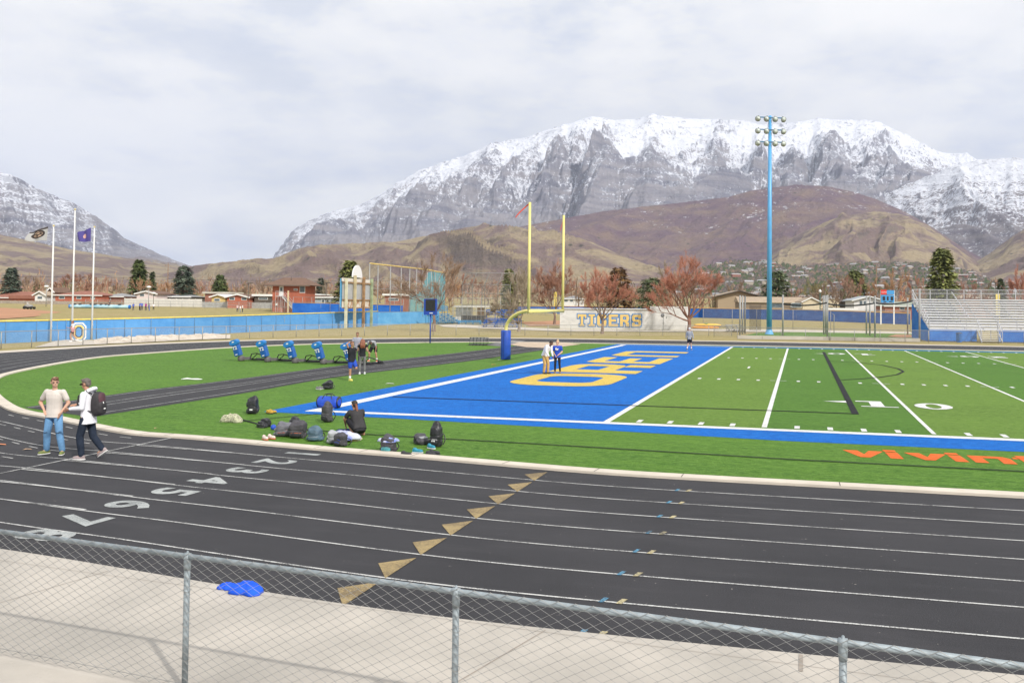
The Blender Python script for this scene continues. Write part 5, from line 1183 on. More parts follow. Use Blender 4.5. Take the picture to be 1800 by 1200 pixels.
# small scoreboard ---------------------------------------------------------
dS = 176; pS = lf(1560, dS, 0); XS = lambda x: (x-1560)*dS/FPX; ZS = lambda yy: far(1560, yy, dS).z
SS = thing('small_scoreboard', 'small blue ball field scoreboard with a red soft drink panel on top', 'scoreboard', pS, RZ)
sbm = M('scoreboard_face_blue', (.05, .27, .58), .5, .06)
b = MB(); b.b2((XS(1549), 0, ZS(532)), (XS(1572), .3, ZS(518.5))); cab = b.build('cabinet', sbm, SS)
b = MB(); b.b2((XS(1559), 0, ZS(517.5)), (XS(1572), .2, ZS(510))); b.build('blue_panel', sbm, SS)
b = MB(); b.b2((XS(1548.5), 0, ZS(517.5)), (XS(1558.6), .2, ZS(509.5))); rp_ = b.build('red_panel', M('sign_red', (.62, .04, .04), .5, .05), SS)
me = text_mesh('Coca-Cola', .28, .004, .005); me.transform(Matrix.Translation(((XS(1548.5)+XS(1558.6))/2, -.02, (ZS(517.5)+ZS(509.5))/2))@Matrix.Rotation(math.pi/2, 4, 'X')@Matrix.Shear('XY', 4, (.25, 0))); meshobj('sign_lettering', me, FRM, rp_)
b = MB()
for a, c, y0, y1 in ((1551.5, 1556, 521, 528), (1559, 1562, 521, 528), (1565.5, 1570, 521, 528), (1553, 1558, 529.5, 531), (1563, 1569, 529.5, 531)): b.b2((XS(a), -.02, ZS(y1)), (XS(c), .01, ZS(y0)))
b.build('digit_window', BLK, cab)
b = MB()
for x in (1549.5, 1572.5): b.b2((XS(x)-.12, .3, 0), (XS(x)+.12, .5, ZS(510)))
b.build('post', FRM, SS)
# lamps and poles ---------------------------------------------------------
GRN = M('lamp_green', (.03, .10, .07), .5)
def post_lamp(label, px, ytop, ybase, d, mat, head, r=.07):
    p = lf(px, d); h = far(px, ytop, d).z-p.z; t_ = thing('street_lamp', label, 'street lamp', p, RZ, 'street lamps in the distance')
    b = MB(); b.cyl((0, 0, 0), r, h-(.8 if head == 'globe' else 0), 8); b.build('post', mat, t_)
    b = MB()
    if head == 'globe': b.lathe((0, 0, h-.85), [(.12, 0), (.34, .2), (.38, .5), (.22, .75), (.05, .95)], 12); b.build('globe', FRM, t_)
    elif head == 'box': b.b2((-.15, -.3, h-.12), (1.0, .3, h+.1)); b.build('lamp_head', mat, t_)
    else: b.lathe((0, 0, h-.3), [(.1, 0), (.5, .15), (.45, .4), (.1, .5)], 10); b.build('lamp_head', FRM, t_)
post_lamp('green lamp post with a white globe right of the cream gable', 1441.5, 509, 541, 230, GRN, 'globe', .12)
post_lamp('dark lamp post left of the brick tower', 436, 497.5, 535, 205, DARKW, 'box', .09)
post_lamp('dark lamp post right of the brick tower', 573, 497, 535, 205, DARKW, 'box', .09)
post_lamp('black lamp post behind the grandstand', 1750, 497, 535, 220, DARKW, 'box', .13)
post_lamp('dark lamp post inside the ball backstop', 847, 503, 540, 215, DARKW, 'box', .1)
post_lamp('white topped lamp post behind the blue shirted players', 261, 504, 541, 195, GALV2, 'cone', .08)
post_lamp('white topped lamp post left of the first flagpole', 81, 503, 541, 195, GALV2, 'cone', .08)
post_lamp('thin dark pole right of the pinkish house', 269.5, 515, 541, 200, DARKW, 'none', .06)
def upole(label, px, ytop, d):
    p = lf(px, d); h = far(px, ytop, d).z-p.z; t_ = thing('utility_pole', label, 'utility pole', p, RZ, 'utility poles among the trees'); WDm = M('pole_wood', (.24, .15, .09), .9, .15, 2)
    b = MB(); b.cyl((0, 0, 0), .17, h, 8, r2=.11); b.build('pole', WDm, t_); b = MB(); b.box((0, 0, h-.8), (2.2, .12, .14)); b.build('crossarm', WDm, t_); return p, h
U_POLES = [upole('wooden utility pole left of the small scoreboard', 1540.5, 467, 300), upole('thin wooden utility pole left of the dark spruce', 294, 462, 290), upole('utility pole between the bare trees left of centre', 1017, 497, 290), upole('short utility pole at the far left', 120, 497, 290), upole('utility pole by the brown trees at the right', 1750, 488, 330)]
b = MB()
for (p, h), (q, g) in (((U_POLES[3][0], 7.8), (U_POLES[1][0], 8.4)), ((U_POLES[1][0], 7.6), (lf(700, 300), 8.2)), ((lf(-60, 290), 7.8), (U_POLES[3][0], 7.8))):
    b.tube([p.lerp(q, k/16)+Vector((0, 0, h*(1-k/16)+g*k/16-1.6*(k/16)*(1-k/16))) for k in range(17)], .035, 4)
tag(b.build('power_line', M('cable_black', (.05, .05, .05), .8)), 'thin dark power line sagging over the houses on the left', 'power line')
# far ball field items ------------------------------------------------------
dM = 172; pM = lf(51, dM); XM = lambda x: (x-51.5)*dM/FPX
MW = thing('ride_on_mower', 'small grey utility mower parked on the infield dirt of the left ball field', 'mower', pM, RZ)
b = MB(); b.ell((XM(51), 0, .62), (.75, .5, .26), 12, 7, p=.6); b.build('hood', GALV2, MW); b = MB(); b.box((XM(55), 0, .42), (1.0, .9, .18)); b.build('deck', DARKW, MW)
b = MB(); b.box((XM(50), 0, .98), (.4, .45, .10)); b.box((XM(48.7), 0, 1.2), (.1, .45, .45)); b.build('seat', M('seat_light', (.5, .48, .45), .6), MW)
b = MB(); b.tube([(XM(46.8), -.4, .5), (XM(46.8), -.4, 1.5), (XM(46.8), .4, 1.5), (XM(46.8), .4, .5)], .035, 5); b.build('roll_bar', DARKW, MW)
for x, r_ in ((XM(46.5), .32), (XM(58), .27)):
    for y in (-.5, .5): b = MB(); b.lathe((x, y-.1, r_), [(r_*.5, 0), (r_, .02), (r_, .18), (r_*.5, .2)], 12, axis=(0, 1, 0)); b.build('wheel', M('tyre', (.02, .02, .02), .9), MW)
dR = 188; pR = lf(175, dR); XR = lambda x: (x-175)*dR/FPX
TP = thing('field_tarp', 'long pale blue rolled field tarp weighed down with black sandbags', 'tarp', pR, RZ)
b = MB(); b.tube([(XR(123), 0, .36), (XR(128), 0, .38), (XR(160), .05, .40), (XR(190), 0, .38), (XR(224), 0, .36), (XR(228), 0, .33)], [.33, .38, .40, .42, .38, .33], 12); b.build('roll', M('tarp_blue', (.22, .46, .62), .5, .15, .6, c2=(.45, .65, .72)), TP)
for x in (123, 228): b = MB(); b.lathe((XR(x)-.1, 0, .38), [(.42, 0), (.42, .2)], 12, axis=(1, 0, 0)); b.build('end_cap', BPN, TP)
for x, w_ in ((131, 3.5), (141, 2.5), (161, 3), (167, 3.2), (178, 2.5), (187, 2), (210.5, 3)):
    e_ = tag(MB().ell((0, 0, 0), (w_*dR/FPX, .3, .14), 10, 6, p=.7).build('sandbag', M('sandbag_black', (.02, .02, .025), .8)), 'black sandbag lying on the rolled field tarp', 'sandbag', 'sandbags on the field tarp')
    q = pR+Matrix.Rotation(RZ, 3, 'Z')@Vector((XR(x), -.05, .86)); e_.location = q; e_.rotation_euler = (0, 0, RZ)
# blocking sled ------------------------------------------------------------
s0, s1 = Vector((-26.15, 19.3, 0)), Vector((-18.5, 18.35, 0)); sdv = (s1-s0).normalized(); ang = math.atan2(sdv.y, sdv.x)
SL = thing('blocking_sled', 'five man football blocking sled with blue pads on a black steel frame', 'blocking sled', s0, ang)
LSd = (s1-s0).length; PADB = M('sled_pad_blue', (.012, .10, .36), .42, .12, 4, bump=.1); PADT = M('sled_pad_top', (.02, .19, .52), .4, .1, 4); IRON = M('black_steel', (.018, .018, .02), .5, .2, 5); BGR = M('grey_boot', (.12, .11, .115), .7, .15, 4)
for k in range(5):
    x = LSd*k/4; pr_ = bpy.data.objects.new('dummy_pad', None); COL.objects.link(pr_); pr_.parent = SL; pr_.location = (x, -.05, .28); pr_.rotation_euler = (math.radians(6), math.radians(-15), .12)
    b = MB(); b.prism([(-.17, -.14), (.17, -.14), (.19, .2), (-.19, .2)], .02, .68); bm = bmesh.new(); bm.from_mesh(b.mesh()); bmesh.ops.bevel(bm, geom=bm.edges[:], offset=.03, segments=2, affect='EDGES'); me = bpy.data.meshes.new('pad'); bm.to_mesh(me); bm.free(); meshobj('lower_pad', me, PADB, pr_)
    b = MB(); vs = [(-.19, .66), (.19, .66), (.28, .78), (.28, .88), (.15, .98), (-.15, .98), (-.28, .88), (-.28, .78)]
    b.add([(p[0], -.17, p[1]) for p in vs]+[(p[0]*.9, .16, p[1]+.02) for p in vs], [tuple(range(7, -1, -1))[::-1], tuple(range(15, 7, -1))]+[(i, i+8, (i+1) % 8+8, (i+1) % 8) for i in range(8)])
    bm = bmesh.new(); bm.from_mesh(b.mesh()); bmesh.ops.recalc_face_normals(bm, faces=bm.faces); bmesh.ops.bevel(bm, geom=bm.edges[:], offset=.025, segments=2, affect='EDGES'); me = bpy.data.meshes.new('pad'); bm.to_mesh(me); bm.free(); meshobj('shoulder_pad', me, PADT, pr_)
    me = text_mesh('T2', .27, .008, .003); me.transform(Matrix.Translation((0, -.155, .50))@Matrix.Rotation(math.pi/2, 4, 'X')); meshobj('pad_lettering', me, FRM, pr_)
    b = MB(); b.add([(-.09, -.176, .86), (.02, -.176, .92), (.10, -.176, .87), (.02, -.176, .82)], [(3, 2, 1, 0)]); b.box((0, -.158, .12), (.14, .01, .05)); b.build('pad_badge', FRM, pr_)
    b = MB(); b.ell((.06, .1, .14), (.16, .2, .16), 10, 7, p=.6); b.beam((.1, .12, .14), (.55, .35, .17), .14, .15); b.build('boot', BGR, SL).location = (x, 0, 0)
    b = MB(); b.tube([(.5, .3, .12), (.62, .32, .42), (.95, .36, .46), (1.75, .5, .22)], .03, 6); b.tube([(.62, .32, .1), (1.0, .36, .44)], .025, 6); b.tube([(.4, .55, .07), (.4, 1.4, .07)], .035, 6); b.lathe((1.55, .4, .22), [(.09, 0), (.09, .12)], 10, axis=(0, 1, 0)); b.build('spring_arm', IRON, SL).location = (x, 0, 0)
b = MB(); b.beam((-.1, .45, .09), (LSd+1.2, .45, .09), .09, .09); b.beam((0, 1.4, .07), (LSd+1.2, 1.4, .07), .07, .07); b.build('base_rail', IRON, SL)
# stacked hurdle frames on the grass -----------------------------------------
hp = at(839, 607); HC = thing('hurdle_cart', 'cart of stacked grey hurdles at the end of the infield runway', 'hurdle cart', hp, .1); HC.scale = (.62, 1, .68)
for k in range(14):
    b = MB(); x = -1.05+k*.16; b.tube([(x, 0, .04), (x, 0, .95), (x+.05, 1.0, .95), (x+.05, 1.0, .04)], .025, 5); b.beam((x, -.02, .88), (x, 1.02, .88), .03, .12); b.beam((x, -.3, .04), (x, .3, .04), .04); b.build('hurdle', GALV2 if k % 3 else M('hurdle_dark', (.06, .07, .07), .6), HC)
b = MB(); b.box((0, .5, .10), (2.3, 1.2, .06)); b.build('deck', IRON, HC)
b = MB()
for x in (-.9, .9):
    for y in (0, 1.0): b.lathe((x, y-.04, .08), [(.08, 0), (.08, .08)], 8, axis=(0, 1, 0))
b.build('wheel', IRON, HC)
b = MB()
for k in range(3): b.tube([(1.4, .1+k*.45, .12+.04*k), (4.6, .5+k*.5, .42+.05*k)], .045, 6)
b.build('long_bar', GALV2, HC)
polyobj('hurdle_mat', [near_line([(848, 606.5), (893, 597.5), (925, 599), (880, 609)])], .018, M('mat_grey', (.16, .16, .165), .9, .2, 2))
# ================================================================== trees
def bark(name, c): return M(name, c, .9, .2, 3, bump=.3)
BK = bark('bark_brown', (.19, .13, .10)); BK2 = bark('bark_grey', (.26, .21, .17)); BKR = bark('bark_red_brown', (.22, .115, .08)); BKW = bark('bark_pale', (.48, .43, .36))
def twigm(name, c, c2): return M(name, c, .9, .2, .8, c2=c2)
TWS = twigm('twigs_salmon', (.42, .17, .11), (.55, .26, .18)); TWR = twigm('twigs_red_brown', (.30, .15, .10), (.42, .23, .16)); TWB = twigm('twigs_brown', (.25, .17, .12), (.36, .25, .17)); TWG = twigm('twigs_grey_tan', (.30, .24, .17), (.42, .35, .26)); TWO = twigm('twigs_orange', (.38, .20, .10), (.50, .31, .18)); TWY = twigm('twigs_olive', (.25, .21, .09), (.33, .28, .12))
def bare_tree_mesh(H, W, seed, trunk_h=.25, limbs=7, depth_=4, twigs=2600, tw=.02, upright=.5, r0=None, droop=0.0):
    """trunk with limbs, and a crown of many thin twigs; heights in metres, origin at the foot"""
    rnd = random.Random(seed); wood = MB(); ends = []
    def limb(p, d, L, r, lv):
        n = 4; pts = [p]; rad = [r]; q = p.copy(); dd = d.copy()
        for k in range(n):
            dd = (dd+Vector((rnd.uniform(-.18, .18), rnd.uniform(-.18, .18), rnd.uniform(-.06, .16)*upright-droop*.05*lv))).normalized(); q = q+dd*(L/n); pts.append(q.copy()); rad.append(r*(1-.6*(k+1)/n))
        # keep to the outline of the crown
        wood.tube(pts, rad, 5 if lv < 2 else 3, cap=False)
        if lv >= depth_: ends.append((q, dd, L)); return
        m_ = rnd.choice((2, 3, 3)) if lv < 3 else 3
        for k in range(m_):
            t_ = rnd.uniform(.35, 1.0) if k else 1.0; i = min(n-1, int(t_*n)); s_ = pts[i].lerp(pts[i+1], t_*n-i) if t_ < 1 else pts[-1]
            a = rnd.uniform(0, 2*math.pi); sp_ = rnd.uniform(.35, .75); o = dd.orthogonal().normalized(); o2 = dd.cross(o)
            nd = (dd+(o*math.cos(a)+o2*math.sin(a))*sp_+Vector((0, 0, .15*upright))).normalized(); limb(s_, nd, L*rnd.uniform(.58, .8), max(r*.52, .012), lv+1)
    th = H*trunk_h; r0 = r0 or H*.022; wood.tube([Vector((0, 0, -.2)), Vector((0, 0, .12)), Vector((.03*H*.3, 0, th*.55)), Vector((0, .02, th))], [r0*1.5, r0*1.15, r0*.92, r0*.8], 9)
    for k in range(limbs):
        a = 2*math.pi*k/limbs+rnd.uniform(-.3, .3); e_ = rnd.uniform(.35, 1.25) if k else 1.5
        d = Vector((math.cos(a)*math.cos(e_)*W/H*1.9, math.sin(a)*math.cos(e_)*W/H*1.9, math.sin(e_)*1.0)).normalized()
        limb(Vector((0, 0, th*rnd.uniform(.75, 1))), d, (H-th)*rnd.uniform(.34, .46), r0*.5, 1)
    # fit to the wanted size
    mx = max(v[2] for v in wood.v); k = (H*.96)/mx
    cw_ = MB(); per = max(1, twigs//max(1, len(ends)))
    for q, dd, L in ends:
        for _ in range(per):
            a = Vector((rnd.gauss(0, .6), rnd.gauss(0, .6), rnd.gauss(.25*upright, .45))); d = (dd+a).normalized(); s_ = q-dd*L*rnd.uniform(0, .9); l = rnd.uniform(.45, 1.15)*H*.085
            e_ = s_+d*l; mid_ = s_.lerp(e_, .5)+Vector((rnd.uniform(-1, 1), rnd.uniform(-1, 1), rnd.uniform(-1, 1)))*l*.08; sd_ = d.orthogonal().normalized()*tw*.5; sd_.rotate(Matrix.Rotation(rnd.uniform(0, 6.3), 3, d))
            cw_.add([s_-sd_, s_+sd_, mid_+sd_*.8, mid_-sd_*.8, e_], [(0, 1, 2, 3), (3, 2, 4)])
            if rnd.random() < .6:
                e2 = mid_+(d+Vector((rnd.uniform(-.8, .8), rnd.uniform(-.8, .8), rnd.uniform(-.4, .6)))).normalized()*l*.5; cw_.add([mid_-sd_*.7, mid_+sd_*.7, e2], [(0, 1, 2)])
    a, c = wood.mesh('trunk'), cw_.mesh('crown')
    for me in (a, c): me.transform(Matrix.Diagonal((k, k, k, 1)))
    # scale sideways to the wanted spread
    xs = [abs(v.co.x) for v in c.vertices]; xs.sort(); w9 = xs[int(len(xs)*.985)]; s_ = (W/2)/max(w9, .1)
    for me in (a, c):
        for v in me.vertices:
            f = min(1, max(0, v.co.z/(th*k))) ; g_ = 1+(s_-1)*f; v.co.x *= g_; v.co.y *= g_
    return a, c
def tree(name, label, cat, p, meshes, mats, rz=0, sc=(1, 1, 1), group=None):
    t_ = thing(name, label, cat, p, rz, group); t_.scale = sc
    for nm, me, mt in zip(('trunk', 'crown'), meshes, mats):
        if not me.materials: me.materials.append(mt); o = bpy.data.objects.new(nm, me)
        else:
            o = bpy.data.objects.new(nm, me)
            if me.materials[0] != mt: o.material_slots[0].link = 'OBJECT'; o.material_slots[0].material = mt
        COL.objects.link(o); o.parent = t_
    return t_
def tsize(px0, px1, ytop, p):
    d = depth(p); return far((px0+px1)/2, ytop, d).z-p.z, (px1-px0)*d/FPX
p = at(762, 582); H, W_ = tsize(700, 832, 438, p)
tree('bare_tree', 'bare brown tree with wide thin branches behind the play clock', 'tree', p, bare_tree_mesh(H, W_, 11, .22, 7, 4, 4200, .028, .5), (BK, TWB))
p = at(912, 582); H, W_ = tsize(868, 962, 455, p)
tree('bare_tree', 'bare leaning tree with greenish tan twigs left of the goal post', 'tree', p, bare_tree_mesh(H, W_, 12, .12, 10, 4, 9000, .034, .9, droop=.3), (BK2, TWG))
p = lf(975, 150); H, W_ = tsize(925, 1015, 453, p)
tree('bare_tree', 'bare reddish tan tree between the goal post uprights', 'tree', p, bare_tree_mesh(H, W_, 13, .2, 9, 4, 9000, .042, .8), (BK, TWR))
p = at(1058.5, 586); H, W_ = tsize(1014, 1122, 466, p)
tree('bare_tree', 'bare reddish twiggy tree before the TIGERS lettering', 'tree', p, bare_tree_mesh(H, W_, 14, .24, 9, 4, 7500, .025, .7, r0=.2), (BK, TWS))
p = at(1211, 576); p = lf(1211, 112, 0); H, W_ = tsize(1162, 1285, 438, p)
tree('bare_tree', 'tall salmon coloured bare tree beside the right end of the sign wall', 'tree', p, bare_tree_mesh(H, W_, 25, .2, 9, 4, 8000, .028, .7, r0=.27), (BKR, TWS))
# conifers ------------------------------------------------------------------
def needles(name, c, c2): return M(name, c, .85, .3, .5, c2=c2, detail=6)
NG = needles('spruce_green', (.045, .075, .030), (.15, .19, .07)); NB = needles('blue_spruce', (.06, .095, .07), (.18, .22, .15)); NO = needles('pine_olive', (.12, .15, .04), (.32, .34, .10)); NR = needles('cedar_brown', (.20, .10, .03), (.28, .16, .06)); NP = needles('pine_green', (.06, .10, .03), (.20, .25, .08))
def conifer_mesh(H, W, seed, shape=1.0, n=3800, low=.05, leaf=.32, clump=10):
    rnd = random.Random(seed); c = MB(); t_ = MB(); t_.tube([(0, 0, -.2), (0, 0, H*.9)], [H*.022, .03], 7)
    cl = [(rnd.uniform(0, 2*math.pi), rnd.uniform(low, 1), rnd.uniform(.75, 1.12)) for _ in range(int(n/clump))]
    for a, h, rr_ in cl:
        prof = (1-h)**(.75/shape) if shape < 2 else math.sqrt(max(0, 1-(2*h-1)**2))
        prof *= .82+.3*math.sin(h*34+seed)*.4; R0 = W/2*prof*rr_
        for _ in range(clump):
            u = rnd.random()**.55; r = R0*u+.03*W; aa_ = a+rnd.gauss(0, .16); z = h*H-r*.22*(1 if shape < 2 else .2)+rnd.gauss(0, H*.014); q = Vector((r*math.cos(aa_), r*math.sin(aa_), max(z, .1)))
            d = Vector((math.cos(aa_), math.sin(aa_), -.25+rnd.uniform(-.4, .4))).normalized(); s_ = Vector((-d.y, d.x, rnd.uniform(-.4, .4))).normalized(); l = leaf*rnd.uniform(.6, 1.5)
            c.add([q-s_*l*.45, q+s_*l*.45, q+d*l*1.3+s_*l*.15, q+d*l*1.2-s_*l*.25], [(0, 1, 2, 3)])
    return t_.mesh('trunk'), c.mesh('crown')
CON = [(19, 3, 36, 470, 505, 250, 'dark dense conifer at the far left edge of the photo', NB, 1.6, 101), (243, 228, 260, 457, 512, 255, 'tall green pine behind the pinkish house', NP, 1.5, 102), (267, 258, 277, 478, 515, 262, 'narrow dark spruce just right of the tall green pine', NG, .9, 103),
       (323, 303, 343, 467, 522, 240, 'broad dark spruce with an orange brown top behind the vinyl fence', NB, 1.9, 104), (386, 367, 403, 483, 514, 250, 'low green conifer above the yellow walled carport', NP, 1.3, 105), (614, 582, 646, 458, 541, 195, 'bright olive green conifer behind the scoreboard', NO, 1.2, 106),
       (1086, 1056, 1117, 470, 545, 250, 'orange brown cedar behind the reddish tree', NR, 1.7, 107), (1146, 1113, 1180, 489, 541, 200, 'round dark green bushy pine right of the orange brown cedar', NG, 3, 108), (1365, 1339, 1386, 478, 522, 320, 'dark pine beside the floodlight pole above the brown roofs', NG, 2.0, 109),
       (1656, 1629, 1683, 437, 512, 215, 'tall dark green spruce behind the grandstand', NO, 1.75, 110), (1503, 1486, 1522, 476, 520, 330, 'olive green conifer top above the brown bare trees', NO, 2.2, 111), (1759, 1749, 1768, 490, 512, 300, 'small dark conifer at the right above the grandstand', NG, 1.0, 112),
       (66, 58, 76, 492, 510, 330, 'small dull olive conifer between the first flagpole and the left conifer', NO, 1.5, 113), (895, 880, 912, 474, 540, 170, 'thin olive conifer mixed with the leaning bare tree', NO, 1.3, 114), (1432, 1424, 1448, 497, 520, 330, 'dark green shrub tree left of the green lamp post', NG, 3, 115), (563, 552, 572, 488, 512, 270, 'small grey green tree right of the brick tower roof', NB, 1.6, 116)]
for px, x0, x1, yt, yb, d, lab, mt, sh, sd_ in CON:
    p = lf(px, d); H, W_ = tsize(x0, x1, yt, p); W_ *= 1.3 if sh < 3 else 1.1; tree('conifer', lab, 'tree', p, conifer_mesh(H, W_, sd_, sh, 4200 if (x1-x0) > 30 else 1800, leaf=.035*H+.08 if sh < 3 else .32, low=.02), (BK, mt), group='evergreens behind the ball fields')
# background bare trees: five shared crowns
BG = [bare_tree_mesh(10, 9, 200+i, .15, 8, 3, 3000, .055, .8, r0=.16) for i in range(5)]
BT = [(48, 38, 505, 478, 300, TWB, 'grey bare tree in front of the far left conifer'), (125, 80, 510, 478, 330, TWR, 'wide reddish brown bare tree behind the ranch house'), (165, 60, 512, 480, 335, TWR, 'reddish brown bare tree right of the tallest flagpole'), (205, 45, 515, 492, 320, TWB, 'brown bare tree right of the third flagpole'), (228, 36, 515, 492, 270, TWG, 'tan bare tree below the tall green pine'),
      (248, 38, 520, 485, 250, TWO, 'pale stemmed orange birch before the tall green pine'), (293, 50, 520, 493, 262, TWO, 'rusty orange bare tree left of the broad dark spruce'), (345, 36, 520, 490, 300, TWR, 'reddish bare tree right of the broad dark spruce'), (396, 30, 515, 492, 262, TWO, 'rusty bare tree beside the low green conifer'), (425, 50, 515, 495, 330, TWB, 'brown bare tree above the small brick house'), (462, 34, 525, 485, 240, TWB, 'thin bare tree left of the brick tower'),
      (568, 40, 530, 487, 270, TWG, 'grey tan bare tree right of the brick tower'), (668, 60, 530, 492, 320, TWB, 'brown bare tree behind the left netting poles'), (715, 60, 530, 482, 330, TWB, 'brown bare tree behind the middle netting poles'), (810, 70, 545, 480, 330, TWR, 'reddish brown bare tree behind the ball backstop'), (858, 70, 545, 488, 320, TWR, 'dull red bare tree right of the ball backstop'), (790, 50, 545, 466, 260, TWO, 'orange brown bare tree right of the netting fence'),
      (1012, 34, 545, 487, 260, TWB, 'two stemmed bare tree right of the goal post'), (1035, 60, 545, 478, 320, TWS, 'pinkish bare tree left of the TIGERS tree'), (1165, 76, 545, 456, 250, TWG, 'pale grey tan bare tree behind the round pine'), (1205, 70, 545, 480, 330, TWB, 'brown bare tree behind the tall salmon tree'), (1110, 60, 545, 498, 330, TWS, 'low pinkish bare tree behind the sign wall'), (1300, 60, 515, 492, 420, TWB, 'brown bare tree above the gabled roof'),
      (1395, 50, 530, 500, 340, TWR, 'reddish bare tree right of the dark pine'), (1470, 76, 535, 478, 290, TWB, 'broad rounded brown bare tree above the cream house'), (1440, 50, 535, 486, 300, TWY, 'olive brown bare tree left of the rounded brown tree'), (1500, 60, 540, 482, 320, TWR, 'dull red bare tree behind the white house'), (1535, 46, 540, 486, 330, TWO, 'orange brown bare tree left of the small scoreboard'), (1574, 80, 540, 470, 285, TWO, 'wide orange tree with white stems behind the small scoreboard'), (1610, 56, 540, 484, 300, TWS, 'pinkish orange bare tree left of the tall spruce'),
      (1640, 60, 535, 490, 240, TWG, 'pale bare shrub tree at the foot of the tall spruce'), (1700, 60, 530, 492, 300, TWR, 'reddish bare tree right of the tall spruce'), (1735, 50, 530, 492, 320, TWB, 'brown bare tree above the grandstand railing'), (1790, 70, 530, 464, 300, TWS, 'pinkish red bare tree at the right edge of the photo'), (1830, 70, 530, 470, 310, TWS, 'pinkish bare tree just past the right edge')]
for i, (px, wpx, yb, yt, d, mt, lab) in enumerate(BT):
    p = lf(px, d); H = far(px, yt, d).z-p.z; W_ = wpx*d/FPX; t_ = tree('bare_tree', lab, 'tree', p, BG[i % 5], (BKW if 'white' in lab or 'birch' in lab else BK, mt), i*1.3, (W_/9, W_/9, H/10), 'bare trees behind the ball fields')
# unbroken belt of distant garden trees
rnd = random.Random(77); b = MB(); d0 = 360
for k in range(760):
    px = rnd.uniform(-60, 1900); d = rnd.uniform(300, 620); p = lf(px, d); Ht = rnd.uniform(5, 11.0)*(1.15 if 640 < px < 1260 else 1); Wt = rnd.uniform(4, 8)
    for _ in range(34):
        a = rnd.uniform(0, 6.283); e_ = rnd.uniform(.1, 1.4); rr_ = rnd.uniform(.3, 1); q = p+Vector((math.cos(a)*math.cos(e_)*Wt/2*rr_, math.sin(a)*math.cos(e_)*Wt/2*rr_, Ht*.2+math.sin(e_)*Ht*.8*rr_)); l = rnd.uniform(.8, 1.9)
        dd = Vector((rnd.gauss(0, .4), rnd.gauss(0, .4), 1)).normalized(); s_ = Vector((rnd.uniform(-1, 1), rnd.uniform(-1, 1), 0)).normalized()*.16
        b.add([q-s_, q+s_, q+dd*l], [(0, 1, 2)], rnd.choice((0, 0, 1, 2, 3)) if k % 9 else 4)
    b.tube([p, p+Vector((0, 0, Ht*.7))], .14, 3, 1)
o = b.build('garden_trees', [TWB, TWR, TWG, TWO, NG]); tag(o, kind='stuff')
# town on the lower slope ------------------------------------------------------
TOWNM = rock_mat('town_slope_ground', 5000, 6000, (.20, .155, .10, 1), (.125, .10, .085, 1), (.2, .17, .14, 1), (.16, .14, .13, 1), .2, 0, .8, rockh=0.0)
P_TN = [(1150, 512), (1200, 490), (1240, 470), (1290, 458), (1350, 462), (1420, 470), (1500, 463), (1580, 462), (1650, 466), (1700, 478), (1740, 495), (1820, 500), (1900, 490)]
TN = mountain('town_slope', P_TN, TOWNM, 2500, 1150, 2900, 200, 90, 131, amp=.12, rib=5, power=1.0, its=0, crest=.01)
co = np.empty(len(TN.data.vertices)*3, dtype=np.float32); TN.data.vertices.foreach_get('co', co); co = co.reshape(200, 90, 3)
rnd = random.Random(5); hm = []
for i in range(4):
    b = MB(); w_, l_, h_ = ((12, 8, 3.4), (16, 9, 5.5), (10, 8, 5), (20, 10, 4))[i]
    b.b2((-w_/2, -l_/2, -3), (w_/2, l_/2, h_), 0); b.add([(-w_/2-.6, -l_/2-.6, h_), (w_/2+.6, -l_/2-.6, h_), (w_/2+.6, l_/2+.6, h_), (-w_/2-.6, l_/2+.6, h_), (-w_/2-.6, 0, h_+2.6), (w_/2+.6, 0, h_+2.6)], [(0, 1, 5, 4), (1, 2, 5), (2, 3, 4, 5), (3, 0, 4)], 1)
    me = b.mesh('hillside_house'); me.materials.append((M('hill_pale', (.45, .43, .41), .9), M('hill_cream', (.40, .35, .28), .9), M('hill_tan', (.32, .27, .23), .9), BRICK2)[i]); me.materials.append((ROOFG, M('pale_roof3', (.40, .39, .40), .8), ROOFB, M('pale_roof2', (.36, .33, .31), .8))[i]); hm.append(me)
spots = []
for _ in range(6000):
    i = rnd.randrange(8, 186); j = rnd.randrange(3, 76); q = Vector([float(v) for v in co[i, j]]); cxp = 1150+(1900-1150)*i/199
    if cxp > 1790: continue
    if all((q-s).length > 26 for s in spots): spots.append(q)
    if len(spots) >= 170: break
for k, q in enumerate(spots):
    o = bpy.data.objects.new('hillside_house', hm[k % 4]); COL.objects.link(o); o.location = q; o.rotation_euler = (0, 0, rnd.uniform(-.9, .9))
    tag(o, 'small distant house among the trees on the slope below the foothills', 'house', 'houses on the distant hillside')
b = MB()
for _ in range(6500):
    i = rnd.randrange(2, 198); j = rnd.randrange(1, 84); q = Vector([float(v) for v in co[i, j]])+Vector((rnd.uniform(-12, 12), rnd.uniform(-12, 12), 0)); r = rnd.uniform(2, 5); mi = rnd.choice((0, 0, 1, 2, 2))
    b.add([q+Vector((-r, 0, 0)), q+Vector((r, 0, 0)), q+Vector((0, -r, 0)), q+Vector((0, r, 0)), q+Vector((0, 0, r*1.6)), q+Vector((r*.7, -r*.4, r)), q+Vector((-r*.7, r*.3, r*.9))], [(0, 2, 5), (2, 1, 5), (1, 3, 5), (3, 0, 6), (0, 5, 4), (4, 5, 1), (3, 6, 4), (0, 4, 6), (1, 4, 3)], mi)
o = b.build('hillside_trees', [NG, TWB, M('grey_scrub', (.17, .14, .12), .9)]); tag(o, kind='stuff')
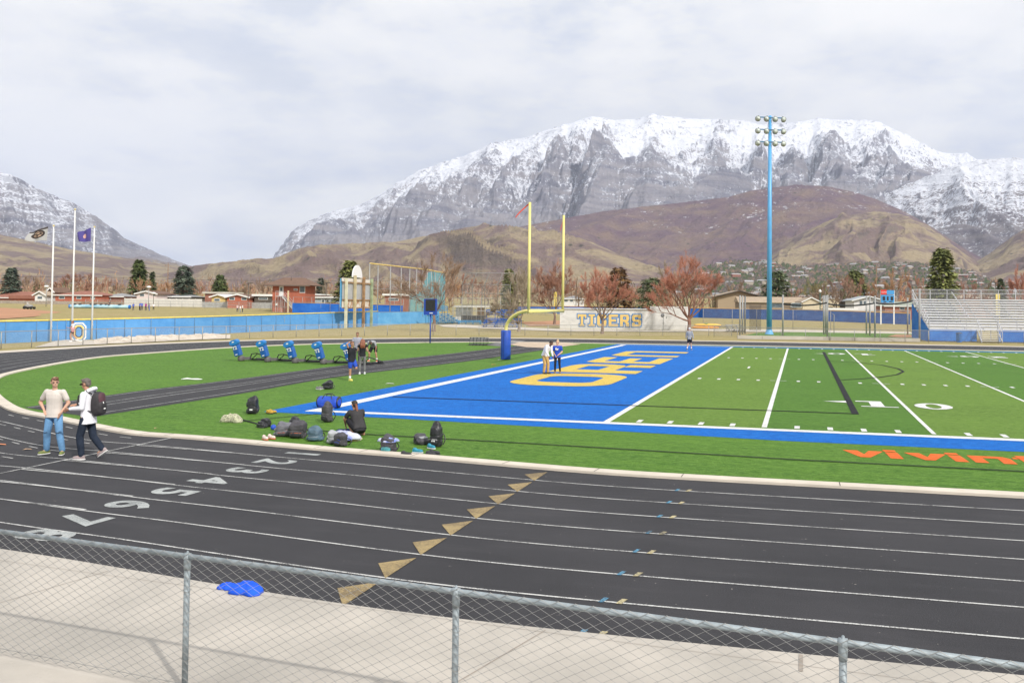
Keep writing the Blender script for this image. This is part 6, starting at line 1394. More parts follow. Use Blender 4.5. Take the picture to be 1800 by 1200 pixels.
# ================================================================== people
def remeshed(name, mb, vox, mat, parent, smooth_it=3):
    """fuse everything in mb into one continuous surface"""
    me = mb.mesh(name); o = bpy.data.objects.new(name, me); COL.objects.link(o)
    r = o.modifiers.new('r', 'REMESH'); r.mode = 'VOXEL'; r.voxel_size = vox
    s_ = o.modifiers.new('s', 'SMOOTH'); s_.factor = .5; s_.iterations = smooth_it
    dg = bpy.context.evaluated_depsgraph_get(); dg.update(); m2 = bpy.data.meshes.new_from_object(o.evaluated_get(dg)); bpy.data.objects.remove(o); bpy.data.meshes.remove(me)
    m2.name = name; m2.materials.clear(); m2.polygons.foreach_set('use_smooth', [True]*len(m2.polygons)); return meshobj(name, m2, mat, parent)
def cap(mb, a, b, ra, rb, n=10):
    a = Vector(a); b = Vector(b); mb.tube([a, a.lerp(b, .33), a.lerp(b, .66), b], [ra, ra+(rb-ra)*.28, ra+(rb-ra)*.68, rb], n); mb.ell(a, (ra,)*3, n, 6); mb.ell(b, (rb,)*3, n, 6)
def basis(up, fwd):
    z = Vector(up).normalized(); y = -(Vector(fwd)-z*Vector(fwd).dot(z)).normalized(); x = y.cross(z); return Matrix((x, y, z)).transposed()
BASE = dict(pelvis=(0, 0, .95), chest=(0, .0, 1.28), neck=(0, .01, 1.47), head=(0, -.015, 1.635), shL=(.185, .01, 1.41), shR=(-.185, .01, 1.41), elL=(.24, .03, 1.13), elR=(-.24, .03, 1.13), wrL=(.25, -.06, .88), wrR=(-.25, -.06, .88),
            hiL=(.095, 0, .92), hiR=(-.095, 0, .92), knL=(.11, -.02, .50), knR=(-.11, -.02, .50), anL=(.12, .03, .09), anR=(-.12, .03, .09))
SKIN = M('skin_light', (.56, .33, .23), .55, .05, 6); SKIN2 = M('skin_tan', (.42, .22, .14), .55, .05, 6); SKIN3 = M('skin_brown', (.20, .095, .06), .55, .05, 6)
def cloth(name, c, var=.14, scale=6): return M('cloth_'+name, c, .85, var, scale, bump=.25, bscale=30, spec=.15)
def person(label, loc, rz, J=None, h=1.75, skin=None, shirt=None, sleeve='short', long_=0.0, legs='long', pants=None, shoe=None, sole=None, hair=None, style='short', fwd=(0, -1, 0), up=(0, 0, 1), look=None, toes=None, sock=None, vox=.011, wide=1.0, hands=True, group=None, female=False, cat='person', footup=None):
    k = h/1.75; P_ = {a: Vector(v)*k for a, v in {**BASE, **(J or {})}.items()}; skin = skin or SKIN
    t_ = thing('person', label, cat, loc, rz, group); look = Vector(look or fwd).normalized(); fwd = Vector(fwd).normalized(); S_ = lambda v: v*k
    spine = (P_['neck']-P_['pelvis']).normalized(); tb = basis(spine, fwd); sw = (P_['shL']-P_['shR']).length/2
    def loft(mb, rings, n=18):
        vs = []
        for c, rx, ry, bs in rings:
            for j in range(n): a_ = 2*math.pi*j/n; vs.append(c+bs@Vector((rx*math.copysign(abs(math.cos(a_))**.85, math.cos(a_)), ry*math.copysign(abs(math.sin(a_))**.85, math.sin(a_)), 0)))
        m_ = len(rings); mb.add(vs, [(i*n+j, i*n+(j+1) % n, (i+1)*n+(j+1) % n, (i+1)*n+j) for i in range(m_-1) for j in range(n)]+[tuple(range(n-1, -1, -1)), tuple((m_-1)*n+j for j in range(n))])
    def torso(mb, g, hem=None):
        pe, ch, ne = P_['pelvis'], P_['chest'], P_['neck']; w_ = wide
        lo = basis(ch-pe, fwd); hi_ = basis(ne-ch, fwd); d = (pe-ch).normalized(); rings = []
        if hem is not None: rings += [(pe+d*(S_(.03)+hem), S_(.172)*w_+g*1.3, S_(.118)+g*1.3, lo)]
        rings += [(pe+d*S_(.06), S_(.168)*w_+g, S_(.115)+g, lo), (pe, S_(.166)*w_+g, S_(.113)+g, lo), (pe.lerp(ch, .3), S_(.146 if female else .156)*w_+g, S_(.102)+g, lo), (pe.lerp(ch, .6), S_(.140 if female else .158)*w_+g, S_(.102)+g, lo),
                  (pe.lerp(ch, .85), S_(.152 if female else .168)*w_+g, S_(.110)+g, lo), (ch, S_(.158 if female else .176)*w_+g, S_(.113)+g, hi_), (ch.lerp(ne, .45), S_(.165 if female else .185)*w_+g, S_(.10)+g, hi_), (ch.lerp(ne, .75), S_(.13)*w_+g, S_(.078)+g, hi_), (ch.lerp(ne, .93), S_(.075)+g, S_(.062)+g, hi_)]
        loft(mb, rings)
        for s_ in 'LR': cap(mb, ch.lerp(ne, .70), P_['sh'+s_]-Vector((0, 0, S_(.012))), S_(.055)+g, S_(.055)+g)
    # body
    b = MB(); torso(b, 0); cap(b, P_['neck']-spine*S_(.05), P_['head']-look*S_(-.0)-Vector((0, 0, S_(.06))), S_(.055), S_(.05))
    hb = basis((P_['head']-P_['neck']).normalized()+Vector((0, 0, .6)), look); hd = P_['head']
    b.ell(hd+hb@Vector((0, S_(.012), S_(.03))), (S_(.074), S_(.094), S_(.098)), 16, 12, rot=hb); b.ell(hd+hb@Vector((0, -S_(.035), -S_(.045))), (S_(.055), S_(.060), S_(.070)), 14, 9, rot=hb)
    b.ell(hd+hb@Vector((0, -S_(.102), -S_(.012))), (S_(.012), S_(.018), S_(.024)), 8, 6, rot=hb)
    b.ell(hd+hb@Vector((0, -S_(.090), -S_(.062))), (S_(.024), S_(.010), S_(.010)), 8, 6, rot=hb)
    for s_ in (-1, 1): b.ell(hd+hb@Vector((s_*S_(.076), S_(.012), -S_(.005))), (S_(.012), S_(.022), S_(.032)), 8, 6, rot=hb)
    for s_, sg in (('L', 1), ('R', -1)):
        sh, el, wr = P_['sh'+s_], P_['el'+s_], P_['wr'+s_]; cap(b, sh, el, S_(.052), S_(.040)); cap(b, el, wr, S_(.041), S_(.026))
        hi, kn, an = P_['hi'+s_], P_['kn'+s_], P_['an'+s_]; cap(b, hi, kn, S_(.088), S_(.056)); cap(b, kn, kn.lerp(an, .4), S_(.056), S_(.055)); cap(b, kn.lerp(an, .4), an, S_(.055), S_(.036))
        d = (wr-el).normalized(); hdir = (d+Vector((0, 0, -.25))).normalized(); side = hdir.cross(fwd).normalized() if abs(hdir.dot(fwd)) < .95 else Vector((1, 0, 0)); palm = basis(hdir, side); pc_ = wr+hdir*S_(.05)
        b.ell(pc_, (S_(.040), S_(.017), S_(.052)), 10, 7, rot=palm)
        if hands:
            for q in range(4):
                o_ = palm@Vector((S_((q-1.5)*.020), 0, S_(.04))); l = S_((.068, .078, .074, .058)[q]); a0 = pc_+o_; a1 = a0+hdir*l*.55; a2 = a1+(hdir+side*.0+fwd*.0-Vector((0, 0, .3))).normalized()*l*.45; cap(b, a0, a1, S_(.0095), S_(.009), 6); cap(b, a1, a2, S_(.009), S_(.008), 6)
            a0 = pc_+palm@Vector((S_(-.034*sg), 0, -S_(.015))); a1 = a0+(hdir*.8+palm@Vector((-.6*sg, 0, 0))).normalized()*S_(.035); cap(b, a0, a1, S_(.012), S_(.010), 6); cap(b, a1, a1+hdir*S_(.028), S_(.010), S_(.009), 6)
        td = Vector((toes or {}).get(s_, fwd)).normalized(); cap(b, an, an+td*S_(.10)-Vector((0, 0, S_(.04))) if not (footup and s_ in footup) else an+td*S_(.12), S_(.036), S_(.03))
    remeshed('body', b, vox, skin, t_)
    # eyes, brows
    if vox < .02:
        b = MB()
        for s_ in (-1, 1): b.ell(hd+hb@Vector((s_*S_(.032), -S_(.086), S_(.008))), (S_(.013), S_(.008), S_(.008)), 8, 6, rot=hb); b.box(hd+hb@Vector((s_*S_(.033), -S_(.09), S_(.030))), (S_(.034), S_(.012), S_(.008)), rot=hb)
        b.build('eyes_and_brows', M('eye_dark', (.03, .02, .015), .4), t_)
    # shirt
    if shirt:
        b = MB(); torso(b, S_(.016), S_(.02+long_) if long_ is not None else None)
        for s_ in 'LR':
            sh, el, wr = P_['sh'+s_], P_['el'+s_], P_['wr'+s_]
            if sleeve == 'short': cap(b, sh, sh.lerp(el, .62), S_(.070), S_(.064))
            elif sleeve == 'long': cap(b, sh, el, S_(.070), S_(.056)); cap(b, el, el.lerp(wr, .93), S_(.056), S_(.040))
        cap(b, P_['neck']-spine*S_(.06), P_['neck']-spine*S_(.02), S_(.062), S_(.056)); remeshed('shirt', b, vox, shirt, t_, 4)
    b = MB(); pe = P_['pelvis']; g = S_(.012 if legs == 'tight' else .020)
    lo = basis(P_['chest']-pe, fwd); dn = (pe-P_['chest']).normalized(); loft(b, [(pe+dn*S_(.13), S_(.12)+g, S_(.09)+g, lo), (pe+dn*S_(.07), S_(.155)+g*.6, S_(.106)+g*.6, lo), (pe, S_(.160)*wide+.003, S_(.108)+.003, lo), (pe-dn*S_(.04), S_(.155)*wide+.002, S_(.104)+.002, lo)])
    for s_ in 'LR':
        hi, kn, an = P_['hi'+s_], P_['kn'+s_], P_['an'+s_]
        if legs in ('long', 'tight'):
            e_ = 0 if legs == 'tight' else S_(.014); cap(b, hi-Vector((0, 0, S_(.03))), kn, S_(.088)+e_*.6, S_(.062)+e_); cap(b, kn, kn.lerp(an, .4), S_(.062)+e_, S_(.060)+e_); cap(b, kn.lerp(an, .4), kn.lerp(an, .95), S_(.060)+e_, S_(.043)+e_*1.5)
        else: t2 = .72 if legs == 'short' else .3; cap(b, hi, hi.lerp(kn, t2), S_(.108), S_(.094) if legs == 'short' else S_(.098))
    remeshed('trousers' if legs == 'long' else ('leggings' if legs == 'tight' else 'shorts'), b, vox, pants, t_, 3)
    for s_ in 'LR':
        an = P_['an'+s_]; td = Vector((toes or {}).get(s_, fwd)).normalized(); up_ = Vector((0, 0, 1)) if not (footup and s_ in footup) else Vector(footup[s_]); fb = basis(up_, td)
        c = an+fb@Vector((0, -S_(.055), -S_(.045))); b = MB(); b.ell(c, (S_(.048), S_(.135), S_(.045)), 14, 8, rot=fb, p=.85); b.ell(an+fb@Vector((0, S_(.015), -S_(.015))), (S_(.046), S_(.058), S_(.05)), 12, 8, rot=fb); so = remeshed('shoe', b, min(vox, .012), shoe or BLK, t_, 2)
        b = MB(); b.ell(c-fb@Vector((0, 0, S_(.032))), (S_(.050), S_(.142), S_(.014)), 16, 6, rot=fb, p=.7); b.build('sole', sole or FRM, so)
        if sock: b = MB(); kn = P_['kn'+s_]; b.tube([an, an.lerp(kn, .30)], [S_(.044), S_(.047)], 12); b.build('sock', sock, t_)
    if hair:
        b = MB(); c = hd+hb@Vector((0, S_(.022), S_(.045)))
        b.ell(c, (S_(.080), S_(.094), S_(.082)), 16, 12, rot=hb); b.ell(hd+hb@Vector((0, S_(.055), S_(.0))), (S_(.072), S_(.055), S_(.075)), 12, 8, rot=hb)
        if style in ('fringe', 'short'): b.ell(hd+hb@Vector((S_(.01), -S_(.045), S_(.100))), (S_(.056), S_(.036), S_(.024)), 12, 8, rot=hb)
        if style == 'fringe': b.ell(hd+hb@Vector((S_(.012), -S_(.070), S_(.082))), (S_(.055), S_(.024), S_(.026)), 12, 8, rot=hb); b.ell(hd+hb@Vector((S_(.03), -S_(.05), S_(.11))), (S_(.04), S_(.04), S_(.03)), 12, 8, rot=hb)
        if style == 'bun': b.ell(hd+hb@Vector((0, S_(.05), S_(.13))), (S_(.045), S_(.045), S_(.04)), 10, 8, rot=hb)
        if style == 'long':
            for x in (-.05, 0, .05): b.tube([hd+hb@Vector((S_(x), S_(.05), S_(.06))), hd+hb@Vector((S_(x*1.4), S_(.10), -S_(.06))), hd+hb@Vector((S_(x*1.6), S_(.13), -S_(.2)))-Vector((0, 0, S_(.02))), hd+hb@Vector((S_(x*1.5), S_(.13), -S_(.36)))], [S_(.05), S_(.06), S_(.055), S_(.02)], 8)
        remeshed('hair', b, min(vox, .012), hair, t_, 1)
        if style == 'cap': pass
    t_['_'] = 0; del t_['_']
    return t_, P_, hb, hd, k
HBR = M('hair_brown', (.13, .06, .03), .6, .25, 30); HDK = M('hair_dark', (.025, .018, .014), .6, .25, 30); HRED = M('hair_auburn', (.20, .065, .028), .6, .25, 20); HGR = M('hair_grey_brown', (.12, .10, .085), .6, .25, 30); HBL = M('hair_blond', (.50, .36, .20), .6, .2, 20)
JEAN = cloth('light_jeans', (.13, .27, .46), .35, 3); NAVY = cloth('navy_jeans', (.022, .030, .048), .2); BEIGE = cloth('beige_tee', (.60, .55, .50), .06); WHT = cloth('white_jacket', (.76, .76, .80), .05); BLKC = cloth('black', (.022, .022, .026), .2); DKG = cloth('dark_grey', (.07, .07, .085), .25); GRY = cloth('heather_grey', (.33, .34, .36), .12); TANP = cloth('khaki', (.46, .31, .12), .12); BLU = cloth('royal_blue', (.03, .08, .44), .12); WH2 = cloth('white', (.78, .77, .78), .05); GLEG = cloth('grey_leggings', (.17, .17, .175), .2); LBG = cloth('lavender_grey', (.30, .31, .36), .12)
OLV = M('shoe_olive', (.16, .19, .05), .6, .2, 10); SHG = M('shoe_mauve_grey', (.30, .24, .24), .6, .15, 10); SHB = M('shoe_black', (.03, .03, .035), .6); SHW = M('shoe_white', (.7, .7, .72), .6, .05); SHY = M('shoe_yellow', (.78, .72, .18), .6); SHR = M('shoe_orange_red', (.65, .15, .05), .6); TANS = M('sole_tan', (.45, .27, .13), .7); SHBL = M('shoe_navy', (.05, .06, .12), .6)
# teenager in a beige tee
q = at(93.5, 798.5)
tp_, P_, hb, hd, k = person('teenager in a beige tee and ripped light blue jeans, hand on hip', q, .12, dict(elR=(-.40, .06, 1.17), wrR=(-.20, -.07, 1.02), elL=(.30, .06, 1.17), wrL=(.235, -.07, .98), shR=(-.195, .01, 1.415), shL=(.195, .01, 1.415), anL=(.20, .03, .09), anR=(-.19, .03, .09), knL=(.16, -.03, .5), knR=(-.14, -.03, .5), head=(.012, -.02, 1.635)),
    h=1.72, shirt=BEIGE, pants=JEAN, shoe=OLV, hair=HBR, style='fringe', look=(.75, -.75, -.02), long_=.05, toes={'L': (.5, -1, 0), 'R': (-.45, -1, 0)}, vox=.009)
b = MB()
for s_ in 'LR': kn = P_['kn'+s_]; b.tube([kn+Vector((-.06, -.062, .02)), kn+Vector((0, -.088, .006)), kn+Vector((.055, -.066, .015))], .007, 5)
b.build('jean_rip', M('rip_dark', (.05, .07, .1), .9), tp_)  # thin dark tubes across both knees mark the rips
# man with sunglasses, white jacket and rucksack
q = at(152, 806.5)
tp_, P_, hb, hd, k = person('man with sunglasses, white hooded jacket and dark jeans, reaching a hand out', q, -1.35, dict(elL=(.22, .0, 1.13), wrL=(.16, -.30, 1.10), elR=(-.22, -.02, 1.15), wrR=(-.14, -.30, 1.17), knL=(.10, -.10, .50), anL=(.10, -.05, .09), knR=(-.09, .08, .48), anR=(-.09, .30, .20), pelvis=(0, .02, .95), head=(0, -.05, 1.63)),
    h=1.75, skin=SKIN2, shirt=WHT, sleeve='long', long_=.13, pants=NAVY, shoe=SHG, sole=FRM, hair=HGR, look=(-.15, -1, -.12), toes={'L': (.1, -1, 0), 'R': (0, -.75, -.65)}, footup={'R': (0, -.6, .8)}, vox=.009)
b = MB(); b.box(hd+hb@Vector((0, -.100, .010)), (.125, .014, .030), rot=hb)
for s_ in (-1, 1): b.beam(hd+hb@Vector((s_*.062, -.098, .016)), hd+hb@Vector((s_*.080, .01, .012)), .008, .010)
b.build('sunglasses', M('sunglass_black', (.01, .01, .012), .15), tp_)
b = MB(); b.tube([P_['neck']+Vector((.11*math.cos(a), .045+.085*math.sin(a), .015+.05*math.sin(a))) for a in [2*math.pi*i/14 for i in range(15)]], [.042]*15, 8, cap=False); b.build('hood', WHT, tp_)
# the rucksack he wears
RKM = M('rucksack_black', (.030, .027, .030), .7, .25, 6, bump=.2); RK2 = M('rucksack_maroon', (.085, .035, .045), .7, .25, 6)
def on_figure(t_, v): return t_.matrix_basis@Vector(v)
bp = thing('backpack', 'black and maroon backpack worn on the back of the man in the white jacket', 'backpack', on_figure(tp_, P_['chest']+Vector((0, .20, -.06))), tp_.rotation_euler.z)
b = MB(); b.ell((0, .02, -.02), (.155, .115, .27), 18, 12, p=.75); b.ell((0, .10, -.1), (.13, .075, .16), 14, 9, p=.7); remeshed('bag_body', b, .012, RKM, bp)
b = MB(); b.ell((0, .095, .09), (.12, .055, .14), 14, 9, p=.8); b.build('upper_pocket', RK2, bp)
b = MB(); b.ell((0, .165, -.12), (.05, .02, .02), 8, 6); b.ell((.03, .15, .0), (.02, .02, .035), 8, 6); b.build('reflector', FRM, bp)
b = MB()
for s_ in (-1, 1): b.tube([(s_*.10, -.05, .2), (s_*.12, -.17, .26), (s_*.13, -.33, .16), (s_*.14, -.34, -.02), (s_*.15, -.2, -.14), (s_*.12, -.05, -.18)], .017, 6)
b.build('shoulder_strap', RKM, bp)
# stretching runner
q = at(617.5, 669)
tp_, P_, hb, hd, k = person('athlete in a black tank top and blue shorts standing on one leg to stretch', q, 1.15, dict(anR=(-.06, .02, .09), knR=(-.07, 0, .5), hiR=(-.08, 0, .92), knL=(.12, -.18, .56), anL=(.12, .20, .78), elR=(-.28, -.02, 1.62), wrR=(-.06, .08, 1.72), elL=(.27, .14, 1.17), wrL=(.16, .22, .92), shR=(-.18, .01, 1.45)),
    h=1.74, skin=SKIN2, shirt=BLKC, sleeve='none', long_=.06, legs='short', pants=BLU, shoe=SHY, sole=SHY, hair=HBR, toes={'L': (0, .2, 1)}, footup={'L': (0, 1, -.2)}, sock=WH2, vox=.014)
q = at(636.5, 657.5)
person('woman with long red hair, black tank top and grey leggings, seen from behind', q, -2.6, dict(elL=(.22, -.10, 1.17), wrL=(.10, -.26, 1.22), elR=(-.22, -.06, 1.15), wrR=(-.12, -.22, 1.15)), h=1.70, shirt=BLKC, sleeve='none', long_=None, legs='tight', pants=GLEG, shoe=SHW, hair=HRED, style='long', vox=.014, female=True, wide=.92)
q = at(627.5, 640.5)
person('man in a dark grey shirt facing the red haired woman', q, .35, dict(elL=(.24, -.08, 1.16), wrL=(.13, -.25, 1.14), elR=(-.25, -.05, 1.15), wrR=(-.16, -.2, 1.06)), h=1.80, skin=SKIN2, shirt=LBG, sleeve='short', long_=.06, pants=DKG, shoe=SHBL, hair=HBR, vox=.016)
q = at(655, 635.5)
person('bending man in a grey tee and dark shorts with his hands on his knees', q, .1, dict(pelvis=(0, .16, .88), chest=(0, -.08, 1.12), neck=(0, -.26, 1.17), head=(0, -.37, 1.12), shL=(.18, -.2, 1.16), shR=(-.18, -.2, 1.16), elL=(.27, -.17, .86), elR=(-.27, -.17, .86), wrL=(.22, -.14, .62), wrR=(-.22, -.14, .62), hiL=(.1, .16, .88), hiR=(-.1, .16, .88), knL=(.2, -.03, .5), knR=(-.2, -.03, .5), anL=(.24, .06, .09), anR=(-.24, .06, .09)),
    h=1.75, skin=SKIN2, shirt=GRY, legs='short', pants=BLKC, shoe=SHR, hair=HDK, fwd=(0, -.8, -.5), look=(0, -.5, -.9), toes={'L': (.2, -1, 0), 'R': (-.2, -1, 0)}, sock=WH2, vox=.014)
# crouching woman
q = at(628, 765)
tp_, P_, hb, hd, k = person('crouching woman in a dark tee and shorts with an auburn ponytail beside the clothes', q, -2.25, dict(pelvis=(0, .13, .22), chest=(0, -.04, .50), neck=(0, -.14, .66), head=(0, -.22, .79), shL=(.17, -.1, .62), shR=(-.17, -.1, .62), elL=(.26, -.26, .44), elR=(-.26, -.26, .44), wrL=(.16, -.42, .25), wrR=(-.16, -.42, .25), hiL=(.1, .1, .22), hiR=(-.1, .1, .22), knL=(.19, -.26, .44), knR=(-.19, -.26, .44), anL=(.15, .04, .10), anR=(-.15, .04, .10)),
    h=1.70, skin=SKIN2, shirt=cloth('charcoal_tee', (.045, .043, .045), .15), legs='short', pants=BLKC, shoe=SKIN2, sole=SKIN2, hair=HDK, fwd=(0, -1, .1), look=(0, -.8, -.5), toes={'L': (.2, -1, 0), 'R': (-.2, -1, 0)}, vox=.010, female=True)
b = MB(); b.tube([hd+Vector((0, .08, .03)), hd+Vector((0, .15, -.05)), hd+Vector((.0, .19, -.2)), hd+Vector((.01, .24, -.33)), hd+Vector((.0, .27, -.46))], [.03, .035, .03, .024, .008], 8); b.build('ponytail', HRED, tp_)
# couple in the end zone
q = at(961, 657.5)
person('man in a white long sleeved shirt and khaki trousers leaning over towards a woman', q, 1.15, dict(pelvis=(0, .12, .95), chest=(0, -.02, 1.26), neck=(0, -.16, 1.40), head=(0, -.27, 1.50), shL=(.17, -.12, 1.36), shR=(-.17, -.12, 1.36), elL=(.2, -.12, 1.1), elR=(-.2, -.12, 1.1), wrL=(.14, -.25, .88), wrR=(-.14, -.25, .88), hiL=(.09, .12, .92), hiR=(-.09, .12, .92), knL=(.1, 0, .5), knR=(-.1, .04, .5), anL=(.1, .02, .09), anR=(-.1, .1, .09)),
    h=1.80, skin=SKIN3, shirt=WHT, sleeve='long', long_=.03, pants=TANP, shoe=SHB, sole=SHB, hair=HDK, fwd=(0, -1, -.15), look=(0, -1, -.1), vox=.013)
q = at(979.5, 656.5)
tp_, P_, hb, hd, k = person('woman in a royal blue tee and black leggings with her hands clasped in front', q, .05, dict(elL=(.25, -.02, 1.14), wrL=(.07, -.2, .98), elR=(-.25, -.02, 1.14), wrR=(-.07, -.2, .98), knL=(.12, -.02, .5), anL=(.15, .03, .09), anR=(-.13, .03, .09)), h=1.66, shirt=BLU, legs='tight', pants=BLKC, shoe=SHB, sole=SHW, hair=HBL, style='bun', look=(-.3, -1, -.1), female=True, vox=.012, long_=.05)
b = MB(); b.box((0, -.135, 1.24), (.17, .02, .04)); b.box((.0, -.136, 1.19), (.13, .02, .03)); b.box((-.04, -.135, 1.29), (.06, .02, .03)); b.build('shirt_print', WH2, tp_)
q = at(1212, 615)
person('man in a grey sweatshirt and black shorts standing alone in the end zone', q, 3.0, dict(elL=(.26, .0, 1.14), wrL=(.29, -.02, .9), elR=(-.27, .02, 1.14), wrR=(-.3, .0, .9), anL=(.17, .1, .09), anR=(-.13, -.08, .09)), h=1.76, shirt=GRY, sleeve='long', long_=.08, legs='short', pants=BLKC, shoe=SHB, sole=SHW, hair=M('cap_pale', (.62, .62, .62), .7), sock=WH2, vox=.016)
q = at(127, 600.5)
tp_, P_, hb, hd, k = person('jogger in a white vest and dark shorts with a pink bag beside the letter sign', q, -1.0, dict(elL=(.22, -.1, 1.15), wrL=(.16, -.32, 1.2), elR=(-.24, .12, 1.16), wrR=(-.2, -.08, 1.05), knL=(.1, -.14, .52), anL=(.1, -.05, .1), knR=(-.1, .08, .5), anR=(-.1, .36, .2)), h=1.72, skin=SKIN2, shirt=WH2, sleeve='none', legs='tiny', pants=BLKC, shoe=SHW, hair=HRED, vox=.016)
b = MB(); b.ell(Vector((.26, .08, 1.0)), (.09, .14, .2), 12, 8, p=.8); b.build('shoulder_bag', M('pink_bag', (.60, .25, .27), .7, .1), tp_)
# players far across the left ball field
BLS = cloth('field_blue', (.08, .14, .50), .1)
def fig(lab, px, py, hpx, d, top, bot, hairm, rz, J=None): return person(lab, lf(px, d), rz, J, h=hpx*d/FPX, shirt=top, pants=bot, shoe=SHB, hair=hairm, vox=.028, hands=False, group='players on the far left ball field')
D8 = 176
fig('player in a blue shirt standing left of the others by the tarp', 234.5, 546, 13, D8, BLS, DKG, HBR, .4)
fig('player in a blue shirt and dark trousers second from the left', 246, 546, 14.5, D8, BLS, BLKC, HDK, -.3)
fig('player in a blue shirt close beside the second one', 249.5, 546, 14, D8+2, BLS, DKG, HDK, 1.1)
fig('player in a red and blue shirt in the middle of the group', 256.5, 546, 14, D8, cloth('red_blue', (.30, .06, .2), .5, 3), DKG, HDK, .2)
fig('short player in a blue shirt right of the red one', 262.5, 547, 12.5, D8-2, BLS, BLS, HBR, -.6)
fig('player in a white shirt and dark trousers at the right of the group', 270, 545, 12, D8+4, WH2, BLKC, HDK, .7)
fig('person in a pinkish shirt left of two people near the brick tower', 417.5, 543, 13, 178, cloth('pinkish', (.6, .45, .45), .2), DKG, HBR, .3)
fig('person in a white shirt between two others near the brick tower', 422.5, 544, 12.5, 176, WH2, GRY, HDK, -.2)
fig('person in a white top and dark trousers rightmost near the brick tower', 426.5, 544, 14, 176, WH2, NAVY, HDK, -.8)
b = MB(); r_ = pR+Matrix.Rotation(RZ, 3, 'Z')@Vector((XR(192.5), .1, .72))
person('person in dark clothes sitting on the rolled field tarp', (r_.x, r_.y, pR.z+.05), RZ, dict(pelvis=(0, 0, .85), chest=(0, -.02, 1.15), neck=(0, 0, 1.34), head=(0, -.02, 1.5), hiL=(.1, 0, .82), hiR=(-.1, 0, .82), knL=(.12, -.4, .84), knR=(-.12, -.4, .84), anL=(.12, -.44, .42), anR=(-.12, -.44, .42), shL=(.18, 0, 1.3), shR=(-.18, 0, 1.3), elL=(.24, -.05, 1.05), elR=(-.24, -.05, 1.05), wrL=(.12, -.3, .95), wrR=(-.12, -.3, .95)), h=1.7, shirt=DKG, pants=BLKC, shoe=SHB, hair=HDK, vox=.028, hands=False, group='players on the far left ball field')
# ================================================================== bags, shoes and clothes
def lumpy(mb, seed, amp):
    rnd_ = random.Random(seed); ph = [rnd_.uniform(0, 6) for _ in range(6)]
    mb.v = [tuple(Vector(v)*(1+amp*(math.sin(v[0]*19+ph[0])+math.sin(v[1]*23+ph[1]+v[2]*9)+math.sin(v[2]*13+ph[2]+v[0]*11))/2)) for v in mb.v]; return mb
NYL = M('nylon_black', (.022, .022, .026), .45, .45, 9, bump=.5, bscale=14); NYG = M('nylon_grey', (.13, .13, .15), .7, .25, 6, bump=.4, bscale=14); NYD = M('nylon_charcoal', (.055, .052, .06), .65, .25, 6, bump=.4, bscale=14); NYB = M('nylon_blue', (.015, .07, .45), .6, .2, 5, bump=.4, bscale=14); TEALB = M('nylon_slate', (.07, .12, .16), .65, .3, 5, bump=.4, bscale=14); LGY = M('nylon_light_grey', (.34, .35, .37), .7, .2, 5, bump=.3, bscale=14); ORG = M('orange_trim', (.75, .16, .05), .6, .1)
WPL = M('white_print', (.75, .75, .75), .6)
def backpack(label, loc, rz, w_=.31, h=.46, dp=.21, mat=None, pocket=None, lying=False, trim=None, logo=False, seed=1, group='sports bags by the end zone', name='backpack', cat='backpack', slump=0):
    t_ = thing(name, label, cat, loc, rz, group); t_.scale = (.86, .86, .72); mat = mat or NYL; pocket = pocket or mat
    R = Matrix.Rotation(math.radians(-82), 3, 'X') if lying else Matrix.Rotation(math.radians(slump), 3, 'X'); lift = dp*.48 if lying else h/2
    def put(mb): mb.v = [tuple(R@Vector(v)+Vector((0, 0, lift))) for v in mb.v]; return mb
    b = MB(); b.ell((0, 0, -h*.08), (w_/2, dp/2, h*.42), 22, 16, p=.42); b.ell((0, .01, h*.16), (w_*.40, dp*.42, h*.36), 18, 12, p=.7); b.ell((0, -dp*.42, -h*.05), (w_*.43, dp*.22, h*.3), 18, 12, p=.5)
    for s_ in (-1, 1): b.ell((s_*w_*.5, 0, -h*.22), (w_*.1, dp*.33, h*.18), 12, 8, p=.6); put(lumpy(b, seed, .10)); remeshed('bag_body', b, .011, mat, t_, 1)
    b = MB(); b.ell((0, -dp*.60, -h*.17), (w_*.35, dp*.18, h*.2), 16, 9, p=.5); put(lumpy(b, seed+3, .03)).build('front_pocket', pocket, t_)
    b = MB(); b.tube([(-w_*.3, -dp*.50, h*.20), (-w_*.1, -dp*.56, h*.27), (w_*.1, -dp*.56, h*.27), (w_*.3, -dp*.50, h*.20)], .006, 5); b.tube([(-w_*.35, -dp*.70, -h*.02), (0, -dp*.76, .0), (w_*.35, -dp*.70, -h*.02)], .006, 5); put(b).build('zip', trim or NYG, t_)
    b = MB(); b.tube([(-.04, .02, h*.47), (-.03, .02, h*.56), (.03, .02, h*.56), (.04, .02, h*.47)], .011, 6)
    for s_ in (-1, 1): b.tube([(s_*w_*.22, dp*.42, h*.38), (s_*w_*.42, dp*.75, h*.2), (s_*w_*.50, dp*.85, -h*.1), (s_*w_*.46, dp*.45, -h*.38)], .016, 6)
    put(b).build('strap', NYL if mat != NYL else NYD, t_)
    if logo: b = MB(); b.add([(-.05, -dp*.58, h*.10), (.05, -dp*.58, h*.10), (.0, -dp*.58, h*.22)], [(0, 1, 2)]); b.box((.0, -dp*.76, -h*.10), (.10, .012, .05)); put(b).build('badge', WPL, t_)
    return t_
backpack('black upright backpack with a small white badge left of the end zone corner', at(444, 727), .3, .34, .50, .24, logo=True, seed=2)
backpack('black upright backpack standing in front of the blue duffel bag', at(575, 741.5), -.1, .34, .52, .26, mat=NYD, pocket=NYL, seed=3)
backpack('flat black backpack lying right of the patterned towel', at(464, 750.5), -.2, .34, .46, .2, lying=True, seed=4)
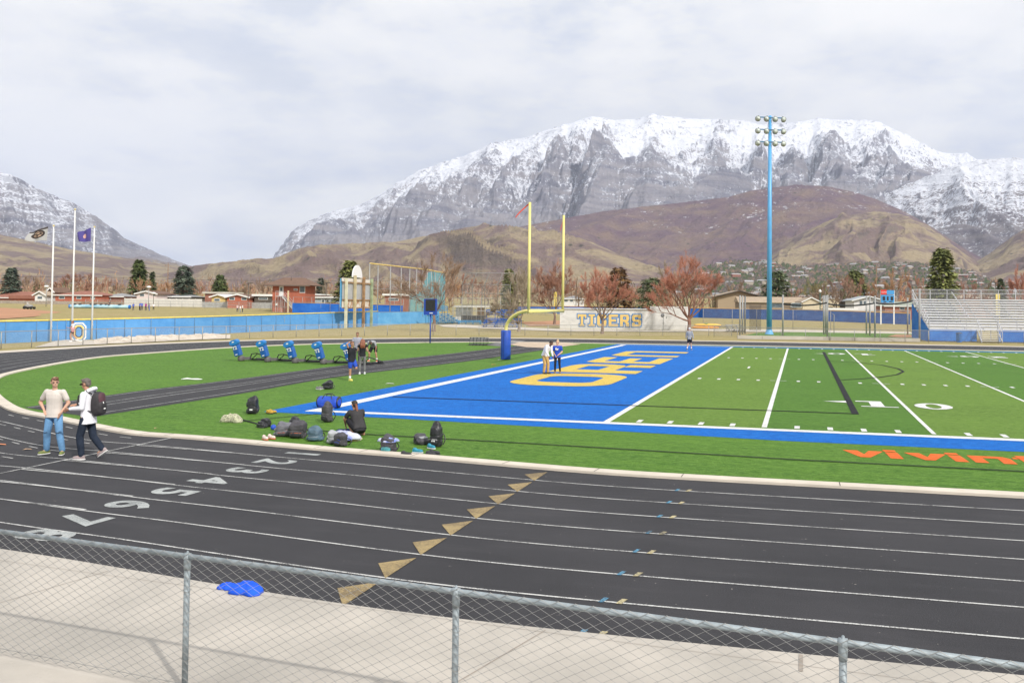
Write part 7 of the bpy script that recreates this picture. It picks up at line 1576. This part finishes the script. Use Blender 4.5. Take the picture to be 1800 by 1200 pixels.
backpack('grey and charcoal duffel bag with orange trim at the left of the bag heap', at(500, 766), .5, .52, .32, .30, mat=NYG, pocket=NYD, trim=ORG, seed=5, name='duffel_bag', cat='bag')
backpack('large charcoal backpack lying over the grey duffel bag', at(524, 769), .25, .44, .40, .30, mat=NYD, pocket=NYL, trim=ORG, seed=6)
backpack('charcoal bag with white lettering behind the large charcoal backpack', at(519, 759), 0, .40, .36, .24, mat=NYL, pocket=NYD, logo=True, seed=7, name='duffel_bag', cat='bag')
backpack('slate blue backpack right of the bag heap', at(554, 774.5), .15, .42, .34, .26, mat=TEALB, pocket=TEALB, trim=LGY, seed=8)
backpack('light grey backpack under the white and blue jersey', at(587, 779), .6, .36, .30, .26, mat=LGY, pocket=NYG, seed=9)
backpack('small black backpack with blue straps in front of the jersey', at(600, 783.5), -.4, .34, .30, .26, mat=NYD, pocket=NYL, trim=NYB, seed=10)
bx = backpack('black cooler bag with teal stripes and a jersey lying on top', at(683, 794), 0, .38, .36, .28, mat=NYD, pocket=M('teal_panel', (.05, .25, .27), .6, .4, 8), seed=11, name='cooler_bag', cat='bag')
backpack('dark grey backpack lying flat beside the tall black one', at(741, 780), .9, .34, .44, .22, mat=NYD, pocket=LGY, lying=True, seed=12)
backpack('tall black backpack with white triangle logo at the right of all the bags', at(767, 784.5), -.1, .34, .54, .24, logo=True, trim=WPL, seed=13)
backpack('small black backpack beside the black and white shoes up the field', at(577, 683.5), .1, .42, .30, .28, seed=14)
d_ = thing('duffel_bag', 'royal blue and black duffel bag on the blue end zone corner', 'bag', at(578, 717), .1, 'sports bags by the end zone')
b = MB(); b.tube([(-.36, 0, .2), (-.3, 0, .2), (.3, 0, .2), (.36, 0, .2)], [.12, .19, .19, .12], 16); remeshed('bag_body', lumpy(b, 3, .03), .014, NYB, d_)
b = MB()
for x in (-.34, .34): b.lathe((x-.02, 0, .2), [(.18, 0), (.185, .04)], 16, axis=(1, 0, 0))
b.build('end_panel', NYL, d_); b = MB()
for y in (-.1, .1): b.tube([(-.18, y*1.6, .12), (-.16, y*1.5, .34), (-.1, y*.6, .46), (.1, y*.6, .46), (.16, y*1.5, .34), (.18, y*1.6, .12)], .014, 6)
b.build('handle', NYL, d_)
def heap(name, label, cat, loc, rz, sx, sy, sz, mat, seed, group=None):
    b = MB(); n, m_ = 14, 40; vs = [(0, 0, sz*.85)]; fs = []
    for i in range(1, n+1):
        for j in range(m_):
            r = i/n; a_ = 2*math.pi*j/m_; edge = 1+.13*math.sin(3*a_+seed)+.08*math.sin(5*a_+seed*2)+.04*math.sin(9*a_+seed)
            fold = .80+.13*math.sin(a_*4+seed+r*3)*r+.10*math.sin(r*9+seed+2*math.sin(a_))+.06*math.sin(a_*9+seed)*r
            vs.append((math.cos(a_)*r*sx/2*edge, math.sin(a_)*r*sy/2*edge, max(.004, sz*(1-r**2.6)**.6*fold) if i < n else .003))
    fs += [(0, 1+j, 1+(j+1) % m_) for j in range(m_)]
    for i in range(n-1):
        for j in range(m_): p_, q_ = 1+i*m_+j, 1+i*m_+(j+1) % m_; fs.append((p_, p_+m_, q_+m_, q_))
    b.add(vs, fs, 0, True); o = b.build(name, mat); o.location = loc; o.rotation_euler = (0, 0, rz)
    s_ = o.modifiers.new('thick', 'SOLIDIFY'); s_.thickness = .012; return tag(o, label, cat, group)
def camo():
    mt, t, b = nodes_of('patterned_towel'); g = t.nodes.new('ShaderNodeTexCoord'); v = t.nodes.new('ShaderNodeTexVoronoi'); v.inputs['Scale'].default_value = 16; t.links.new(g.outputs['Object'], v.inputs['Vector'])
    t.links.new(ramp(t, v.outputs['Distance'], [(.25, (.62, .58, .42, 1)), (.4, (.12, .12, .08, 1)), (.6, (.45, .45, .3, 1))]), b.inputs['Base Color']); b.inputs['Roughness'].default_value = .9; return mt
heap('blanket', 'rolled grey and yellow patterned blanket left of all the bags', 'blanket', at(408, 741), -.1, .72, .42, .26, camo(), 3)
heap('jersey', 'white blue and yellow jersey thrown over the grey backpack', 'jersey', at(604, 774)+Vector((0, .05, .06)), -.5, .95, .55, .2, M('jersey_mix', (.74, .74, .72), .8, .05, 1.6, c2=(.03, .09, .5)), 5)
heap('sweatpants', 'navy clothes heap between the jersey and the crouching woman', 'clothes', at(607, 762), .4, .75, .5, .14, cloth('navy_heap', (.02, .04, .16), .2), 8)
heap('towel', 'white towel with a yellow stripe spread at the feet of the crouching woman', 'towel', at(620, 772), -.7, .6, .45, .12, M('towel_white', (.75, .74, .68), .9, .05, 2.5, c2=(.75, .6, .15)), 9)
heap('jersey', 'white and blue jersey lying on top of the black cooler bag', 'jersey', at(683, 794)+Vector((0, 0, .24)), .2, .46, .32, .12, M('jersey_mix2', (.68, .70, .80), .8, .05, 5, c2=(.06, .13, .5)), 12)
heap('hoodie', 'bright blue hoodie dropped on the concrete behind the foreground fence', 'clothes', at(434, 1042)+Vector((0, 0, .018)), -.22, .44, .32, .13, cloth('bright_blue', (.02, .10, .66), .12), 15)
heap('hoodie_sleeve', 'crumpled blue sleeve lying left of the bright blue hoodie', 'clothes', at(400, 1036)+Vector((0, 0, .018)), .3, .22, .17, .08, cloth('bright_blue', (.02, .10, .66), .12), 17)
def shoes(label, loc, rz, m_, s_, gap=.13, n=2, group='loose shoes among the bags'):
    t_ = thing('shoes' if n > 1 else 'shoe', label, 'shoes' if n > 1 else 'shoe', loc, rz, group)
    for k in range(n):
        x = gap*k; a = .25*k; R = Matrix.Rotation(a, 3, 'Z'); pr = bpy.data.objects.new('shoe', None) if n > 1 else t_
        if n > 1: COL.objects.link(pr); pr.parent = t_; pr.location = (x, .04*k, 0); pr.rotation_euler = (0, 0, a)
        b = MB(); b.ell((0, 0, .05), (.048, .14, .045), 14, 8, p=.8); b.ell((0, .07, .075), (.043, .06, .05), 12, 8); remeshed('upper', b, .01, m_, pr, 1)
        b = MB(); b.ell((0, 0, .016), (.052, .15, .016), 16, 6, p=.7); b.build('sole', s_, pr)
TEALS = M('shoe_teal', (.03, .26, .38), .6, .25, 12)
shoes('yellow and black shoe lying by the tip of the blue end zone', at(474, 727), 1.4, M('shoe_mustard', (.55, .33, .04), .6, .4, 14), SHB, .16)
shoes('pair of white and pink running shoes before the grey duffel bag', at(466, 773), 1.0, M('shoe_pink_white', (.70, .55, .5), .6, .25, 16), SHR, .18)
shoes('teal running shoe leaning against the tall black backpack', at(758, 788.5), 1.1, TEALS, SHW, n=1)
shoes('teal running shoe lying alone left of the tall black backpack', at(734, 796), 1.5, TEALS, SHW, n=1)
shoes('black and white shoes beside the small black backpack up the field', at(560, 684.5), 1.3, M('shoe_bw', (.2, .2, .2), .6, .5, 14), SHW, .2)
shoes('black sandals on the grass near the kerb below the tall backpack', at(757, 801.5), 1.4, SHB, SHB, .2)
shoes('single black sandal on the grass below the cooler bag', at(714, 801.5), 1.5, SHB, SHB, n=1)
b = MB(); b.ell((0, 0, .075), (.075, .075, .075), 16, 10); o = b.build('ball', NYB); o.location = at(480.5, 755.5); tag(o, 'small blue ball on the grass left of the bag heap', 'ball')
b = MB(); b.tube([(-.45, 0, .03), (-.2, .02, .05), (0, -.02, .04), (.25, .02, .03), (.45, 0, .03)], [.02, .05, .03, .04, .01], 6); o = b.build('white_strap', WPL); o.location = at(337, 667.5); o.rotation_euler = (0, 0, .3); tag(o, 'white strap lying on the grass behind the two men', 'strap')
for lab, px, py, s_, mt, rz in (('small white slip of paper on the grass beyond the end zone corner', 686, 674.5, .2, WPL, .2), ('dry brown leaf on the track at the feet of the teenager', 49, 790.5, .10, M('leaf_tan', (.55, .35, .2), .8), .5), ('dry leaf on the turf inside the kerb', 275, 753, .07, M('leaf_tan', (.55, .35, .2), .8), 1), ('orange scrap on the track at the left edge', 3, 782, .12, M('leaf_orange', (.7, .25, .1), .8), .2), ('orange marker lying beside the goal post base', 868, 641, .16, ORG, .2), ('white marker lying left of the goal post base', 879, 632.5, .16, WPL, .4)):
    b = MB(); b.add([(-s_, -s_*.4, .012), (0, -s_*.5, .03), (s_, -.1*s_, .012), (s_*.4, s_*.5, .02), (-s_*.6, s_*.4, .03)], [(0, 1, 4), (1, 2, 3), (1, 3, 4)]); o = b.build('leaf' if 'leaf' in lab else 'litter', mt); o.location = at(px, py); o.rotation_euler = (0, 0, rz); tag(o, lab, 'leaf' if 'leaf' in lab else 'litter')
# ================================================================== air
hb = MB().b2((-14000, -900, -60), (9000, 12500, 2600))
hz = hb.build('haze', [], None); hz['kind'] = 'stuff'
hm = bpy.data.materials.new('haze_air'); hm.use_nodes = True; hm.node_tree.nodes.remove(hm.node_tree.nodes['Principled BSDF'])
pv = hm.node_tree.nodes.new('ShaderNodeVolumePrincipled'); pv.inputs['Color'].default_value = (.72, .80, 1.0, 1); pv.inputs['Density'].default_value = 5.8e-5; pv.inputs['Anisotropy'].default_value = .2
hm.node_tree.links.new(pv.outputs[0], hm.node_tree.nodes['Material Output'].inputs['Volume']); hz.data.materials.append(hm)
